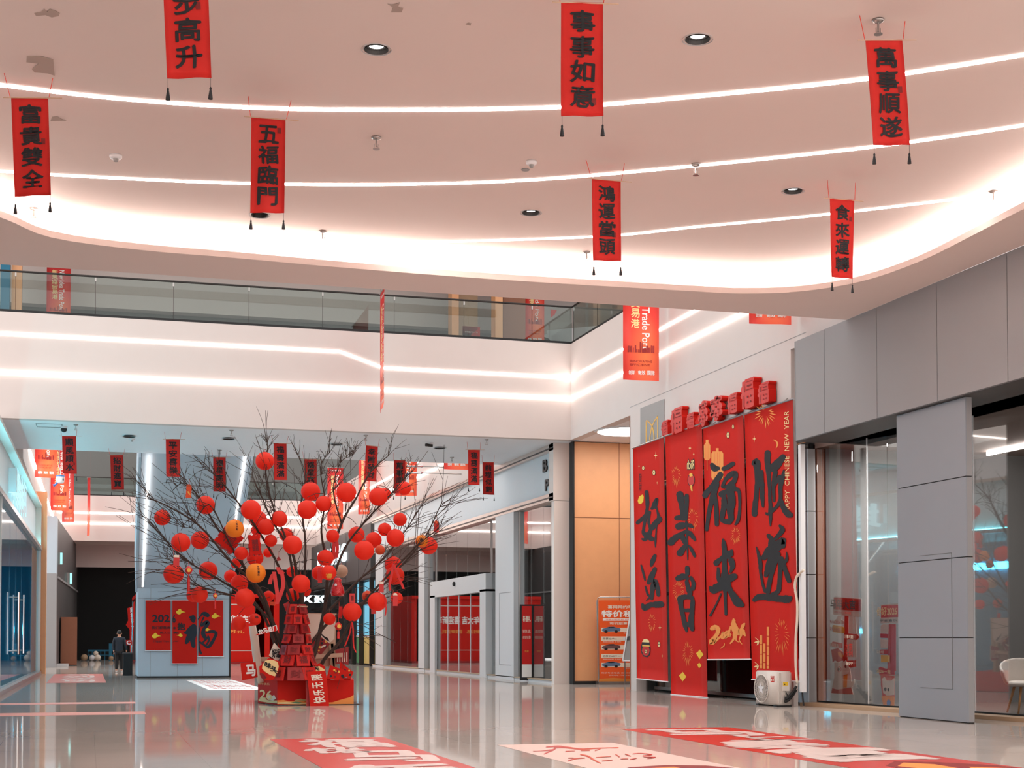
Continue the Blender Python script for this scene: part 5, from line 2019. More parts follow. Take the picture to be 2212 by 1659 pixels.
print_on('orange lettered lantern in front of the tilted red box', '大吉大利', 'ink', .56, .12, .66, .62)
print_on('orange lettered lantern in the middle of the tree', '平安喜乐', 'ink', .58, .15, .68, .65)
print_on('small yellow orange lantern at the right end of the tree', '喜', 'ink', .35, .3, .6, .55)
print_on('red lantern with a gold print on its foot and a tassel', '福', 'gold', .32, .55, .7, .9)
print_on('small dark spotted red lantern with a nub foot, by the sign strip', '福', 'ink', .5, .2, .75, .45)
print_on('small lettered red lantern beside the thick branch', '福', 'ink', .35, .3, .65, .6)
print_on('small orange printed lantern beside a big low red one', '喜', 'red_dark', .3, .3, .6, .6)

# peach coloured patterned lantern
mat('peach_paper', (206, 176, 150), 0.6, vary=0.25, scale=7, trans=0.2)
p = onY(737, 1234, TY + .9)
t = thing('paper_lantern', 'pale green and peach patterned lantern behind the gold printed one', 'lantern', p, 'paper lanterns in the tree')
r = 14.5 * (TY + .9) / 3205
b = MB(); b.lathe(p, [(r * math.cos(a), r * math.sin(a)) for a in [-1.4 + 2.8 * i / 16 for i in range(17)]], 'peach_paper', 22); b.build('shade', t, True)
b = MB(); b.tube([p + Vector((0, 0, r * .9)), p + Vector((0, 0, r * 1.3))], .004, 'string_red', 4); b.build('cord', t)
reach(CON, p + Vector((0, 0, r * 1.3)))


def flat_orn(name, label, cat, px, k, m, th=0.015, prints=(), cordlen=0.10, group=None):
    """card or envelope hung from a twig; px = outline in the photo's frame, own depth and thickness"""
    Y = hang_y(0, 0, k) - 0.15
    pts = [onY(x, y, Y) for x, y in px]
    top = max(pts, key=lambda q: q.z)
    t = thing(name, label, cat, top, group)
    b = MB(); b.prism(pts, (0, th, 0), m); b.build('card', t)
    for q, (pm, pp) in enumerate(prints):
        b = MB(); b.flat([onY(x, y, Y - 0.004 - .001 * q) for x, y in pp], pm); b.build('print', t)
    b = MB(); b.tube([top, top + Vector((0, 0, cordlen))], .004, 'string_red', 4); b.build('cord', t)
    reach(CON, top + Vector((0, 0, cordlen)))
    return t


def rect_px(x, y, w, h, a=0.0):
    ca, sa = math.cos(a), math.sin(a)
    return [(x + dx * ca - dy * sa, y + dx * sa + dy * ca) for dx, dy in ((-w / 2, -h / 2), (w / 2, -h / 2), (w / 2, h / 2), (-w / 2, h / 2))]


ENV = 'red envelopes hung in the tree'
flat_orn('red_envelope', 'red envelope with a white top above the lower left lantern', 'envelope', rect_px(381, 1211, 13, 24, .03), 0, 'red_gloss', prints=[('cream', rect_px(381, 1201.5, 12, 5, .03))], group=ENV)
flat_orn('red_envelope', 'red envelope with a white top above the low right lantern', 'envelope', rect_px(824, 1268, 10, 24), 0, 'red_gloss', prints=[('cream', rect_px(824, 1259, 9, 5))], group=ENV)
flat_orn('red_envelope', 'red envelope hanging in front of the small low rightmost lantern', 'envelope', rect_px(854, 1297, 10, 24, .02), 0, 'red_gloss', prints=[('cream', [(849, 1286), (851, 1281), (856, 1281), (859, 1286)])], group=ENV)
flat_orn('red_envelope', 'red envelope standing on top of the low lantern by the cyan doors', 'envelope', rect_px(761, 1292, 12, 20), 0, 'red_gloss', prints=[('faint_ink', rect_px(761, 1292, 6, 11))], group=ENV)
flat_orn('red_envelope', 'narrow red envelope left of the low lantern by the cyan doors', 'envelope', rect_px(735.5, 1323, 8, 26, .06), 1, 'red_gloss', group=ENV)
flat_orn('red_envelope', 'red envelope strip half hidden under the low right lantern', 'envelope', rect_px(807, 1320, 10, 12), 2, 'red_gloss', group=ENV)
flat_orn('red_envelope', 'red strip between two lanterns left of the gold printed one', 'envelope', rect_px(691, 1243, 9, 32), 1, 'red_gloss', group=ENV)
flat_orn('red_envelope', 'small red and gold card at the upper left tip of the tree', 'envelope', [(403, 1047), (409, 1046), (414, 1050), (413, 1075), (401, 1075)], 1, 'pumpkin', prints=[('gold', [(403, 1060), (408, 1062), (412, 1070), (408, 1068)])], group=ENV)
flat_orn('red_envelope', 'large plain red card beside the neck of the packet tower', 'envelope', [(612, 1305), (624, 1299), (632, 1318), (622, 1331)], 2, 'red_gloss', group=ENV)
flat_orn('red_envelope', 'small red flag shaped card above the red ribbons', 'envelope', [(598, 1206), (602, 1202), (608, 1210), (599, 1212)], 1, 'red_dark', group=ENV)
flat_orn('red_envelope', 'orange card end dangling below the ribbons', 'envelope', rect_px(589, 1304, 11, 8, .1), 2, 'pumpkin', group=ENV)
flat_orn('red_envelope', 'red card with a point top hanging before the storefront, far right twig', 'envelope', [(937, 1128), (942, 1123), (948, 1128), (948, 1150), (937, 1150)], 1, 'red_gloss', prints=[('orange_print', [(938, 1128), (942, 1124), (947, 1128), (942, 1131)])], group=ENV)


def ribbon_orn(label, paths, k, m='red_gloss', hw=0.03):
    Y = hang_y(0, 0, k) - .25
    t = thing('ribbon', label, 'ribbon', onY(*paths[0][0], Y), 'red ribbons in the tree')
    for pts in paths:
        b = MB()
        P3 = [onY(x, y, Y) for x, y in pts]
        P3 = [Vector(q) for q in smooth_path([tuple(q) for q in P3], 4)]
        V = [q + Vector((-hw, 0, 0)) for q in P3] + [q + Vector((hw, 0.01, 0)) for q in P3]
        n = len(P3)
        V += [v + Vector((0, .006, 0)) for v in V]
        b.add(V, [(i, i + 1, n + i + 1, n + i) for i in range(n - 1)] + [(2 * n + i, 3 * n + i, 3 * n + i + 1, 2 * n + i + 1) for i in range(n - 1)], m)
        b.build('tail', t)
    reach(CON, onY(*paths[0][0], Y))
    return t


ribbon_orn('broad red cloth ribbons draped in the heart of the tree above the tower', [[(592, 1235), (596, 1262), (600, 1290), (598, 1305)], [(608, 1232), (612, 1262), (606, 1285), (600, 1300)], [(590, 1240), (585, 1252), (583, 1262)], [(600, 1225), (606, 1240), (612, 1236)]], 0, 'red_gloss', .04)
ribbon_orn('pair of ribbon tails over the two stacked lanterns at far right', [[(850, 1218), (846, 1242), (842, 1262), (843, 1276)], [(850, 1218), (860, 1242), (868, 1262), (872, 1272)]], 0, 'red_gloss', .028)
ribbon_orn('long thin ribbon tail below the low lantern by the cyan doors', [[(761, 1344), (763, 1362), (764, 1395), (770, 1410)], [(760, 1344), (755, 1370), (745, 1396)]], 0, 'red_gloss', .015)
ribbon_orn('ribbon tail under the low lantern before the red reflection', [[(830, 1285), (834, 1312), (832, 1330)]], 0, 'red_gloss', .015)
ribbon_orn('red strip hanging below the small lantern under the printed banner', [[(727, 1166), (729, 1185), (726, 1205)], [(722, 1172), (721, 1195), (722, 1208)]], 2, 'red_gloss', .035)


def knot(label, x, y, s, k, tassel=22):
    Y = hang_y(0, 0, k) - .1
    q = Y / 3205.0
    c = onY(x, y, Y)
    t = thing('knot_ornament', label, 'ornament', c, 'small tasselled ornaments')
    b = MB()
    b.lathe(c + Vector((0, 0, -s * q)), [(s * .35 * q, 0), (s * .8 * q, s * .5 * q), (s * q, s * q), (s * .8 * q, s * 1.5 * q), (s * .35 * q, 2 * s * q)], 'red_gloss', 12)
    b.build('body', t, True)
    b = MB(); b.lathe(c + Vector((0, -s * q, 0)), [(s * .5 * q, 0), (s * .5 * q, .01)], 'gold', 12, (0, -1, 0)); b.build('medallion', t)
    b = MB(); b.tube([c + Vector((0, 0, s * q)), c + Vector((0, 0, (s + 9) * q))], .004, 'string_red', 4); b.build('cord', t)
    b = MB()
    b.lathe(c + Vector((0, 0, -(s + tassel) * q)), [(s * .38 * q, 0), (s * .34 * q, tassel * .75 * q), (s * .12 * q, tassel * .9 * q), (s * .12 * q, tassel * q)], 'red_gloss', 8)
    b.build('tassel', t)
    reach(CON, c + Vector((0, 0, (s + 9) * q)))


knot('red palace lantern ornament with a gold medallion and long tassel, lower left of the tree', 407.5, 1232, 8.5, 0, 36)
knot('small red knot ornament with a tassel hanging over the wall hanging', 465, 1287, 5.5, 0, 22)
knot('flat red ornament with gold lettering and a short tassel before the cyan doors', 731, 1353, 8.5, 0, 18)

# pierced red boxes
def red_box(label, x, y, w, h, ang, k, depth):
    Y = hang_y(0, 0, k)
    q = Y / 3205.0
    c = onY(x, y, Y)
    a = Matrix.Rotation(ang, 3, 'Y')
    ux, uz = a @ Vector((w / 2 * q, 0, 0)), a @ Vector((0, 0, h / 2 * q))
    t = thing('box_ornament', label, 'ornament', c, 'red box ornaments in the tree')
    b = MB()
    yv = Vector((0, depth, 0))
    b.obox(c, ux * .92, yv, uz * .92, 'red_print')
    for sx, sz in ((-1, -1), (1, -1), (1, 1), (-1, 1), (0, 1), (0, -1), (1, 0), (-1, 0)):
        b.obox(c + ux * sx * .82 + uz * sz * .82, ux * .2, yv * 1.04, uz * .2, 'red_print')
    b.build('body', t)
    b = MB()
    P = Patch(c - ux * .7 + uz * .7 - yv * 1.01, c + ux * .7 + uz * .7 - yv * 1.01, c - ux * .7 - uz * .7 - yv * 1.01, c + ux * .7 - uz * .7 - yv * 1.01)
    write(b, P.at, '福' if w > h * .8 else '囍', .1, .1, .9, .9, 'faint_ink', bold=.02)
    b.build('cut_lines', t)
    reach(CON, c + uz * .9)


red_box('tilted square red box with cut 福, behind the orange lantern', 493, 1166, 45, 42, math.radians(38), 2, .2)
red_box('upright narrow red box hanging below the lantern cluster', 550, 1178, 24, 44, math.radians(-5), 1, .12)
# sequined pouch
mat('sequins', (196, 22, 28), 0.18, 0.3, bump=0.6, scale=60, coat=0.6)
Y = TY - .6
t = thing('sequin_pouch', 'shiny red sequined pouch ornament below the gold printed lantern', 'ornament', onY(729, 1262, Y))
b = MB()
c = onY(729, 1268, Y); q = Y / 3205
b.lathe(c + Vector((0, 0, -20 * q)), [(13 * q, 0), (16 * q, 8 * q), (13 * q, 20 * q), (8 * q, 30 * q), (9 * q, 36 * q), (5 * q, 40 * q)], 'sequins', 14)
b.build('body', t, True)
b = MB(); b.ball(c + Vector((-6 * q, -13 * q, 4 * q)), 3 * q, 'white_plastic', 8, 6); b.build('spangle', t, True)
b = MB(); b.tube([c + Vector((0, 0, 19 * q)), c + Vector((0, 0, 26 * q))], .004, 'string_red', 4); b.build('cord', t)
reach(CON, c + Vector((0, 0, 26 * q)))

o = CON.build('twigs', LIMB3[0][1])
o['kind'] = 'stuff'

# planter
PF = [onZ(599, 1524), onZ(764, 1522)]
PLf = onZ(557, 1519)
dv = Vector((0.12, 1.0, 0)).normalized()
plan = [PLf, PF[0], PF[1], PF[1] + dv * 1.5 + Vector((.05, 0, 0)), PLf + dv * 1.5]
HT = 0.53
planter = thing('planter_box', 'low red printed planter box with golden clouds holding the lantern tree', 'planter', (TC.x, TC.y, 0))
b = MB()
n = 5
ins = [p.lerp(Vector((TC.x + .1, TC.y, 0)), 0.05) for p in plan]
V = [p + Vector((0, 0, z)) for z in (0.012, HT) for p in plan] + [p + Vector((0, 0, z)) for z in (HT - .12, HT) for p in ins]
Fs = [(i, (i + 1) % n, n + (i + 1) % n, n + i) for i in range(n)] + [(2 * n + i, 3 * n + i, 3 * n + (i + 1) % n, 2 * n + (i + 1) % n) for i in range(n)]
Fs += [(n + i, n + (i + 1) % n, 3 * n + (i + 1) % n, 3 * n + i) for i in range(n)] + [tuple(range(n))[::-1]]
b.add(V, Fs, 'red_print')
b.build('box', planter)
b = MB()
b.add([p + Vector((0, 0, HT - .12)) for p in ins], [tuple(range(n))], 'red_dark')
b.build('filling', planter)
b = MB()
b.box((min(p.x for p in plan) + .1, TC.y - .3, 0), (max(p.x for p in plan) - .1, TC.y + .5, 0.012), 'black')
b.build('foot', planter)
FPt = Patch(PF[0] + Vector((0, 0, HT)), PF[1] + Vector((0, 0, HT)), PF[0] + Vector((0, 0, .012)), PF[1] + Vector((0, 0, .012)))
SPt = Patch(PLf + Vector((0, 0, HT)), PF[0] + Vector((0, 0, HT)), PLf + Vector((0, 0, .012)), PF[0] + Vector((0, 0, .012)))
b = MB()
FPt.poly(b, [(0, .82), (.08, .80), (.15, .86), (.28, .84), (.40, .90), (.6, .93), (.72, .92), (.85, .80), (.95, .72), (1, .62), (1, 1), (.7, 1), (.35, .99), (0, .93)], 'gold_orange')
FPt.poly(b, [(0, .9), (.12, .88), (.3, .93), (.5, .96), (.3, .99), (0, .96)], 'pale_gold', .006)
FPt.poly(b, [(.22, .82), (.30, .76), (.38, .80), (.36, .86), (.25, .86)], 'poster_yellow', .007)
FPt.poly(b, [(.17, .92), (.24, .87), (.32, .91), (.28, .95)], 'poster_green', .008)
SPt.poly(b, [(0.05, .86), (.3, .80), (.6, .86), (1, .82), (1, .94), (.5, .95), (.05, .93)], 'pale_gold')
SPt.poly(b, [(.45, .75), (.6, .62), (.7, .70), (.85, .60), (.95, .75), (.8, .84), (.55, .84)], 'cream', .006)
write(b, SPt.at, '26', .12, .45, .75, .82, 'pale_gold', bold=.03, d=.007)
write(b, SPt.at, '新年快乐', .02, .14, .62, .24, 'pale_gold', d=.006)
FPt.poly(b, [(.50, .52), (.56, .44), (.58, .36), (.59, .46), (.55, .56), (.51, .60)], 'gold_orange', .006)
b.build('cloud_print', planter)


# tower of red packets round the trunk
tw = thing('packet_tower', 'tapering tower of dark red lucky packets stacked round the tree trunk', 'ornament', (TC.x, TC.y, HT))
px2m = (TY - .9) / 3205.0
cx3 = onY(641, 1466, TY - .25)
TIER = [(1455, 27, 46), (1425, 26, 38), (1404, 20, 34), (1380, 18, 29), (1358, 20, 26), (1338, 20, 24), (1316, 20, 21)]
b = MB()
zz = [onY(641, y, TY - .25).z for y in (1469, 1440, 1400, 1350, 1312)]
b.lathe((cx3.x, cx3.y, 0), [(r * px2m * .8, z) for r, z in zip((42, 36, 28, 20, 17), zz)], 'red_dark', 16)
b.lathe((cx3.x + .03, cx3.y, zz[-1]), [(20 * px2m, 0), (21 * px2m, .03)], 'cardboard', 18)
b.build('core', tw)
rp = random.Random(3)
for ti, (y, hpx, rpx) in enumerate(TIER):
    z = onY(641, y, TY - .25).z
    cnt = 7 if rpx > 30 else 6
    for i in range(cnt):
        a = 2 * math.pi * (i + .5 * (ti % 2)) / cnt + rp.uniform(-.12, .12)
        d = Vector((math.cos(a), math.sin(a), 0))
        sd = Vector((-d.y, d.x, 0))
        tilt = rp.uniform(.15, .45)
        upv = (Vector((0, 0, 1)) - d * tilt).normalized()
        nv = sd.cross(upv)
        hw, hh = rpx * px2m * .40, hpx * px2m * .55
        c = Vector((cx3.x, cx3.y, z)) + d * (rpx * px2m * .93)
        b = MB()
        b.obox(c, sd * hw, upv * hh, nv * .02, 'red_dark' if rp.random() < .55 else 'red_cloth')
        P = Patch(c - sd * hw + upv * hh + d * .03, c + sd * hw + upv * hh + d * .03, c - sd * hw - upv * hh + d * .03, c + sd * hw - upv * hh + d * .03, face=d)
        write(b, P.at, rp.choice('福吉喜春財'), .2, .2, .8, .75, 'faint_ink', bold=.03, d=0.0)
        b.build('red_packet', tw)


# boards and cards stuck in and around the planter
def card(name, label, cat, px, Y, m, th=.02, group=None, prints=(), texts=(), lean=0.0):
    """stiff card; px outline on the plane Y (leaning back by lean)"""
    lo = max(y for _, y in px)
    pl = Plane(onY(px[0][0], lo, Y), (0, -1, lean))
    pts = [pl.at(x, y) for x, y in px]
    t = thing(name, label, cat, min(pts, key=lambda q: q.z), group)
    b = MB(); b.prism(pts, -pl.n * th, m, 'cardboard'); b.build('board', t)
    for q, (pm, pp) in enumerate(prints):
        b = MB(); b.flat([pl.at(x, y, .004 + .0015 * q) for x, y in pp], pm); b.build('print', t)
    if texts:
        b = MB()
        for body, quad, tm, rot, bold in texts:
            c4 = [pl.at(x, y) for x, y in quad]
            write(b, Patch(*c4, face=pl.n).at, body, 0, 0, 1, 1, tm, bold=bold, rot=rot, d=.009)
        b.build('lettering', t)
    return t


card('slogan_board', 'red board with big white 马 leaning at the planter\'s left side', 'board', [(519, 1432), (552, 1430), (557, 1463), (523, 1470)], 31.55, 'red_print', texts=[('马', [(531, 1437), (550, 1436), (533, 1461), (552, 1459)], 'white_print', 0, .05)], lean=.1)
card('slogan_board', 'upright red board lettered 快乐无限 sideways, leaning on the planter front', 'board', [(663, 1451), (702, 1449), (705, 1460), (711, 1524), (709, 1528), (675, 1529), (670, 1525)], 30.85, 'red_print', .012,
     texts=[('限', [(672, 1457), (694, 1456), (674, 1470), (696, 1469)], 'cream', 2, .03), ('无', [(674, 1475), (697, 1473), (676, 1488), (698, 1486)], 'cream', 2, .03), ('乐', [(676, 1491), (699, 1489), (678, 1503), (700, 1502)], 'cream', 2, .03), ('快', [(677, 1506), (701, 1504), (679, 1520), (703, 1518)], 'cream', 2, .03)], lean=.08)
card('slogan_board', 'second red board peeping out behind the 快乐无限 board', 'board', [(660, 1455), (672, 1451), (676, 1528), (662, 1528)], 30.92, 'red_dark', .012, lean=.05)
card('slogan_strip', 'red strip sign with white 龙马盈门 tied among the branches', 'sign', [(551, 1372), (598, 1349), (601, 1362), (556, 1372)], 31.2, 'red_print', texts=[('龙马盈门', [(557, 1361), (597, 1350), (559, 1371), (599, 1361)], 'white_print', 0, .04)])
heart = [(563, 1452), (572, 1438), (583, 1424), (594, 1424), (602, 1430), (604, 1440), (600, 1452), (594, 1463), (584, 1469), (572, 1466)]
card('lucky_card', 'flower edged card with brushed writing at the planter\'s left end', 'card', [(560, 1440), (580, 1421), (603, 1428), (605, 1446), (590, 1469), (570, 1469), (561, 1458)], 31.2, 'red_print', prints=[('pale_gold', [(567, 1436), (573, 1427), (584, 1425), (591, 1426), (600, 1430), (602, 1440), (599, 1452), (594, 1461), (582, 1457), (571, 1450), (566, 1444)]), ('faint_ink', [(561, 1452), (570, 1456), (576, 1464), (570, 1469), (563, 1463)])],
     texts=[('味', [(573, 1429), (586, 1434), (571, 1440), (584, 1445)], 'ink', 0, .05), ('头', [(586, 1437), (600, 1444), (584, 1449), (598, 1456)], 'ink', 0, .05)], group='cards stuck in the planter')
card('lucky_card', 'flower edged card mostly hidden behind the 快乐无限 board', 'card', [(670, 1445), (690, 1432), (702, 1440), (704, 1458), (680, 1462)], 31.15, 'red_print', prints=[('pale_gold', [(671, 1446), (678, 1440), (690, 1439), (701, 1446), (703, 1456), (680, 1456)])], texts=[('天', [(676, 1441), (688, 1440), (678, 1449), (690, 1448)], 'ink', 0, .06)], group='cards stuck in the planter')
def plums(x0, x1, y0, y1, n, seed):
    r2 = random.Random(seed)
    out = []
    for i in range(n):
        x, y, s = r2.uniform(x0, x1), r2.uniform(y0, y1), r2.uniform(1.6, 3.2)
        out.append((['faint_ink', 'ink', 'gold', 'red_dark'][i % 4], [(x + s * math.cos(j * math.pi / 4), y + s * math.sin(j * math.pi / 4)) for j in range(8)]))
    return out
card('lucky_card', 'red card printed with dark blossoms at the planter\'s right end', 'card', [(713, 1437), (751, 1450), (742, 1470), (705, 1466)], 31.1, 'red_print', prints=plums(712, 742, 1445, 1464, 14, 2), group='cards stuck in the planter')
card('lucky_card', 'red card with tan edge behind the blossom card', 'card', [(735, 1430), (764, 1452), (757, 1467), (733, 1456)], 31.25, 'red_print', prints=plums(742, 757, 1446, 1460, 7, 4), group='cards stuck in the planter')
card('lucky_card', 'cream card with brushed writing standing left of the packet tower', 'card', [(592, 1388), (603, 1400), (616, 1420), (598, 1428), (581, 1416)], 31.5, 'cream', texts=[('好运', [(588, 1402), (604, 1402), (588, 1420), (604, 1420)], 'ink', 0, .05)], group='cards stuck in the planter')
card('lucky_card', 'small red printed card between branches left of the tower', 'card', [(600, 1386), (622, 1385), (617, 1402), (603, 1410)], 31.6, 'red_print', prints=plums(604, 616, 1389, 1402, 4, 6), group='cards stuck in the planter')
card('notice_board', 'large cream board behind the tree with a small ink drawing', 'board', [(661, 1324), (727, 1325), (723, 1440), (661, 1440)], 32.6, 'cardboard', .03, prints=[('cream', [(663, 1326), (725, 1327), (722, 1380), (700, 1400), (664, 1380)]), ('ink', [(691, 1365), (700, 1374), (708, 1378), (712, 1386), (704, 1382), (694, 1372)])])
card('lucky_card', 'square red blossom card set cornerwise against the cream board', 'card', [(687, 1371), (713, 1391), (692, 1416), (668, 1389)], 32.4, 'red_dark', prints=plums(678, 704, 1380, 1408, 14, 8) + [('cream', [(692, 1397), (702, 1392), (704, 1395), (694, 1400)])], group='cards stuck in the planter')
card('notice_board', 'dark red notice with white lines behind the planter\'s right end', 'board', [(724, 1404), (753, 1397), (753, 1436), (726, 1434)], 32.4, 'red_dark', prints=[('cream', [(728 + i * 5, 1412 - i * .6), (730 + i * 5, 1411.5 - i * .6), (730 + i * 5, 1430), (728 + i * 5, 1430)]) for i in range(5)])
# wooden rail and pale post that brace the tree
t = thing('tree_brace', 'pale bark pole and wooden rail bracing the tree behind the planter', 'support', onZ(560, 1519) + Vector((.2, .5, 0)))
b = MB()
pts = [onY(x, y, 32.3) for x, y in [(545, 1352), (550, 1380), (553, 1410), (557, 1440), (561, 1458), (565, 1474)]]
b.tube(pts, [.075, .09, .085, .085, .08, .08], 'cream', 8)
b.build('pole', t, True)
b = MB()
b.bar(onY(557, 1424, 32.4), onY(582, 1424, 32.4), .12, 'cardboard', .09)
b.bar(onY(671, 1419, 32.4), onY(738, 1415, 32.4), .14, 'cardboard', .09)
b.build('rail', t)
for x0, x1 in ((718, 727), (715, 720)):
    b = MB(); b.bar(onY(x0, 1390, 32.5), onY(x1, 1474, 32.5), .09, 'tan_wood'); b.build('leg', t)
# ------------------------------------------------------------------ floor stickers, tape
def sticker(label, x0, x1, y0, y1, m, th=0.003):
    t = thing('floor_sticker', label, 'floor sticker', ((x0 + x1) / 2, y0, 0.0), 'printed stickers on the floor')
    b = MB(); b.box((x0, y0, 0.001), (x1, y1, th), m); b.build('sheet', t)
    # s across, t from the far end towards the viewer
    P = Patch((x0, y1, th), (x1, y1, th), (x0, y0, th), (x1, y0, th), face=(0, 0, 1))
    return t, P


t, P = sticker('red floor sticker with white brushed writing, middle of the hall, nearest the planter', 2.45, 4.05, 14.0, 20.85, 'sticker_red')
b = MB()
for ch, s0, s1, a, c in (('福', .22, .86, .05, .27), ('快', .12, .58, .27, .40), ('马', .30, .95, .38, .62), ('年', .1, .9, .66, .9)):
    write(b, P.at, ch, s0, a, s1, c, 'sticker_white', bold=.045, warp=.05, d=.002, seed=a * 9)
b.build('white_lettering', t)
t, P = sticker('pale pink floor sticker with a red running horse, between two red stickers', 5.2, 6.8, 13.0, 18.9, 'pink_sticker')
b = MB()
A = lambda x, y, d=0.0: onZ(1060 + x / 3.814, 1560 + y / 3.814, 0.0045 + d)
brush(b, [[(440, 262, 4), (520, 225, 8), (540, 205, 10), (640, 210, 8), (740, 222, 6), (860, 216, 5), (960, 212, 4), (1050, 210, 5)], [(350, 240, 2), (430, 236, 3), (520, 226, 6)], [(460, 205, 5), (560, 198, 6), (620, 205, 4)], [(860, 235, 3), (900, 222, 4)], [(745, 233, 5), (815, 232, 4)], [(620, 240, 4), (690, 237, 3)],
          [(740, 266, 4), (800, 280, 7), (850, 310, 6), (905, 338, 4)], [(640, 318, 4), (700, 300, 5), (775, 294, 3)], [(640, 295, 3), (680, 295, 4)], [(870, 290, 3), (930, 285, 3), (990, 282, 2)], [(1030, 265, 4), (1060, 285, 4)], [(1110, 262, 4), (1150, 278, 4)], [(1170, 260, 2), (1230, 256, 3), (1330, 266, 3), (1250, 276, 2)], [(920, 318, 3), (1000, 312, 3)], [(1070, 302, 2), (1130, 300, 3)], [(1150, 306, 3), (1200, 296, 3)], [(1260, 285, 2), (1360, 288, 3), (1290, 298, 2)]], A, 'sticker_red', d=0.0, rag=.05)
b.build('red_horse_print', t)
b = MB()
P.poly(b, [(.06, 1.0), (.10, .70), (.3, .625), (.6, .60), (.85, .63), (1, .72), (1, 1.0)], 'faint_ink', .002)
P.poly(b, [(.10, 1.0), (.16, .74), (.35, .66), (.6, .64), (.6, 1.0)], 'sticker_orange', .003)
b.build('orange_print', t)
t, P = sticker('long red floor sticker with white 马上暴富 running toward the gray shopfront', 7.95, 9.75, 12.0, 21.7, 'sticker_red')
b = MB()
for ch, s0, s1, a, c in (('马', .14, .86, .04, .20), ('上', .3, .95, .20, .31), ('暴', .05, .8, .32, .45), ('富', .1, .92, .46, .66)):
    write(b, P.at, ch, s0, a, s1, c, 'sticker_white', bold=.05, warp=.06, d=.002, seed=a * 7)
b.build('white_lettering', t)
b = MB()
P.poly(b, [(.28, .73), (.5, .68), (.72, .70), (.95, .76), (1, .9), (.8, 1.0), (.35, 1.0), (.22, .85)], 'faint_ink', .002)
P.poly(b, [(.33, .74), (.5, .70), (.62, .73), (.6, .8), (.42, .8)], 'sticker_orange', .003)
P.poly(b, [(.55, .84), (.72, .77), (.92, .80), (.95, .9), (.7, .97)], 'sticker_orange', .003)
b.build('orange_print', t)
t, P = sticker('faded red floor sticker far away, in the passage by the person', -1.25, 0.58, 49.2, 61.4, 'sticker_red')
b = MB()
for k, ch in enumerate('马到成功'):
    write(b, P.at, ch, .2, .06 + k * .23, .8, .25 + k * .23, 'pink_sticker', bold=.03, d=.002)
b.build('pale_lettering', t)
t, P = sticker('white floor sticker with small red writing between the white panel and the planter', 3.2, 4.75, 41.2, 51.5, 'white_print')
b = MB()
for k in range(7):
    write(b, P.at, '新春快乐大吉', .12, .06 + k * .13, .9, .13 + k * .13, 'red_print', d=.002)
b.build('red_lettering', t)
for (y0, y1, x1, lab) in ((33.2, 34.1, 1.02, 'farther of two faded pink tape strips on the floor by the cyan shop'), (28.4, 29.5, 1.06, 'nearer of two faded pink tape strips on the floor by the cyan shop')):
    b = MB(); b.box((-3.6, y0, 0.0005), (x1, y1, 0.002), 'pink_tape')
    tag(b.build('floor_tape'), lab, 'tape', 'pink tape strips')

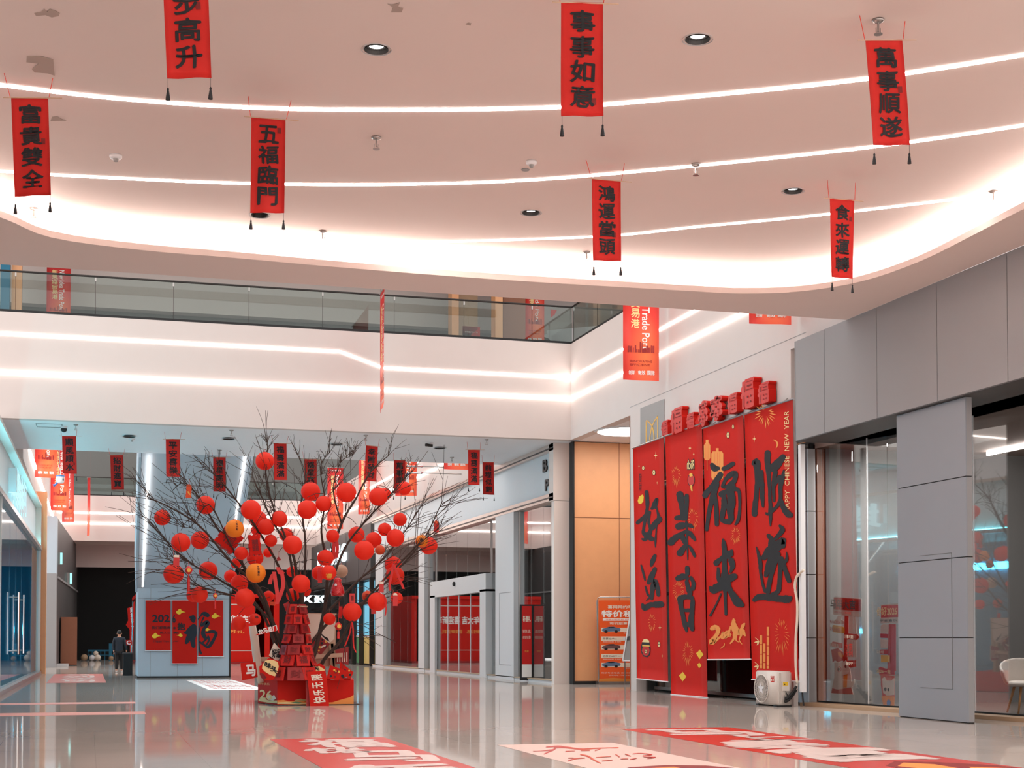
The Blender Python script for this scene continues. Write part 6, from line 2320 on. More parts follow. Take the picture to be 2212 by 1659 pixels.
# ------------------------------------------------------------------ air conditioner and its pipes
def acunit():
    A = onZ(1632, 1523)                       # front foot, far end
    B = onZ(1680, 1527)                       # front foot, near corner
    C = onZ(1711, 1526)                       # side, wall end
    f = (B - A); f.z = 0
    L = f.length
    f.normalize()
    sdir = Vector((f.y, -f.x, 0))
    if sdir.x < 0:
        sdir = -sdir
    D = 0.34
    Hh = 0.70
    base = A
    t = thing('air_conditioner', 'cream outdoor air conditioner unit standing on the floor before the tall banners', 'air conditioner', (A + B) / 2)
    def pt(u, v, w): return base + f * (L * u) + Vector((0, 0, 0.03 + Hh * v)) + sdir * (D * w)
    b = MB()
    bm = bmesh.new()
    V = [pt(u, v, w) for w in (0, 1) for v in (0, 1) for u in (0, 1)]
    vs = [bm.verts.new(p) for p in V]
    for q in ((0, 1, 3, 2), (4, 6, 7, 5), (0, 4, 5, 1), (1, 5, 7, 3), (3, 7, 6, 2), (2, 6, 4, 0)):
        bm.faces.new([vs[i] for i in q])
    bmesh.ops.recalc_face_normals(bm, faces=bm.faces)
    bmesh.ops.bevel(bm, geom=list(bm.edges), offset=0.025, segments=3, affect='EDGES')
    bm.verts.index_update()
    b.add([v.co.copy() for v in bm.verts], [[v.index for v in fc.verts] for fc in bm.faces], 'ac_white')
    bm.free()
    b.build('casing', t, True)
    n1 = -sdir
    cc = pt(0.30, 0.47, 0) + n1 * 0.004
    R = 0.29
    b = MB()
    b.lathe(cc, [(R, 0), (R, 0.006)], 'ac_grille', 40, n1)
    b.build('fan_recess', t)
    b = MB()
    for i in range(46):
        a = 2 * math.pi * i / 46
        r0, r1 = 0.07, R * 0.97
        d0 = f * math.cos(a) + Vector((0, 0, 1)) * math.sin(a)
        d1 = f * math.cos(a + .25) + Vector((0, 0, 1)) * math.sin(a + .25)
        b.bar(cc + d0 * r0 + n1 * .012, cc + d1 * r1 + n1 * .012, .006, 'ac_white')
    for rr in (0.12, 0.2, R):
        b.tube([cc + (f * math.cos(i * math.pi / 20) + Vector((0, 0, 1)) * math.sin(i * math.pi / 20)) * rr + n1 * .012 for i in range(41)], .004 if rr < R else .012, 'ac_white', 4, False)
    g = b.build('fan_grille', t)
    b = MB()
    b.flat([cc + (f * math.cos(a) + Vector((0, 0, 1)) * math.sin(a)) * r + n1 * .022 for a, r in [(math.pi / 2 + i * math.pi / 5, (.13 if i % 2 == 0 else .06)) for i in range(10)]], 'white_plastic')
    b.build('grille_badge', g)
    P = Patch(pt(.70, .86, 0), pt(.86, .86, 0), pt(.70, .68, 0), pt(.86, .68, 0))
    b = MB()
    P.rect(b, 0, 0, 1, .28, 'red_print', .004); P.rect(b, 0, .34, 1, 1, 'red_print', .004)
    P.rect(b, .14, .06, .86, .2, 'cream', .005)
    P.rect(b, .16, .48, .40, .86, 'cream', .005); P.rect(b, .56, .48, .86, .86, 'cream', .005)
    b.build('logo', t)
    n2 = f
    def sd(u, v, d=0.0): return pt(1, v, u) + n2 * d
    b = MB()
    b.obox(sd(.5, .56, .02), sdir * (D * .24), Vector((0, 0, Hh * .135)), n2 * .02, 'ac_white')
    b.build('valve_cover', t)
    b = MB()
    Q = Patch(sd(.30, .68, .042), sd(.66, .68, .042), sd(.30, .58, .042), sd(.66, .58, .042), face=n2)
    Q.rect(b, 0, 0, 1, 1, 'yellow', .001)
    Q.poly(b, [(.2, .85), (.32, .25), (.44, .85)], 'ink', .002)
    b.build('warning_label', t)
    b = MB()
    for i in range(4):
        b.obox(sd(.08 + .05 * i, .5, .003), sdir * .004, Vector((0, 0, Hh * .45)), n2 * .004, 'ac_white')
    for v in (.16, .2, .24, .28):
        b.obox(sd(.55, v, .002), sdir * (D * .12), Vector((0, 0, .004)), n2 * .004, 'ac_grille')
    b.build('side_ribs', t)
    for u in (.1, .9):
        b = MB(); b.obox(pt(u, 0, .5) - Vector((0, 0, .015)), f * .06, sdir * (D * .52), Vector((0, 0, .015)), 'black'); b.build('foot', t)
    b = MB()
    b.tube(smooth_path([tuple(sd(.5, .42, .03)), tuple(sd(.55, .33, .05)), tuple(sd(.75, .22, .06)), tuple(sd(.9, .17, .05))]), .008, 'black', 6)
    b.build('power_cord', t)
    return t, sd, f, sdir


ac, acs, acf, acd = acunit()
# refrigerant pipes with dark lagging, up into a white conduit along the wall edge
t = thing('refrigerant_pipes', 'dark lagged pipes bending from the air conditioner to the white conduit', 'pipe', acs(.5, .1, .1))
end = Vector((14.05, 27.95, 0))
for k, (v, dz) in enumerate(((.19, 0), (.11, .05))):
    b = MB()
    b.tube(smooth_path([tuple(acs(.42 - .05 * k, v, .06)), tuple(acs(.6, v + .04, .07)), tuple(acs(.95, v + .18, .05)), tuple(acs(1.2, v + .32, .02) + Vector((.02, 0, .03)))]), .03, 'black', 8)
    b.build('lagging', t, True)
b = MB()
b.tube(smooth_path([tuple(acs(1.2, .45, .03)), tuple(acs(1.32, .58, .01)), tuple(acs(1.4, .75, 0))]), .028, 'ac_white', 8)
b.build('sleeve', t, True)
t = thing('pipe_conduit', 'white vertical pipe conduit between the last tall banner and the blue gray pillar', 'conduit', (14.1, 28.15, .15))
c0, c1 = onX(1733, 1495, 14.1), onX(1733, 960, 14.1)
b = MB(); b.obox((c0 + c1) / 2, (.05, 0, 0), (0, .055, 0), (0, 0, (c1.z - c0.z) / 2), 'white_plastic'); b.build('channel', t)
b = MB()
b.tube([c0, c0 - Vector((0, .02, .12)), (c0.x, c0.y - .06, .03)], .018, 'black', 6)
b.build('cable', t)
t = thing('drain_hose', 'curved cream hose rising beside the last tall banner', 'hose', onX(1718, 1440, 14.0))
b = MB()
b.tube(smooth_path([tuple(onX(x, y, 14.02)) for x, y in [(1736, 1232), (1730, 1236), (1720, 1248), (1717, 1270), (1722, 1300), (1722, 1340), (1719, 1380), (1719, 1440), (1722, 1475)]], 4), .026, 'cream', 8)
b.build('hose', t, True)

# ------------------------------------------------------------------ orange advertising stand and the tilted board by it
SP = PY(43.05)
def sp(x, y, d=0.0): return SP.at(x, y, d)
st = thing('advert_stand', 'orange roll up stand advertising car rental before the orange wood wall', 'sign stand', sp(1330, 1478) * 1)
b = MB(); b.prism([sp(x, y) for x, y in [(1293.5, 1297), (1400, 1297), (1400, 1472), (1296, 1472)]], (0, .02, 0), 'orange_print'); b.build('poster', st)
b = MB(); b.tube([sp(x, y, -.01) for x, y in [(1293, 1474), (1290, 1298), (1292, 1292), (1296, 1290), (1396, 1290), (1400, 1292), (1402, 1298), (1402, 1474)]], .018, 'steel', 8); b.build('tube_frame', st)
p0, p1 = sp(1290, 1476), sp(1404, 1476)
b = MB(); b.box((p0.x, 42.9, 0.0), (p1.x, 43.2, .09), 'steel'); b.build('base', st)
OP = Patch(sp(1293.5, 1297), sp(1400, 1297), sp(1293.5, 1472), sp(1400, 1472))
b = MB()
write(b, OP.at, '喜网网约车', .18, .06, .68, .10, 'cream', bold=.03)
write(b, OP.at, '特价租车', .06, .125, .92, .205, 'white_print', bold=.04)
OP.rect(b, .08, .222, .88, .252, 'white_print')
write(b, OP.at, '零首付包月租 日租低至多', .14, .228, .82, .246, 'orange_print', d=.006)
write(b, OP.at, '司机招募中', .22, .27, .66, .30, 'cream', bold=.03)
for k in range(5):
    y0 = .338 + k * .108
    OP.rect(b, .05, y0, .95, y0 + .052, 'cream')
    if k % 2 == 0:
        write(b, OP.at, ['', '', ''][0] + '— 风行 S50', .55, y0 + .012, .88, y0 + .04, 'ink', d=.006)
        write(b, OP.at, '租金2000起 含保险', .5, y0 + .058, .85, y0 + .072, 'cream')
    else:
        write(b, OP.at, ['帝豪 EVPro —', '启辰 D60EV —'][k // 2], .08, y0 + .012, .44, y0 + .04, 'ink', d=.006)
        write(b, OP.at, '租金2000起 含保险', .08, y0 + .058, .45, y0 + .072, 'cream')
write(b, OP.at, '司机专线电话 15325025293', .05, .885, .78, .905, 'cream')
write(b, OP.at, '公司地址 汽车贸易广场', .2, .918, .72, .932, 'cream')
OP.poly(b, [(0, .97), (.3, .955), (.7, .975), (1, .95), (1, 1), (0, 1)], 'gold_orange')
b.build('print', st)
CARS = [(.06, .32, 'car_blue'), (.48, .43, 'car_white'), (.06, .535, 'car_brown'), (.48, .655, 'car_white'), (.06, .75, 'car_blue')]
b = MB()
for s, tt, m in CARS:
    sil = [(0, .55), (.06, .38), (.22, .26), (.36, .08), (.62, .04), (.78, .2), (.96, .32), (1, .55), (.95, .8), (.1, .86), (.02, .75)]
    OP.poly(b, [(s + .38 * x, tt + .075 * y) for x, y in sil], m, .007)
    OP.poly(b, [(s + .38 * x, tt + .075 * y) for x, y in [(.28, .26), (.38, .12), (.6, .1), (.72, .24), (.5, .3)]], 'ink', .008)
    for wx in (.22, .76):
        OP.disc(b, s + .38 * wx, tt + .064, .035, .016, 'ink', .008, 12)
b.build('car_pictures', st)
bd = thing('display_board', 'tilted gray board with white rim leaning beside the orange stand', 'board', sp(1352, 1425))
pl2 = Plane(onY(1352, 1430, 42.6), (-.5, -1, 0))
b = MB(); b.prism([pl2.at(x, y) for x, y in [(1361, 1330), (1376, 1330), (1376, 1427), (1345, 1427)]], (.02, .03, 0), 'gray_plastic', 'white_plastic'); b.build('board', bd)
b = MB(); b.bar(pl2.at(1361, 1330), pl2.at(1345, 1427), .04, 'white_plastic'); b.bar(pl2.at(1345, 1427), pl2.at(1372, 1427), .04, 'white_plastic'); b.build('rim', bd)
b = MB(); b.prism([pl2.at(x, y, .01) for x, y in [(1351, 1377), (1360, 1374), (1360, 1383), (1350, 1384)]], (.02, .03, 0), 'charcoal'); b.build('clip', bd)
b = MB(); b.bar(pl2.at(1370, 1427), Vector((pl2.at(1370, 1427).x + .1, pl2.at(1370, 1427).y + .2, 0)), .03, 'steel'); b.build('leg', bd)
b = MB(); b.bar(pl2.at(1350, 1427), Vector((pl2.at(1350, 1427).x, pl2.at(1350, 1427).y, 0)), .03, 'steel'); b.build('leg', bd)

# ------------------------------------------------------------------ wall hanging on the white foot panel
HP = PY(54.52)
HA = crop(300, 1280, 9.76, plane=HP)
HG = 'three red wall hangings on the white panel'
fu = [
    [(1090, 520, 30), (1130, 540, 72), (1150, 600, 40)],
    [(955, 850, 14), (1020, 838, 48), (1090, 780, 62), (1150, 720, 55)],
    [(1155, 720, 60), (1150, 860, 70), (1132, 1000, 56), (1152, 1125, 44)],
    [(1085, 860, 56), (1035, 985, 52), (1002, 1055, 34)]]
fu2 = [
    [(1255, 560, 12), (1310, 480, 16), (1345, 450, 34), (1400, 455, 50), (1450, 480, 44)],
    [(1365, 530, 20), (1315, 640, 12), (1275, 800, 14), (1265, 950, 14), (1268, 1100, 14), (1285, 1220, 24), (1308, 1280, 24)],
    [(1330, 700, 26), (1380, 645, 34), (1450, 632, 44), (1432, 690, 42), (1380, 760, 36), (1350, 850, 42), (1385, 930, 44), (1420, 960, 24)],
    [(1400, 852, 12), (1480, 830, 24), (1560, 822, 32), (1628, 862, 34), (1592, 960, 32), (1530, 1070, 36), (1460, 1150, 28), (1360, 1095, 24), (1290, 1045, 20)],
    [(1340, 1060, 14), (1400, 1000, 22), (1462, 938, 22)], [(1460, 920, 18), (1480, 1000, 22), (1432, 1090, 18)]]
HANG = [('short red wall hanging with 2026 on it, left of three on the white panel', (142, 668, 158, 1225)),
        ('longest red wall hanging with clouds and half of 福, middle of three', (706, 1222, 158, 1502)),
        ('red wall hanging with the right half of the big black 福', (1256, 1772, 158, 1352))]
cloud = [(-80, 0), (-70, -25), (-45, -30), (-25, -62), (0, -68), (20, -60), (30, -35), (60, -20), (120, 5), (60, 12), (30, 25), (10, 45), (-20, 52), (-45, 45), (-75, 25)]
def cl(b, cx, cy, k, flip=1):
    b.flat([HA(cx + x * k * flip, cy + y * k, .02) for x, y in cloud], 'yellow')
for i, (lab, (x0, x1, y0, y1)) in enumerate(HANG):
    t = thing('wall_hanging', lab, 'wall hanging', HA((x0 + x1) / 2, y1), HG)
    b = MB(); b.prism([HA(x0, y0), HA(x1, y0), HA(x1, y1), HA(x0, y1)], (0, .012, 0), 'red_print'); b.build('cloth', t)
    for yy in (y0, y1):
        b = MB(); b.tube([HA(x0 - 18, yy, .005), HA(x1 + 18, yy, .005)], .016, 'white_plastic', 6); b.build('rod', t)
    b = MB()
    if i == 0:
        write(b, lambda s, u, d: HA(285 + 400 * s, 475 + 145 * u, d), '202', 0, 0, .9, 1, 'ink_blue', bold=.05, d=.008)
        write(b, lambda s, u, d: HA(270 + 395 * s, 710 + 62 * u, d), '我们都是奔', 0, 0, 1, 1, 'ink', bold=.015, d=.008)
        write(b, lambda s, u, d: HA(450 + 215 * s, 825 + 45 * u, d), '的人心', 0, 0, 1, 1, 'ink', bold=.02, d=.008)
        write(b, lambda s, u, d: HA(305 + 340 * s, 995 + 70 * u, d), 'Happy new', 0, 0, 1, 1, 'faint_ink', bold=.02, d=.008, warp=.03)
        cl(b, 352, 915, 1)
    elif i == 1:
        write(b, lambda s, u, d: HA(712 + 60 * s, 478 + 155 * u, d), '6', 0, 0, 1, 1, 'ink_blue', bold=.05, d=.008)
        write(b, lambda s, u, d: HA(815 + 155 * s, 640 + 145 * u, d), '抱', 0, 0, 1, 1, 'ink', bold=.04, d=.008)
        write(b, lambda s, u, d: HA(722 + 60 * s, 722 + 55 * u, d), '幸', 0, 0, 1, 1, 'ink', bold=.03, d=.008)
        write(b, lambda s, u, d: HA(725 + 110 * s, 822 + 48 * u, d), '拥!', 0, 0, 1, 1, 'ink', bold=.03, d=.008)
        write(b, lambda s, u, d: HA(715 + 130 * s, 1015 + 40 * u, d), 'year', 0, 0, 1, 1, 'faint_ink', bold=.02, d=.008, warp=.03)
        cl(b, 865, 410, 1); cl(b, 870, 903, .65, -1)
        brush(b, fu, HA, 'ink_blue', d=.010, rag=.03)
    else:
        brush(b, fu2, HA, 'ink_blue', d=.010, rag=.03)
        cl(b, 1610, 500, 1); cl(b, 1450, 782, .6)
    b.build('print', t)

# ------------------------------------------------------------------ person, bin and things at the far end
def skinned(name, pts, edges, radii, m, parent, sub=2):
    org = wloc(parent)
    me = bpy.data.meshes.new(name)
    me.from_pydata([Vector(p) - org for p in pts], edges, [])
    o = bpy.data.objects.new(name, me)
    col.objects.link(o)
    o.parent = parent
    sk = o.modifiers.new('skin', 'SKIN')
    for i, r in enumerate(radii):
        r = r if isinstance(r, tuple) else (r, r)
        me.skin_vertices[0].data[i].radius = r
    me.skin_vertices[0].data[0].use_root = True
    ss = o.modifiers.new('sub', 'SUBSURF')
    ss.levels = ss.render_levels = sub
    sk.use_smooth_shade = True
    me.materials.append(MATS[m])
    WL[o.name] = org
    return o


pp = onZ(257, 1452)
per = thing('person', 'person in a dark navy sweater and black trousers walking away past the black bin', 'person', pp)
fx = Vector((math.cos(.1), -math.sin(.1), 0)); fy = Vector((math.sin(.1), math.cos(.1), 0)); fz = Vector((0, 0, 1))
S = 1.0
def q(x, y, z): return pp + (fx * x + fy * y + fz * z) * S
# one continuous body: pelvis root, spine, neck, head, arms, legs
BP_ = [q(0, 0, .92), q(0, 0, 1.10), q(0, .01, 1.28), q(0, .02, 1.42), q(0, .02, 1.50), q(0, .03, 1.58), q(0, .035, 1.68),
       q(-.18, .02, 1.40), q(-.235, .03, 1.14), q(-.215, -.02, .92), q(-.21, -.01, .83),
       q(.18, .02, 1.40), q(.25, 0, 1.14), q(.29, .07, .93), q(.295, .09, .84),
       q(-.09, 0, .86), q(-.095, -.02, .49), q(-.10, -.11, .09), q(-.10, .0, .04),
       q(.09, 0, .86), q(.10, .06, .50), q(.10, .05, .09), q(.11, .17, .04)]
BE = [(0, 1), (1, 2), (2, 3), (3, 4), (4, 5), (5, 6), (3, 7), (7, 8), (8, 9), (9, 10), (3, 11), (11, 12), (12, 13), (13, 14), (0, 15), (15, 16), (16, 17), (17, 18), (0, 19), (19, 20), (20, 21), (21, 22)]
BR = [.13, .12, .13, .09, .055, .085, .07, .055, .04, .03, .03, .055, .04, .03, .03, .08, .055, .04, .03, .08, .055, .04, .03]
skinned('body', BP_, BE, BR, 'skin', per)
for s, base in ((-1, 10), (1, 14)):
    h = BP_[base]
    for k in range(4):
        a = h + fx * (.012 * (k - 1.5)) - fz * .02
        skinned('finger', [a, a - fz * .035 + fy * .006, a - fz * (.06 + .008 * (1.5 - abs(k - 1.5))) + fy * .018], [(0, 1), (1, 2)], [.009, .008, .007], 'skin', per, 1)
    a = h + fy * .015 - fx * s * .02
    skinned('thumb', [a, a - fz * .03 + fy * .02, a - fz * .05 + fy * .03], [(0, 1), (1, 2)], [.011, .009, .008], 'skin', per, 1)
TP = [q(0, 0, .94), q(0, 0, 1.10), q(0, .01, 1.28), q(0, .02, 1.41), q(0, .02, 1.475), q(-.18, .02, 1.40), q(-.245, .03, 1.14), q(-.215, -.02, .90), q(.18, .02, 1.40), q(.26, 0, 1.14), q(.29, .07, .92), q(0, 0, .84)]
skinned('sweater', TP, [(0, 1), (1, 2), (2, 3), (3, 4), (3, 5), (5, 6), (6, 7), (3, 8), (8, 9), (9, 10), (0, 11)], [(.18, .13), (.17, .13), (.19, .14), (.12, .10), .065, .085, .068, .05, .085, .068, .05, (.175, .13)], 'navy_cloth', per)
RP = [q(0, 0, .92), q(-.09, 0, .84), q(-.095, -.02, .49), q(-.10, -.11, .10), q(.09, 0, .84), q(.10, .06, .50), q(.10, .05, .10)]
skinned('trousers', RP, [(0, 1), (1, 2), (2, 3), (0, 4), (4, 5), (5, 6)], [(.155, .12), .11, .08, .065, .11, .08, .065], 'black_cloth', per)
for x, y in ((-.10, -.09), (.105, .08)):
    skinned('shoe', [q(x, y - .03, .05), q(x, y + .1, .04), q(x, y + .19, .035)], [(0, 1), (1, 2)], [.05, .042, .035], 'shoe_white', per, 2)
b = MB()
b.ball(q(0, .03, 1.665), .105, 'hair', 18, 12, .88, .98, 1.0)
b.build('hair', per, True)
b = MB()
for s in (-1, 1):
    b.ball(q(.093 * s, .04, 1.62), .028, 'skin', 8, 6, .5, 1, 1.2)
b.build('ear', per, True)

b = MB()
c = onZ(276, 1460)
t = thing('litter_bin', 'black square litter bin beside the escalator foot', 'bin', c)
b.box((c.x - .17, c.y, .02), (c.x + .17, c.y + .4, .82), 'black'); b.build('body', t)
b = MB(); b.box((c.x - .18, c.y - .01, .82), (c.x + .18, c.y + .41, .88), 'charcoal'); b.build('lid', t)
b = MB(); b.box((c.x - .19, c.y - .02, 0), (c.x + .19, c.y + .42, .02), 'charcoal'); b.build('foot', t)
# red banner flag and letter plate behind the bin
Y = 60.0
t = thing('flag_sign', 'ragged red upright flag sign at the edge of the escalator', 'sign', onY(285, 1415, Y))
b = MB(); b.prism([onY(x, y, Y) for x, y in [(275, 1314), (285, 1310), (290, 1299), (292, 1299), (287, 1412), (281, 1412), (280, 1360), (272, 1350), (277, 1340)]], (0, .03, 0), 'red_print'); b.build('flag', t)
b = MB()
P = Patch(onY(279, 1313, Y), onY(288, 1311, Y), onY(283, 1357, Y), onY(289, 1357, Y))
write(b, P.at, '诚聘英才', .2, 0, .9, 1, 'white_print', rot=1, bold=.03); b.build('lettering', t)
b = MB(); b.tube([onY(287, 1300, Y), Vector((onY(284, 1412, Y).x, Y, 0))], .02, 'steel', 6); b.build('pole', t)
t = thing('letter_plate', 'small red plate with a white C beside the person\'s hand', 'sign', onY(278, 1394, 59.4))
b = MB(); b.prism([onY(x, y, 59.4) for x, y in [(272, 1383), (285, 1382), (285, 1393), (273, 1394)]], (0, .03, 0), 'red_print'); b.build('plate', t)
P = Patch(onY(274, 1384, 59.4), onY(282, 1384, 59.4), onY(274, 1392, 59.4), onY(282, 1392, 59.4))
b = MB(); write(b, P.at, 'C', 0, 0, 1, 1, 'white_print', bold=.05); b.build('letter', t)
b = MB(); b.bar(onY(283, 1393, 59.45), Vector((onY(283, 1393, 59.4).x, 59.45, 0)), .03, 'steel'); b.build('post', t)
# brown cabinet by the dark wall
t = thing('cabinet', 'tall brown wooden cabinet standing by the dark wall at the far left', 'cabinet', onZ(146, 1438))
c0, c1 = onZ(127, 1438), onZ(166, 1438)
Yc = 81.0
x0, x1 = onY(131, 1400, Yc).x, onY(166, 1400, Yc).x
ztop = onY(150, 1333, Yc).z
b = MB(); b.box((x0, Yc, 0.04), (x1, Yc + 1.2, ztop), 'brown_wood'); b.build('body', t)
b = MB(); b.box((x0 + .04, Yc - .02, 0.06), (x0 + .4, Yc, ztop - .05), 'brown_wood'); b.build('door', t)
b = MB(); b.box((x0 + .03, Yc + .05, 0.0), (x1 - .03, Yc + 1.1, .04), 'black'); b.build('plinth', t)
# lit exit signs
for (x, y0, y1, Yx, lab) in ((132, 1193, 1220, 79.5, 'lit exit sign box on the dark left wall, the higher one'), (153, 1237, 1262, 88, 'lit exit sign box projecting from the dark wall, the lower one')):
    Pq = onY(x - 3, y1, Yx)
    top = onY(x - 3, y0, Yx).z
    w = onY(x + 3, y1, Yx).x - Pq.x
    t = thing('exit_sign', lab, 'exit sign', Pq, 'lit exit signs')
    b = MB(); b.box((Pq.x - .15, Yx - .02, Pq.z), (Pq.x + w, Yx + .08, top), 'gray_plastic'); b.build('housing', t)
    b = MB(); b.box((Pq.x + .02, Yx - .03, Pq.z + .03), (Pq.x + w - .01, Yx - .021, top - .03), 'exit_glow'); b.build('face', t)
    b = MB(); b.bar((Pq.x - .1, Yx + .03, (Pq.z + top) / 2), (Pq.x - 1.2, Yx + .03, (Pq.z + top) / 2), .05, 'gray_plastic'); b.build('bracket', t)
# balls and barriers before the black end
for k, (x, y, r, m, lab) in enumerate(((182, 1426, 7, 'tan_wood', 'tan ball on the floor before the black end, leftmost'), (199, 1424, 6, 'white_plastic', 'white ball on the floor before the black end'), (211, 1425, 6.5, 'cream', 'cream ball on the floor before the black end, right of the white one'),
                                       (207, 1409, 5, 'cream', 'pale ball resting on top of the others at the black end'), (240, 1426, 5, 'tan_wood', 'tan ball by the barrier just left of the person'))):
    Yb = 98.5
    c = onY(x, y, Yb)
    rr = r * Yb / 3205
    b = MB(); b.ball((c.x, Yb, rr if k != 3 else rr + .32), rr, m, 14, 10)
    tag(b.build('exercise_ball', smooth=True), lab, 'ball', 'balls at the far end')
t = thing('crowd_barrier', 'low metal crowd barrier in front of the black end', 'barrier', onY(218, 1424, 99.4))
b = MB()
xa, xb = onY(190, 1410, 99.4).x, onY(245, 1410, 99.4).x
for z in (.35, .62, .68):
    b.bar((xa, 99.4, z), (xb, 99.4, z), .05, 'teal_wall')
b.build('rail', t)
for i in range(7):
    x = xa + (xb - xa) * i / 6
    b = MB(); b.bar((x, 99.4, 0), (x, 99.4, .68), .04, 'teal_wall'); b.build('bar', t)
b = MB(); b.box((xa + 1.3, 99.3, 0), (xa + 1.5, 99.5, 1.1), 'teal_wall'); b.build('post', t)

# ------------------------------------------------------------------ red booth behind the tree
bo = thing('exhibition_booth', 'red exhibition booth behind the tree with white lettering on its front', 'booth', (6, 83.5, 0))
ZB = 3.7
BX0, BX1, BY0 = 2.55, 10.3, 83.5
for x0, x1 in ((BX0, 8.95), (9.5, 9.78), (10.0, BX1)):
    b = MB(); b.box((x0, BY0, 0.12), (x1, BY0 + .15, ZB), 'red_print'); b.build('front_panel', bo)
b = MB(); b.box((BX0, BY0 - .1, ZB), (BX1, BY0 + 9, ZB + .18), 'red_print'); b.build('header', bo)
b = MB(); b.box((BX1 - .12, BY0 + .15, .12), (BX1, BY0 + 9, ZB), 'red_print'); b.build('side_wall', bo)
b = MB(); b.box((BX0, BY0 + 8.8, .12), (BX1 - .12, BY0 + 9, ZB), 'shop_dark'); b.build('back_wall', bo)
b = MB(); b.box((BX0, BY0 - .15, 0.0), (BX1, BY0 + 9, .12), 'red_dark'); b.build('platform', bo)
b = MB(); b.box((BX0, BY0 - .012, 3.28), (8.95, BY0 - .002, 3.34), 'pink_sticker'); b.box((BX0, BY0 - .012, .72), (8.95, BY0 - .002, .76), 'pink_sticker'); b.build('trim_line', bo)
P = Patch((BX0, BY0 - .004, 2.75), (9.0, BY0 - .004, 2.75), (BX0, BY0 - .004, 2.2), (9.0, BY0 - .004, 2.2))
b = MB(); write(b, P.at, '新春车展 盛大开启 马年大吉 喜迎新车开', .02, .1, .99, .9, 'white_print', bold=.03, d=.01)
write(b, P.at, '一口价  0首付  0利息  限时礼', .05, 1.5, .9, 1.9, 'gold_orange', bold=.02, d=.01)
b.build('lettering', bo)

# ------------------------------------------------------------------ shop signs
t = thing('shop_sign', 'dark letters on the storefront sign band, partly hidden by its end frame', 'shop sign', (XS + .09, 45, 6.6))
SG = PX(XS + 0.095)
for body, x0, x1, y0, y1 in (('BOR', 1174, 1206, 990, 1017), ('T', 1194, 1202, 1018, 1032), ('PLA', 1179, 1209, 1033, 1058)):
    c = [SG.at(x0, y0 + 5), SG.at(x1, y0 - 6), SG.at(x0, y1 + 1), SG.at(x1, y1 - 6)]
    z1 = (c[0].z + c[1].z) / 2; z0 = (c[2].z + c[3].z) / 2
    y_a, y_b = c[0].y, max(c[1].y, 42.2)
    Pq = Patch((SG.p.x, y_a, z1), (SG.p.x, y_b, z1), (SG.p.x, y_a, z0), (SG.p.x, y_b, z0), face=(-1, 0, 0))
    for k, ch in enumerate(body):
        n = len(body)
        b = MB()
        for dd in (0, .02, .04):
            write(b, Pq.at, ch, k / n + .02, 0, (k + 1) / n - .04, 1, 'charcoal', bold=.04, d=dd)
        if min(v.y for v in b.v) > 44.4:
            b.build('letter', t)
t = thing('shop_sign', 'lit white letters ending in NG on the dark far storefront', 'shop sign', (XS - .02, 88, 6.2))
SG = PX(XS - 0.02)
ya, yb = SG.at(688, 1200).y, SG.at(752, 1200).y
zt, zb = 6.75, 5.75
Pq = Patch((SG.p.x, ya, zt), (SG.p.x, yb, zt), (SG.p.x, ya, zb), (SG.p.x, yb, zb), face=(-1, 0, 0))
for k, ch in enumerate('LIANG'):
    b = MB()
    for dd in (0.01, .05, .1):
        write(b, Pq.at, ch, k / 5 + .02, 0, (k + .78) / 5, 1, 'white_sign', bold=.02, d=dd)
    b.build('letter', t)
t = thing('shop_sign', 'two lit white cross shaped marks over the far dark shop window', 'shop sign', (XS - .02, 94, 3.7))
for x in (663, 692):
    A_ = PX(XS - .03)
    c = [A_.at(x - 13, 1286), A_.at(x + 13, 1286), A_.at(x - 13, 1302), A_.at(x + 13, 1302)]
    Pq = Patch(*c, face=(-1, 0, 0))
    b = MB()
    for dd in (0, .03):
        Pq.poly(b, [(0, 0), (.22, 0), (.5, .36), (.78, 0), (1, 0), (.68, .5), (1, 1), (.78, 1), (.5, .64), (.22, 1), (0, 1), (.32, .5)], 'white_sign', dd + .005)
    b.build('mark', t)
t = thing('shop_sign', 'white lit characters standing out from the cyan washed fascia', 'shop sign', lp(47.5, 5.5, .1))
for k, (ch, y0) in enumerate((('阿', 50.6), ('维', 48.6), ('塔', 46.6))):
    y1 = y0 - 1.6
    Pq = Patch(lp(y1, 6.35, -.222), lp(y0, 6.35, -.222), lp(y1, 5.35, -.222), lp(y0, 5.35, -.222), face=LN)
    b = MB()
    for dd in (0, .07, .14, .21):
        write(b, Pq.at, ch, 0, 0, 1, 1, 'cyan_sign', bold=.02, d=dd)
    b.build('character', t)
b = MB(); lbox(b, 44.7, 44.9, 5.6, 6.3, -.22, .0, 'fascia_white'); b.build('side_plate', t)
# bracket with two chrome rods on the storefront trim
p = onY(909, 1015, 57.0)
t = thing('wall_bracket', 'pair of chrome rods projecting in front of the printed banner', 'bracket', p)
for y in (1007.5, 1021.5):
    a, c = onY(879, y, 57.0), onY(910, y, 57.0)
    b = MB(); b.tube([a, c], .035, 'chrome', 10); b.lathe(c - Vector((.01, 0, 0)), [(.06, 0), (.06, .05)], 'chrome', 14, (1, 0, 0)); b.tube([c, (XW, 57.0, c.z)], .02, 'steel', 6); b.build('rod', t)
b = MB(); a = onY(876, 1025, 57.0); b.box((a.x, 56.95, a.z - .35), (a.x + .13, 57.05, a.z + .02), 'white_plastic'); b.box((a.x, 56.94, a.z - .02), (a.x + .13, 56.95, a.z + .03), 'blue_plastic'); b.build('tag', t)
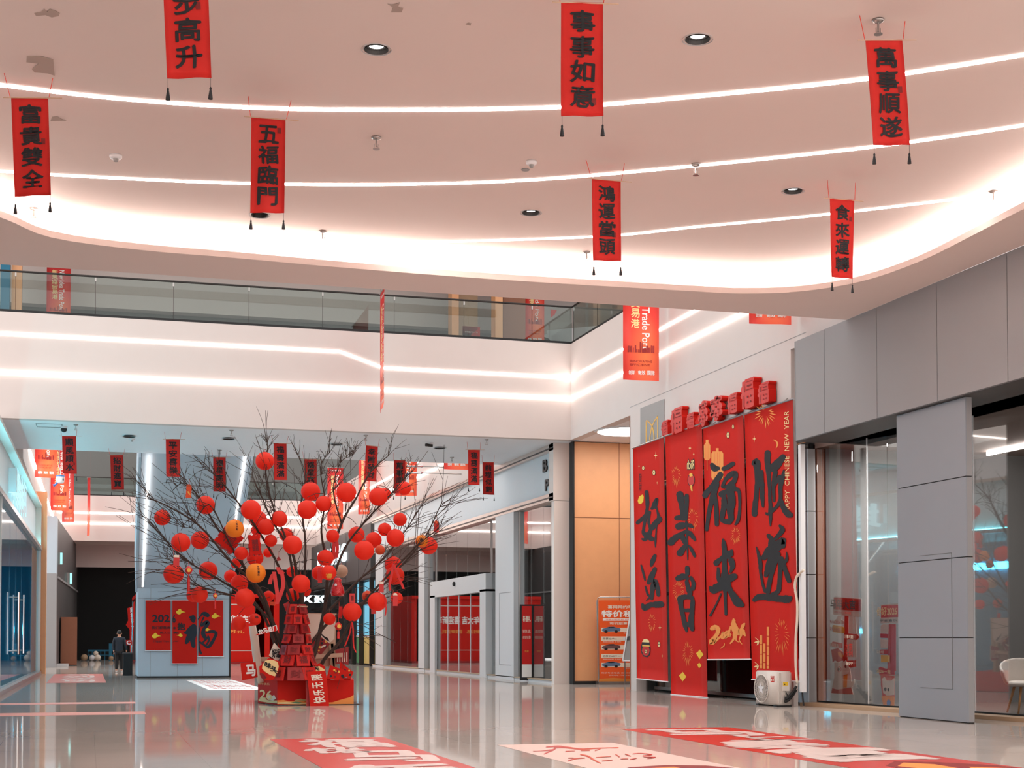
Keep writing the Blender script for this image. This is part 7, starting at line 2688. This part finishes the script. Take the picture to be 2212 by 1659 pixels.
# white box with blue rim hanging by the printed banners on the left
Y = 61.0
p = onY(130, 1035, Y)
t = thing('hanging_pot', 'white pot with blue rim and spout hanging before the banners by the cyan shop', 'pot', p)
b = MB()
b.lathe(onY(130, 1044, Y), [(.12, 0), (.15, .05), (.16, .26), (.15, .28)], 'white_plastic', 16); b.build('body', t, True)
b = MB(); b.lathe(onY(130, 1030, Y), [(.165, 0), (.165, .05)], 'blue_plastic', 16); b.build('rim', t)
b = MB(); b.tube([onY(124, 1042, Y), onY(120, 1047, Y), onY(115, 1049, Y)], [.05, .04, .06], 'blue_plastic', 8); b.build('spout', t)
b = MB(); b.tube(smooth_path([tuple(onY(x, y, Y)) for x, y in [(130, 1028), (131, 1018), (127, 1006), (129, 1000), (128, 985)]], 4) + [Vector((onY(128, 985, Y).x, Y, 14.6))], .02, 'steel', 6); b.build('hook', t)

# ------------------------------------------------------------------ inside the storefront: upright poster, dark car
t = thing('poster_stand', 'tall framed red poster behind the storefront glass near the passage', 'poster', (14.6, 46.8, 0))
Yp = 46.8
pc = [onY(x, y, Yp) for x, y in [(1127, 1309), (1148, 1309), (1127, 1463), (1148, 1463)]]
b = MB(); b.box((pc[0].x - .05, Yp, .03), (pc[1].x + .05, Yp + .06, pc[0].z + .05), 'black'); b.build('frame', t)
P = Patch(*[p - Vector((0, .01, 0)) for p in pc])
b = MB(); P.rect(b, 0, 0, 1, .82, 'red_gloss', .002); P.rect(b, 0, .82, 1, 1, 'white_print', .002); b.build('sheet', t)
b = MB()
write(b, P.at, '新春礼', .12, .14, .9, .22, 'cream', bold=.03, d=.006)
write(b, P.at, '限时优惠 五重礼', .1, .33, .9, .38, 'cream', d=.006)
write(b, P.at, '0首付起 免息 置换', .1, .42, .9, .46, 'cream', d=.006)
write(b, P.at, '好礼相送', .3, .62, .7, .65, 'gold', d=.006)
b.build('lettering', t)


def car(name, label, c, ang, m, L=4.6):
    """simple saloon: lofted body, glasshouse, wheels, arches"""
    t = thing(name, label, 'car', c)
    R = Matrix.Rotation(ang, 3, 'Z')
    c = Vector(c)
    prof = [(-.5, .28, .55), (-.49, .25, .72), (-.36, .22, .86), (-.24, .2, .95), (.1, .2, .98), (.3, .2, .95), (.44, .22, .85), (.5, .26, .62)]
    V = []
    for x, z0, z1 in prof:
        w = .9 if abs(x) < .4 else .78
        for (yy, zz) in ((-w, z0), (-w, (z0 + z1) / 2), (-w * .93, z1), (w * .93, z1), (w, (z0 + z1) / 2), (w, z0)):
            V.append(c + R @ Vector((x * L, yy, zz)))
    k = len(prof)
    Fs = [(i * 6 + j, i * 6 + (j + 1) % 6, (i + 1) * 6 + (j + 1) % 6, (i + 1) * 6 + j) for i in range(k - 1) for j in range(6)] + [tuple(range(6)), tuple((k - 1) * 6 + j for j in range(6))]
    b = MB(); b.add(V, Fs, m); b.build('body', t, True)
    V = []
    gp = [(-.26, .93, .84), (-.12, 1.38, .66), (.12, 1.42, .64), (.36, .96, .80)]
    for x, z, w in gp:
        V += [c + R @ Vector((x * L, -w, z)), c + R @ Vector((x * L, w, z))]
    V += [c + R @ Vector((-.26 * L, s * .86, .93)) for s in (-1, 1)] + [c + R @ Vector((.36 * L, s * .84, .93)) for s in (-1, 1)]
    b = MB(); b.add(V, [(0, 1, 3, 2), (2, 3, 5, 4), (4, 5, 7, 6), (0, 2, 4, 6), (1, 7, 5, 3)], 'black'); b.build('glasshouse', t)
    for x in (-.30, .31):
        for s in (-1, 1):
            b = MB()
            ax = R @ Vector((0, s, 0))
            cc = c + R @ Vector((x * L, s * .74, .33))
            b.lathe(cc, [(.33, 0), (.33, .18), (.24, .185), (.23, .17)], 'black', 22, ax)
            for a in range(5):
                d = R @ Vector((math.cos(a * 1.2566), 0, math.sin(a * 1.2566)))
                b.bar(cc + ax * .182, cc + ax * .182 + d * .22, .05, 'steel', .01)
            b.build('wheel', t)
    return t


car('car', 'dark gray car parked inside behind the storefront glass near the passage', (16.6, 48.2, 0.012), math.radians(78), 'charcoal')

# ------------------------------------------------------------------ showroom: paper standees, chair
def standee(label, ox, oy, k, parts, X, group, polept=None):
    SPl = PX(X)
    A = lambda x, y, d=0.0: SPl.at(ox + x / k, oy + y / k, d)
    zmin = min(A(x, y).z for m, pts in parts if m for x, y in pts)
    t = thing('paper_standee', label, 'standee', A(parts[0][1][0][0], parts[0][1][0][1]), group)
    for i, (m, pts) in enumerate(parts):
        b = MB(); b.prism([A(x, y, .01 + .004 * i) for x, y in pts], (.008, 0, 0), m)
        b.build('panel', t)
    return t, A


def ell(cx, cy, rx, ry, n=18): return [(cx + rx * math.cos(2 * math.pi * i / n), cy + ry * math.sin(2 * math.pi * i / n)) for i in range(n)]


mat('standee_red', (196, 48, 40), 0.6)
mat('standee_pale', (216, 196, 186), 0.6)
t, A = standee('paper New Year standee topped by a 马年大吉 plate, behind the showroom glass', 1790, 1270, 6.143, [
    ('standee_pale', [(70, 130), (85, 118), (435, 140), (443, 160), (437, 380), (425, 388), (75, 358), (65, 340)]),
    ('standee_red', [(78, 128), (430, 148), (430, 310), (78, 285)]),
    ('standee_red', [(222, 370), (270, 372), (268, 600), (258, 980), (205, 980), (215, 700)]),
    ('standee_pale', [(80, 440), (125, 400), (130, 370), (185, 372), (180, 420), (218, 445), (215, 480), (85, 475)]),
    ('gold', [(65, 505), (80, 490), (215, 520), (222, 535), (222, 595), (205, 605), (70, 585)]),
    ('standee_pale', [(300, 380), (370, 385), (378, 470), (385, 600), (290, 590), (285, 500)]),
    ('standee_red', [(268, 605), (395, 612), (425, 650), (395, 690), (265, 678)]),
    ('standee_red', [(75, 710), (200, 735), (200, 800), (75, 785), (50, 750)]),
    ('standee_pale', [(265, 685), (388, 692), (388, 920), (268, 920)]),
    ('standee_red', [(60, 820), (150, 800), (210, 850), (225, 960), (150, 985), (105, 960), (80, 990)]),
    ('sticker_orange', [(145, 850), (180, 850), (228, 900), (200, 930), (160, 900)]),
    ('standee_red', [(285, 965), (390, 958), (390, 1045), (320, 1060), (285, 1040)]),
    ('standee_pale', [(110, 985), (230, 985), (260, 960), (280, 1000), (320, 1090), (330, 1180), (340, 1250), (375, 1210), (378, 1260), (340, 1320), (360, 1415), (265, 1412), (70, 1395), (80, 1320), (110, 1180)]),
    ('standee_red', [(68, 1395), (82, 1330), (150, 1350), (330, 1320), (358, 1412)]),
    ('sticker_orange', [(235, 1160), (285, 1140), (275, 1320), (230, 1320)]),
    ('standee_red', ell(180, 1080, 26, 40)), ('standee_pale', ell(182, 1080, 20, 32)), ('ink', ell(176, 1080, 12, 20)),
    ('ink', ell(268, 1040, 10, 22)), ('standee_pale', [(150, 1130), (230, 1100), (310, 1110), (305, 1140), (230, 1160), (160, 1160)])], 15.02, 'paper standees in the showroom')
b = MB()
for body, q4, m in (('马年大吉', [(90, 145), (420, 165), (90, 270), (420, 290)], 'ink'), ('迎接2026 一定马到', [(140, 305), (360, 320), (140, 335), (360, 350)], 'standee_red'), ('Hello 2026', [(85, 425), (215, 440), (85, 470), (215, 475)], 'standee_red'),
                    ('马年行大运', [(80, 515), (215, 535), (80, 570), (215, 590)], 'standee_red'), ('万事可期', [(275, 618), (390, 625), (275, 665), (390, 675)], 'cream'), ('春风思马', [(80, 725), (195, 745), (80, 775), (195, 792)], 'cream'),
                    ('大吉', [(280, 730), (385, 735), (280, 820), (385, 820)], 'standee_red'), ('大利', [(280, 830), (385, 830), (280, 910), (385, 910)], 'standee_red'), ('保安宁', [(292, 985), (388, 978), (292, 1030), (388, 1025)], 'cream')):
    write(b, Patch(*[A(x, y, .11) for x, y in q4]).at, body, 0, 0, 1, 1, m, bold=.02)
b.build('lettering', t)
b = MB(); z = A(200, 1412); b.tube([z, (z.x, z.y, .04)], .008, 'steel', 6); b.lathe((z.x, z.y, .015), [(.16, 0), (.05, .03)], 'white_plastic', 14); b.build('foot', t)
t, A = standee('paper New Year standee half hidden behind the big pillar, orange at its foot', 1790, 1270, 6.143, [
    ('standee_pale', [(700, 230), (715, 222), (880, 212), (990, 210), (990, 470), (695, 470)]),
    ('standee_red', [(706, 235), (985, 222), (985, 385), (702, 395)]),
    ('standee_red', [(805, 480), (900, 480), (900, 1100), (790, 1100)]),
    ('standee_pale', [(705, 500), (740, 475), (800, 490), (800, 600), (700, 600)]),
    ('standee_red', [(700, 605), (800, 610), (800, 665), (700, 660)]),
    ('standee_pale', [(700, 680), (800, 690), (795, 800), (710, 800)]),
    ('standee_red', [(700, 820), (805, 815), (805, 885), (700, 880)]),
    ('gold', [(715, 890), (830, 895), (830, 985), (715, 985)]),
    ('standee_red', [(690, 1060), (710, 1045), (780, 1070), (900, 1080), (900, 1160), (760, 1150), (700, 1160), (688, 1110)]),
    ('standee_red', [(715, 1160), (760, 1150), (900, 1170), (900, 1500), (760, 1560), (720, 1300)]),
    ('standee_pale', [(740, 1200), (770, 1180), (800, 1230), (860, 1230), (900, 1190), (900, 1420), (800, 1430), (750, 1390)]),
    ('sticker_orange', [(730, 1440), (790, 1430), (900, 1440), (900, 1580), (760, 1570)]),
    ('ink', ell(783, 1345, 14, 24)), ('ink', ell(825, 1350, 10, 20)), ('blue_plastic', ell(832, 1525, 24, 42))], 15.5, 'paper standees in the showroom')
b = MB()
for body, q4, m in (('你好2026', [(705, 260), (975, 245), (705, 370), (975, 360)], 'pale_gold'), ('平安喜乐', [(745, 420), (975, 415), (745, 450), (975, 445)], 'ink'), ('2026一定', [(705, 1075), (890, 1090), (705, 1125), (890, 1140)], 'pale_gold'), ('马年大吉', [(705, 830), (800, 830), (705, 870), (800, 870)], 'cream')):
    write(b, Patch(*[A(x, y, .11) for x, y in q4]).at, body, 0, 0, 1, 1, m, bold=.02)
b.build('lettering', t)
b = MB(); z = A(800, 1570); b.lathe((z.x, z.y, .015), [(.16, 0), (.08, .06)], 'white_plastic', 14); b.build('foot', t)

# shell chair behind the last pane
def chair():
    base = onZ(2186, 1545) + Vector((.35, .1, .012))
    X0 = base
    t = thing('shell_chair', 'cream shell chair with wooden legs behind the last showroom pane', 'chair', X0)
    t.scale = (1.2, 1.2, 1.2)
    b = MB()
    n = 14
    rows = [(.0, .44, .18), (.12, .44, .26), (.22, .50, .30), (.27, .66, .33), (.30, .80, .35), (.31, .86, .35)]
    V = []
    ang = [math.pi * (0.05 + 1.25 * i / n) for i in range(n + 1)]
    for k, (rr, z, r) in enumerate(rows):
        for a in ang:
            lift = 1.0 if k < 3 else max(0.35, min(1.0, .5 + .5 * math.sin((a - .05 * math.pi) / 1.25)))
            V.append(X0 + Vector((r * 1.05 * math.cos(a - 1.0), r * 1.05 * math.sin(a - 1.0), .44 + (z - .44) * lift)))
    m_ = n + 1
    Fs = [(k * m_ + i, k * m_ + i + 1, (k + 1) * m_ + i + 1, (k + 1) * m_ + i) for k in range(len(rows) - 1) for i in range(n)]
    b.add(V, Fs, 'chair_shell')
    o = b.build('shell', t, True)
    so = o.modifiers.new('thick', 'SOLIDIFY'); so.thickness = .03
    b = MB(); b.lathe(X0 + Vector((0, 0, .42)), [(.2, 0), (.29, .02), (.29, .06), (.2, .09)], 'chair_shell', 20); b.build('seat', t, True)
    for a in (0.6, 2.2, 3.75, 5.3):
        b = MB(); b.tube([X0 + Vector((.16 * math.cos(a), .16 * math.sin(a), .43)), X0 + Vector((.28 * math.cos(a), .28 * math.sin(a), .015))], [.022, .014], 'oak_leg', 8); b.build('leg', t, True)


chair()
# brown planter boxes on the distant upper gallery
for x0, x1, y0, y1, lab in ((533, 590, 1058, 1079, 'dark box on the far upper gallery beside the escalator strip'), (590, 640, 1063, 1079, 'dark box on the far upper gallery, right of the first one')):
    a, c = onY(x0, y1, YE + 1), onY(x1, y0, YE + 1)
    b = MB(); b.box((a.x, YE + .8, Z2 - .195), (c.x, YE + 1.6, c.z), 'charcoal')
    tag(b.build('storage_box'), lab, 'box', 'dark boxes upstairs')

col.objects.unlink(_fob)
bpy.data.objects.remove(_fob)
bpy.data.curves.remove(_fcu)
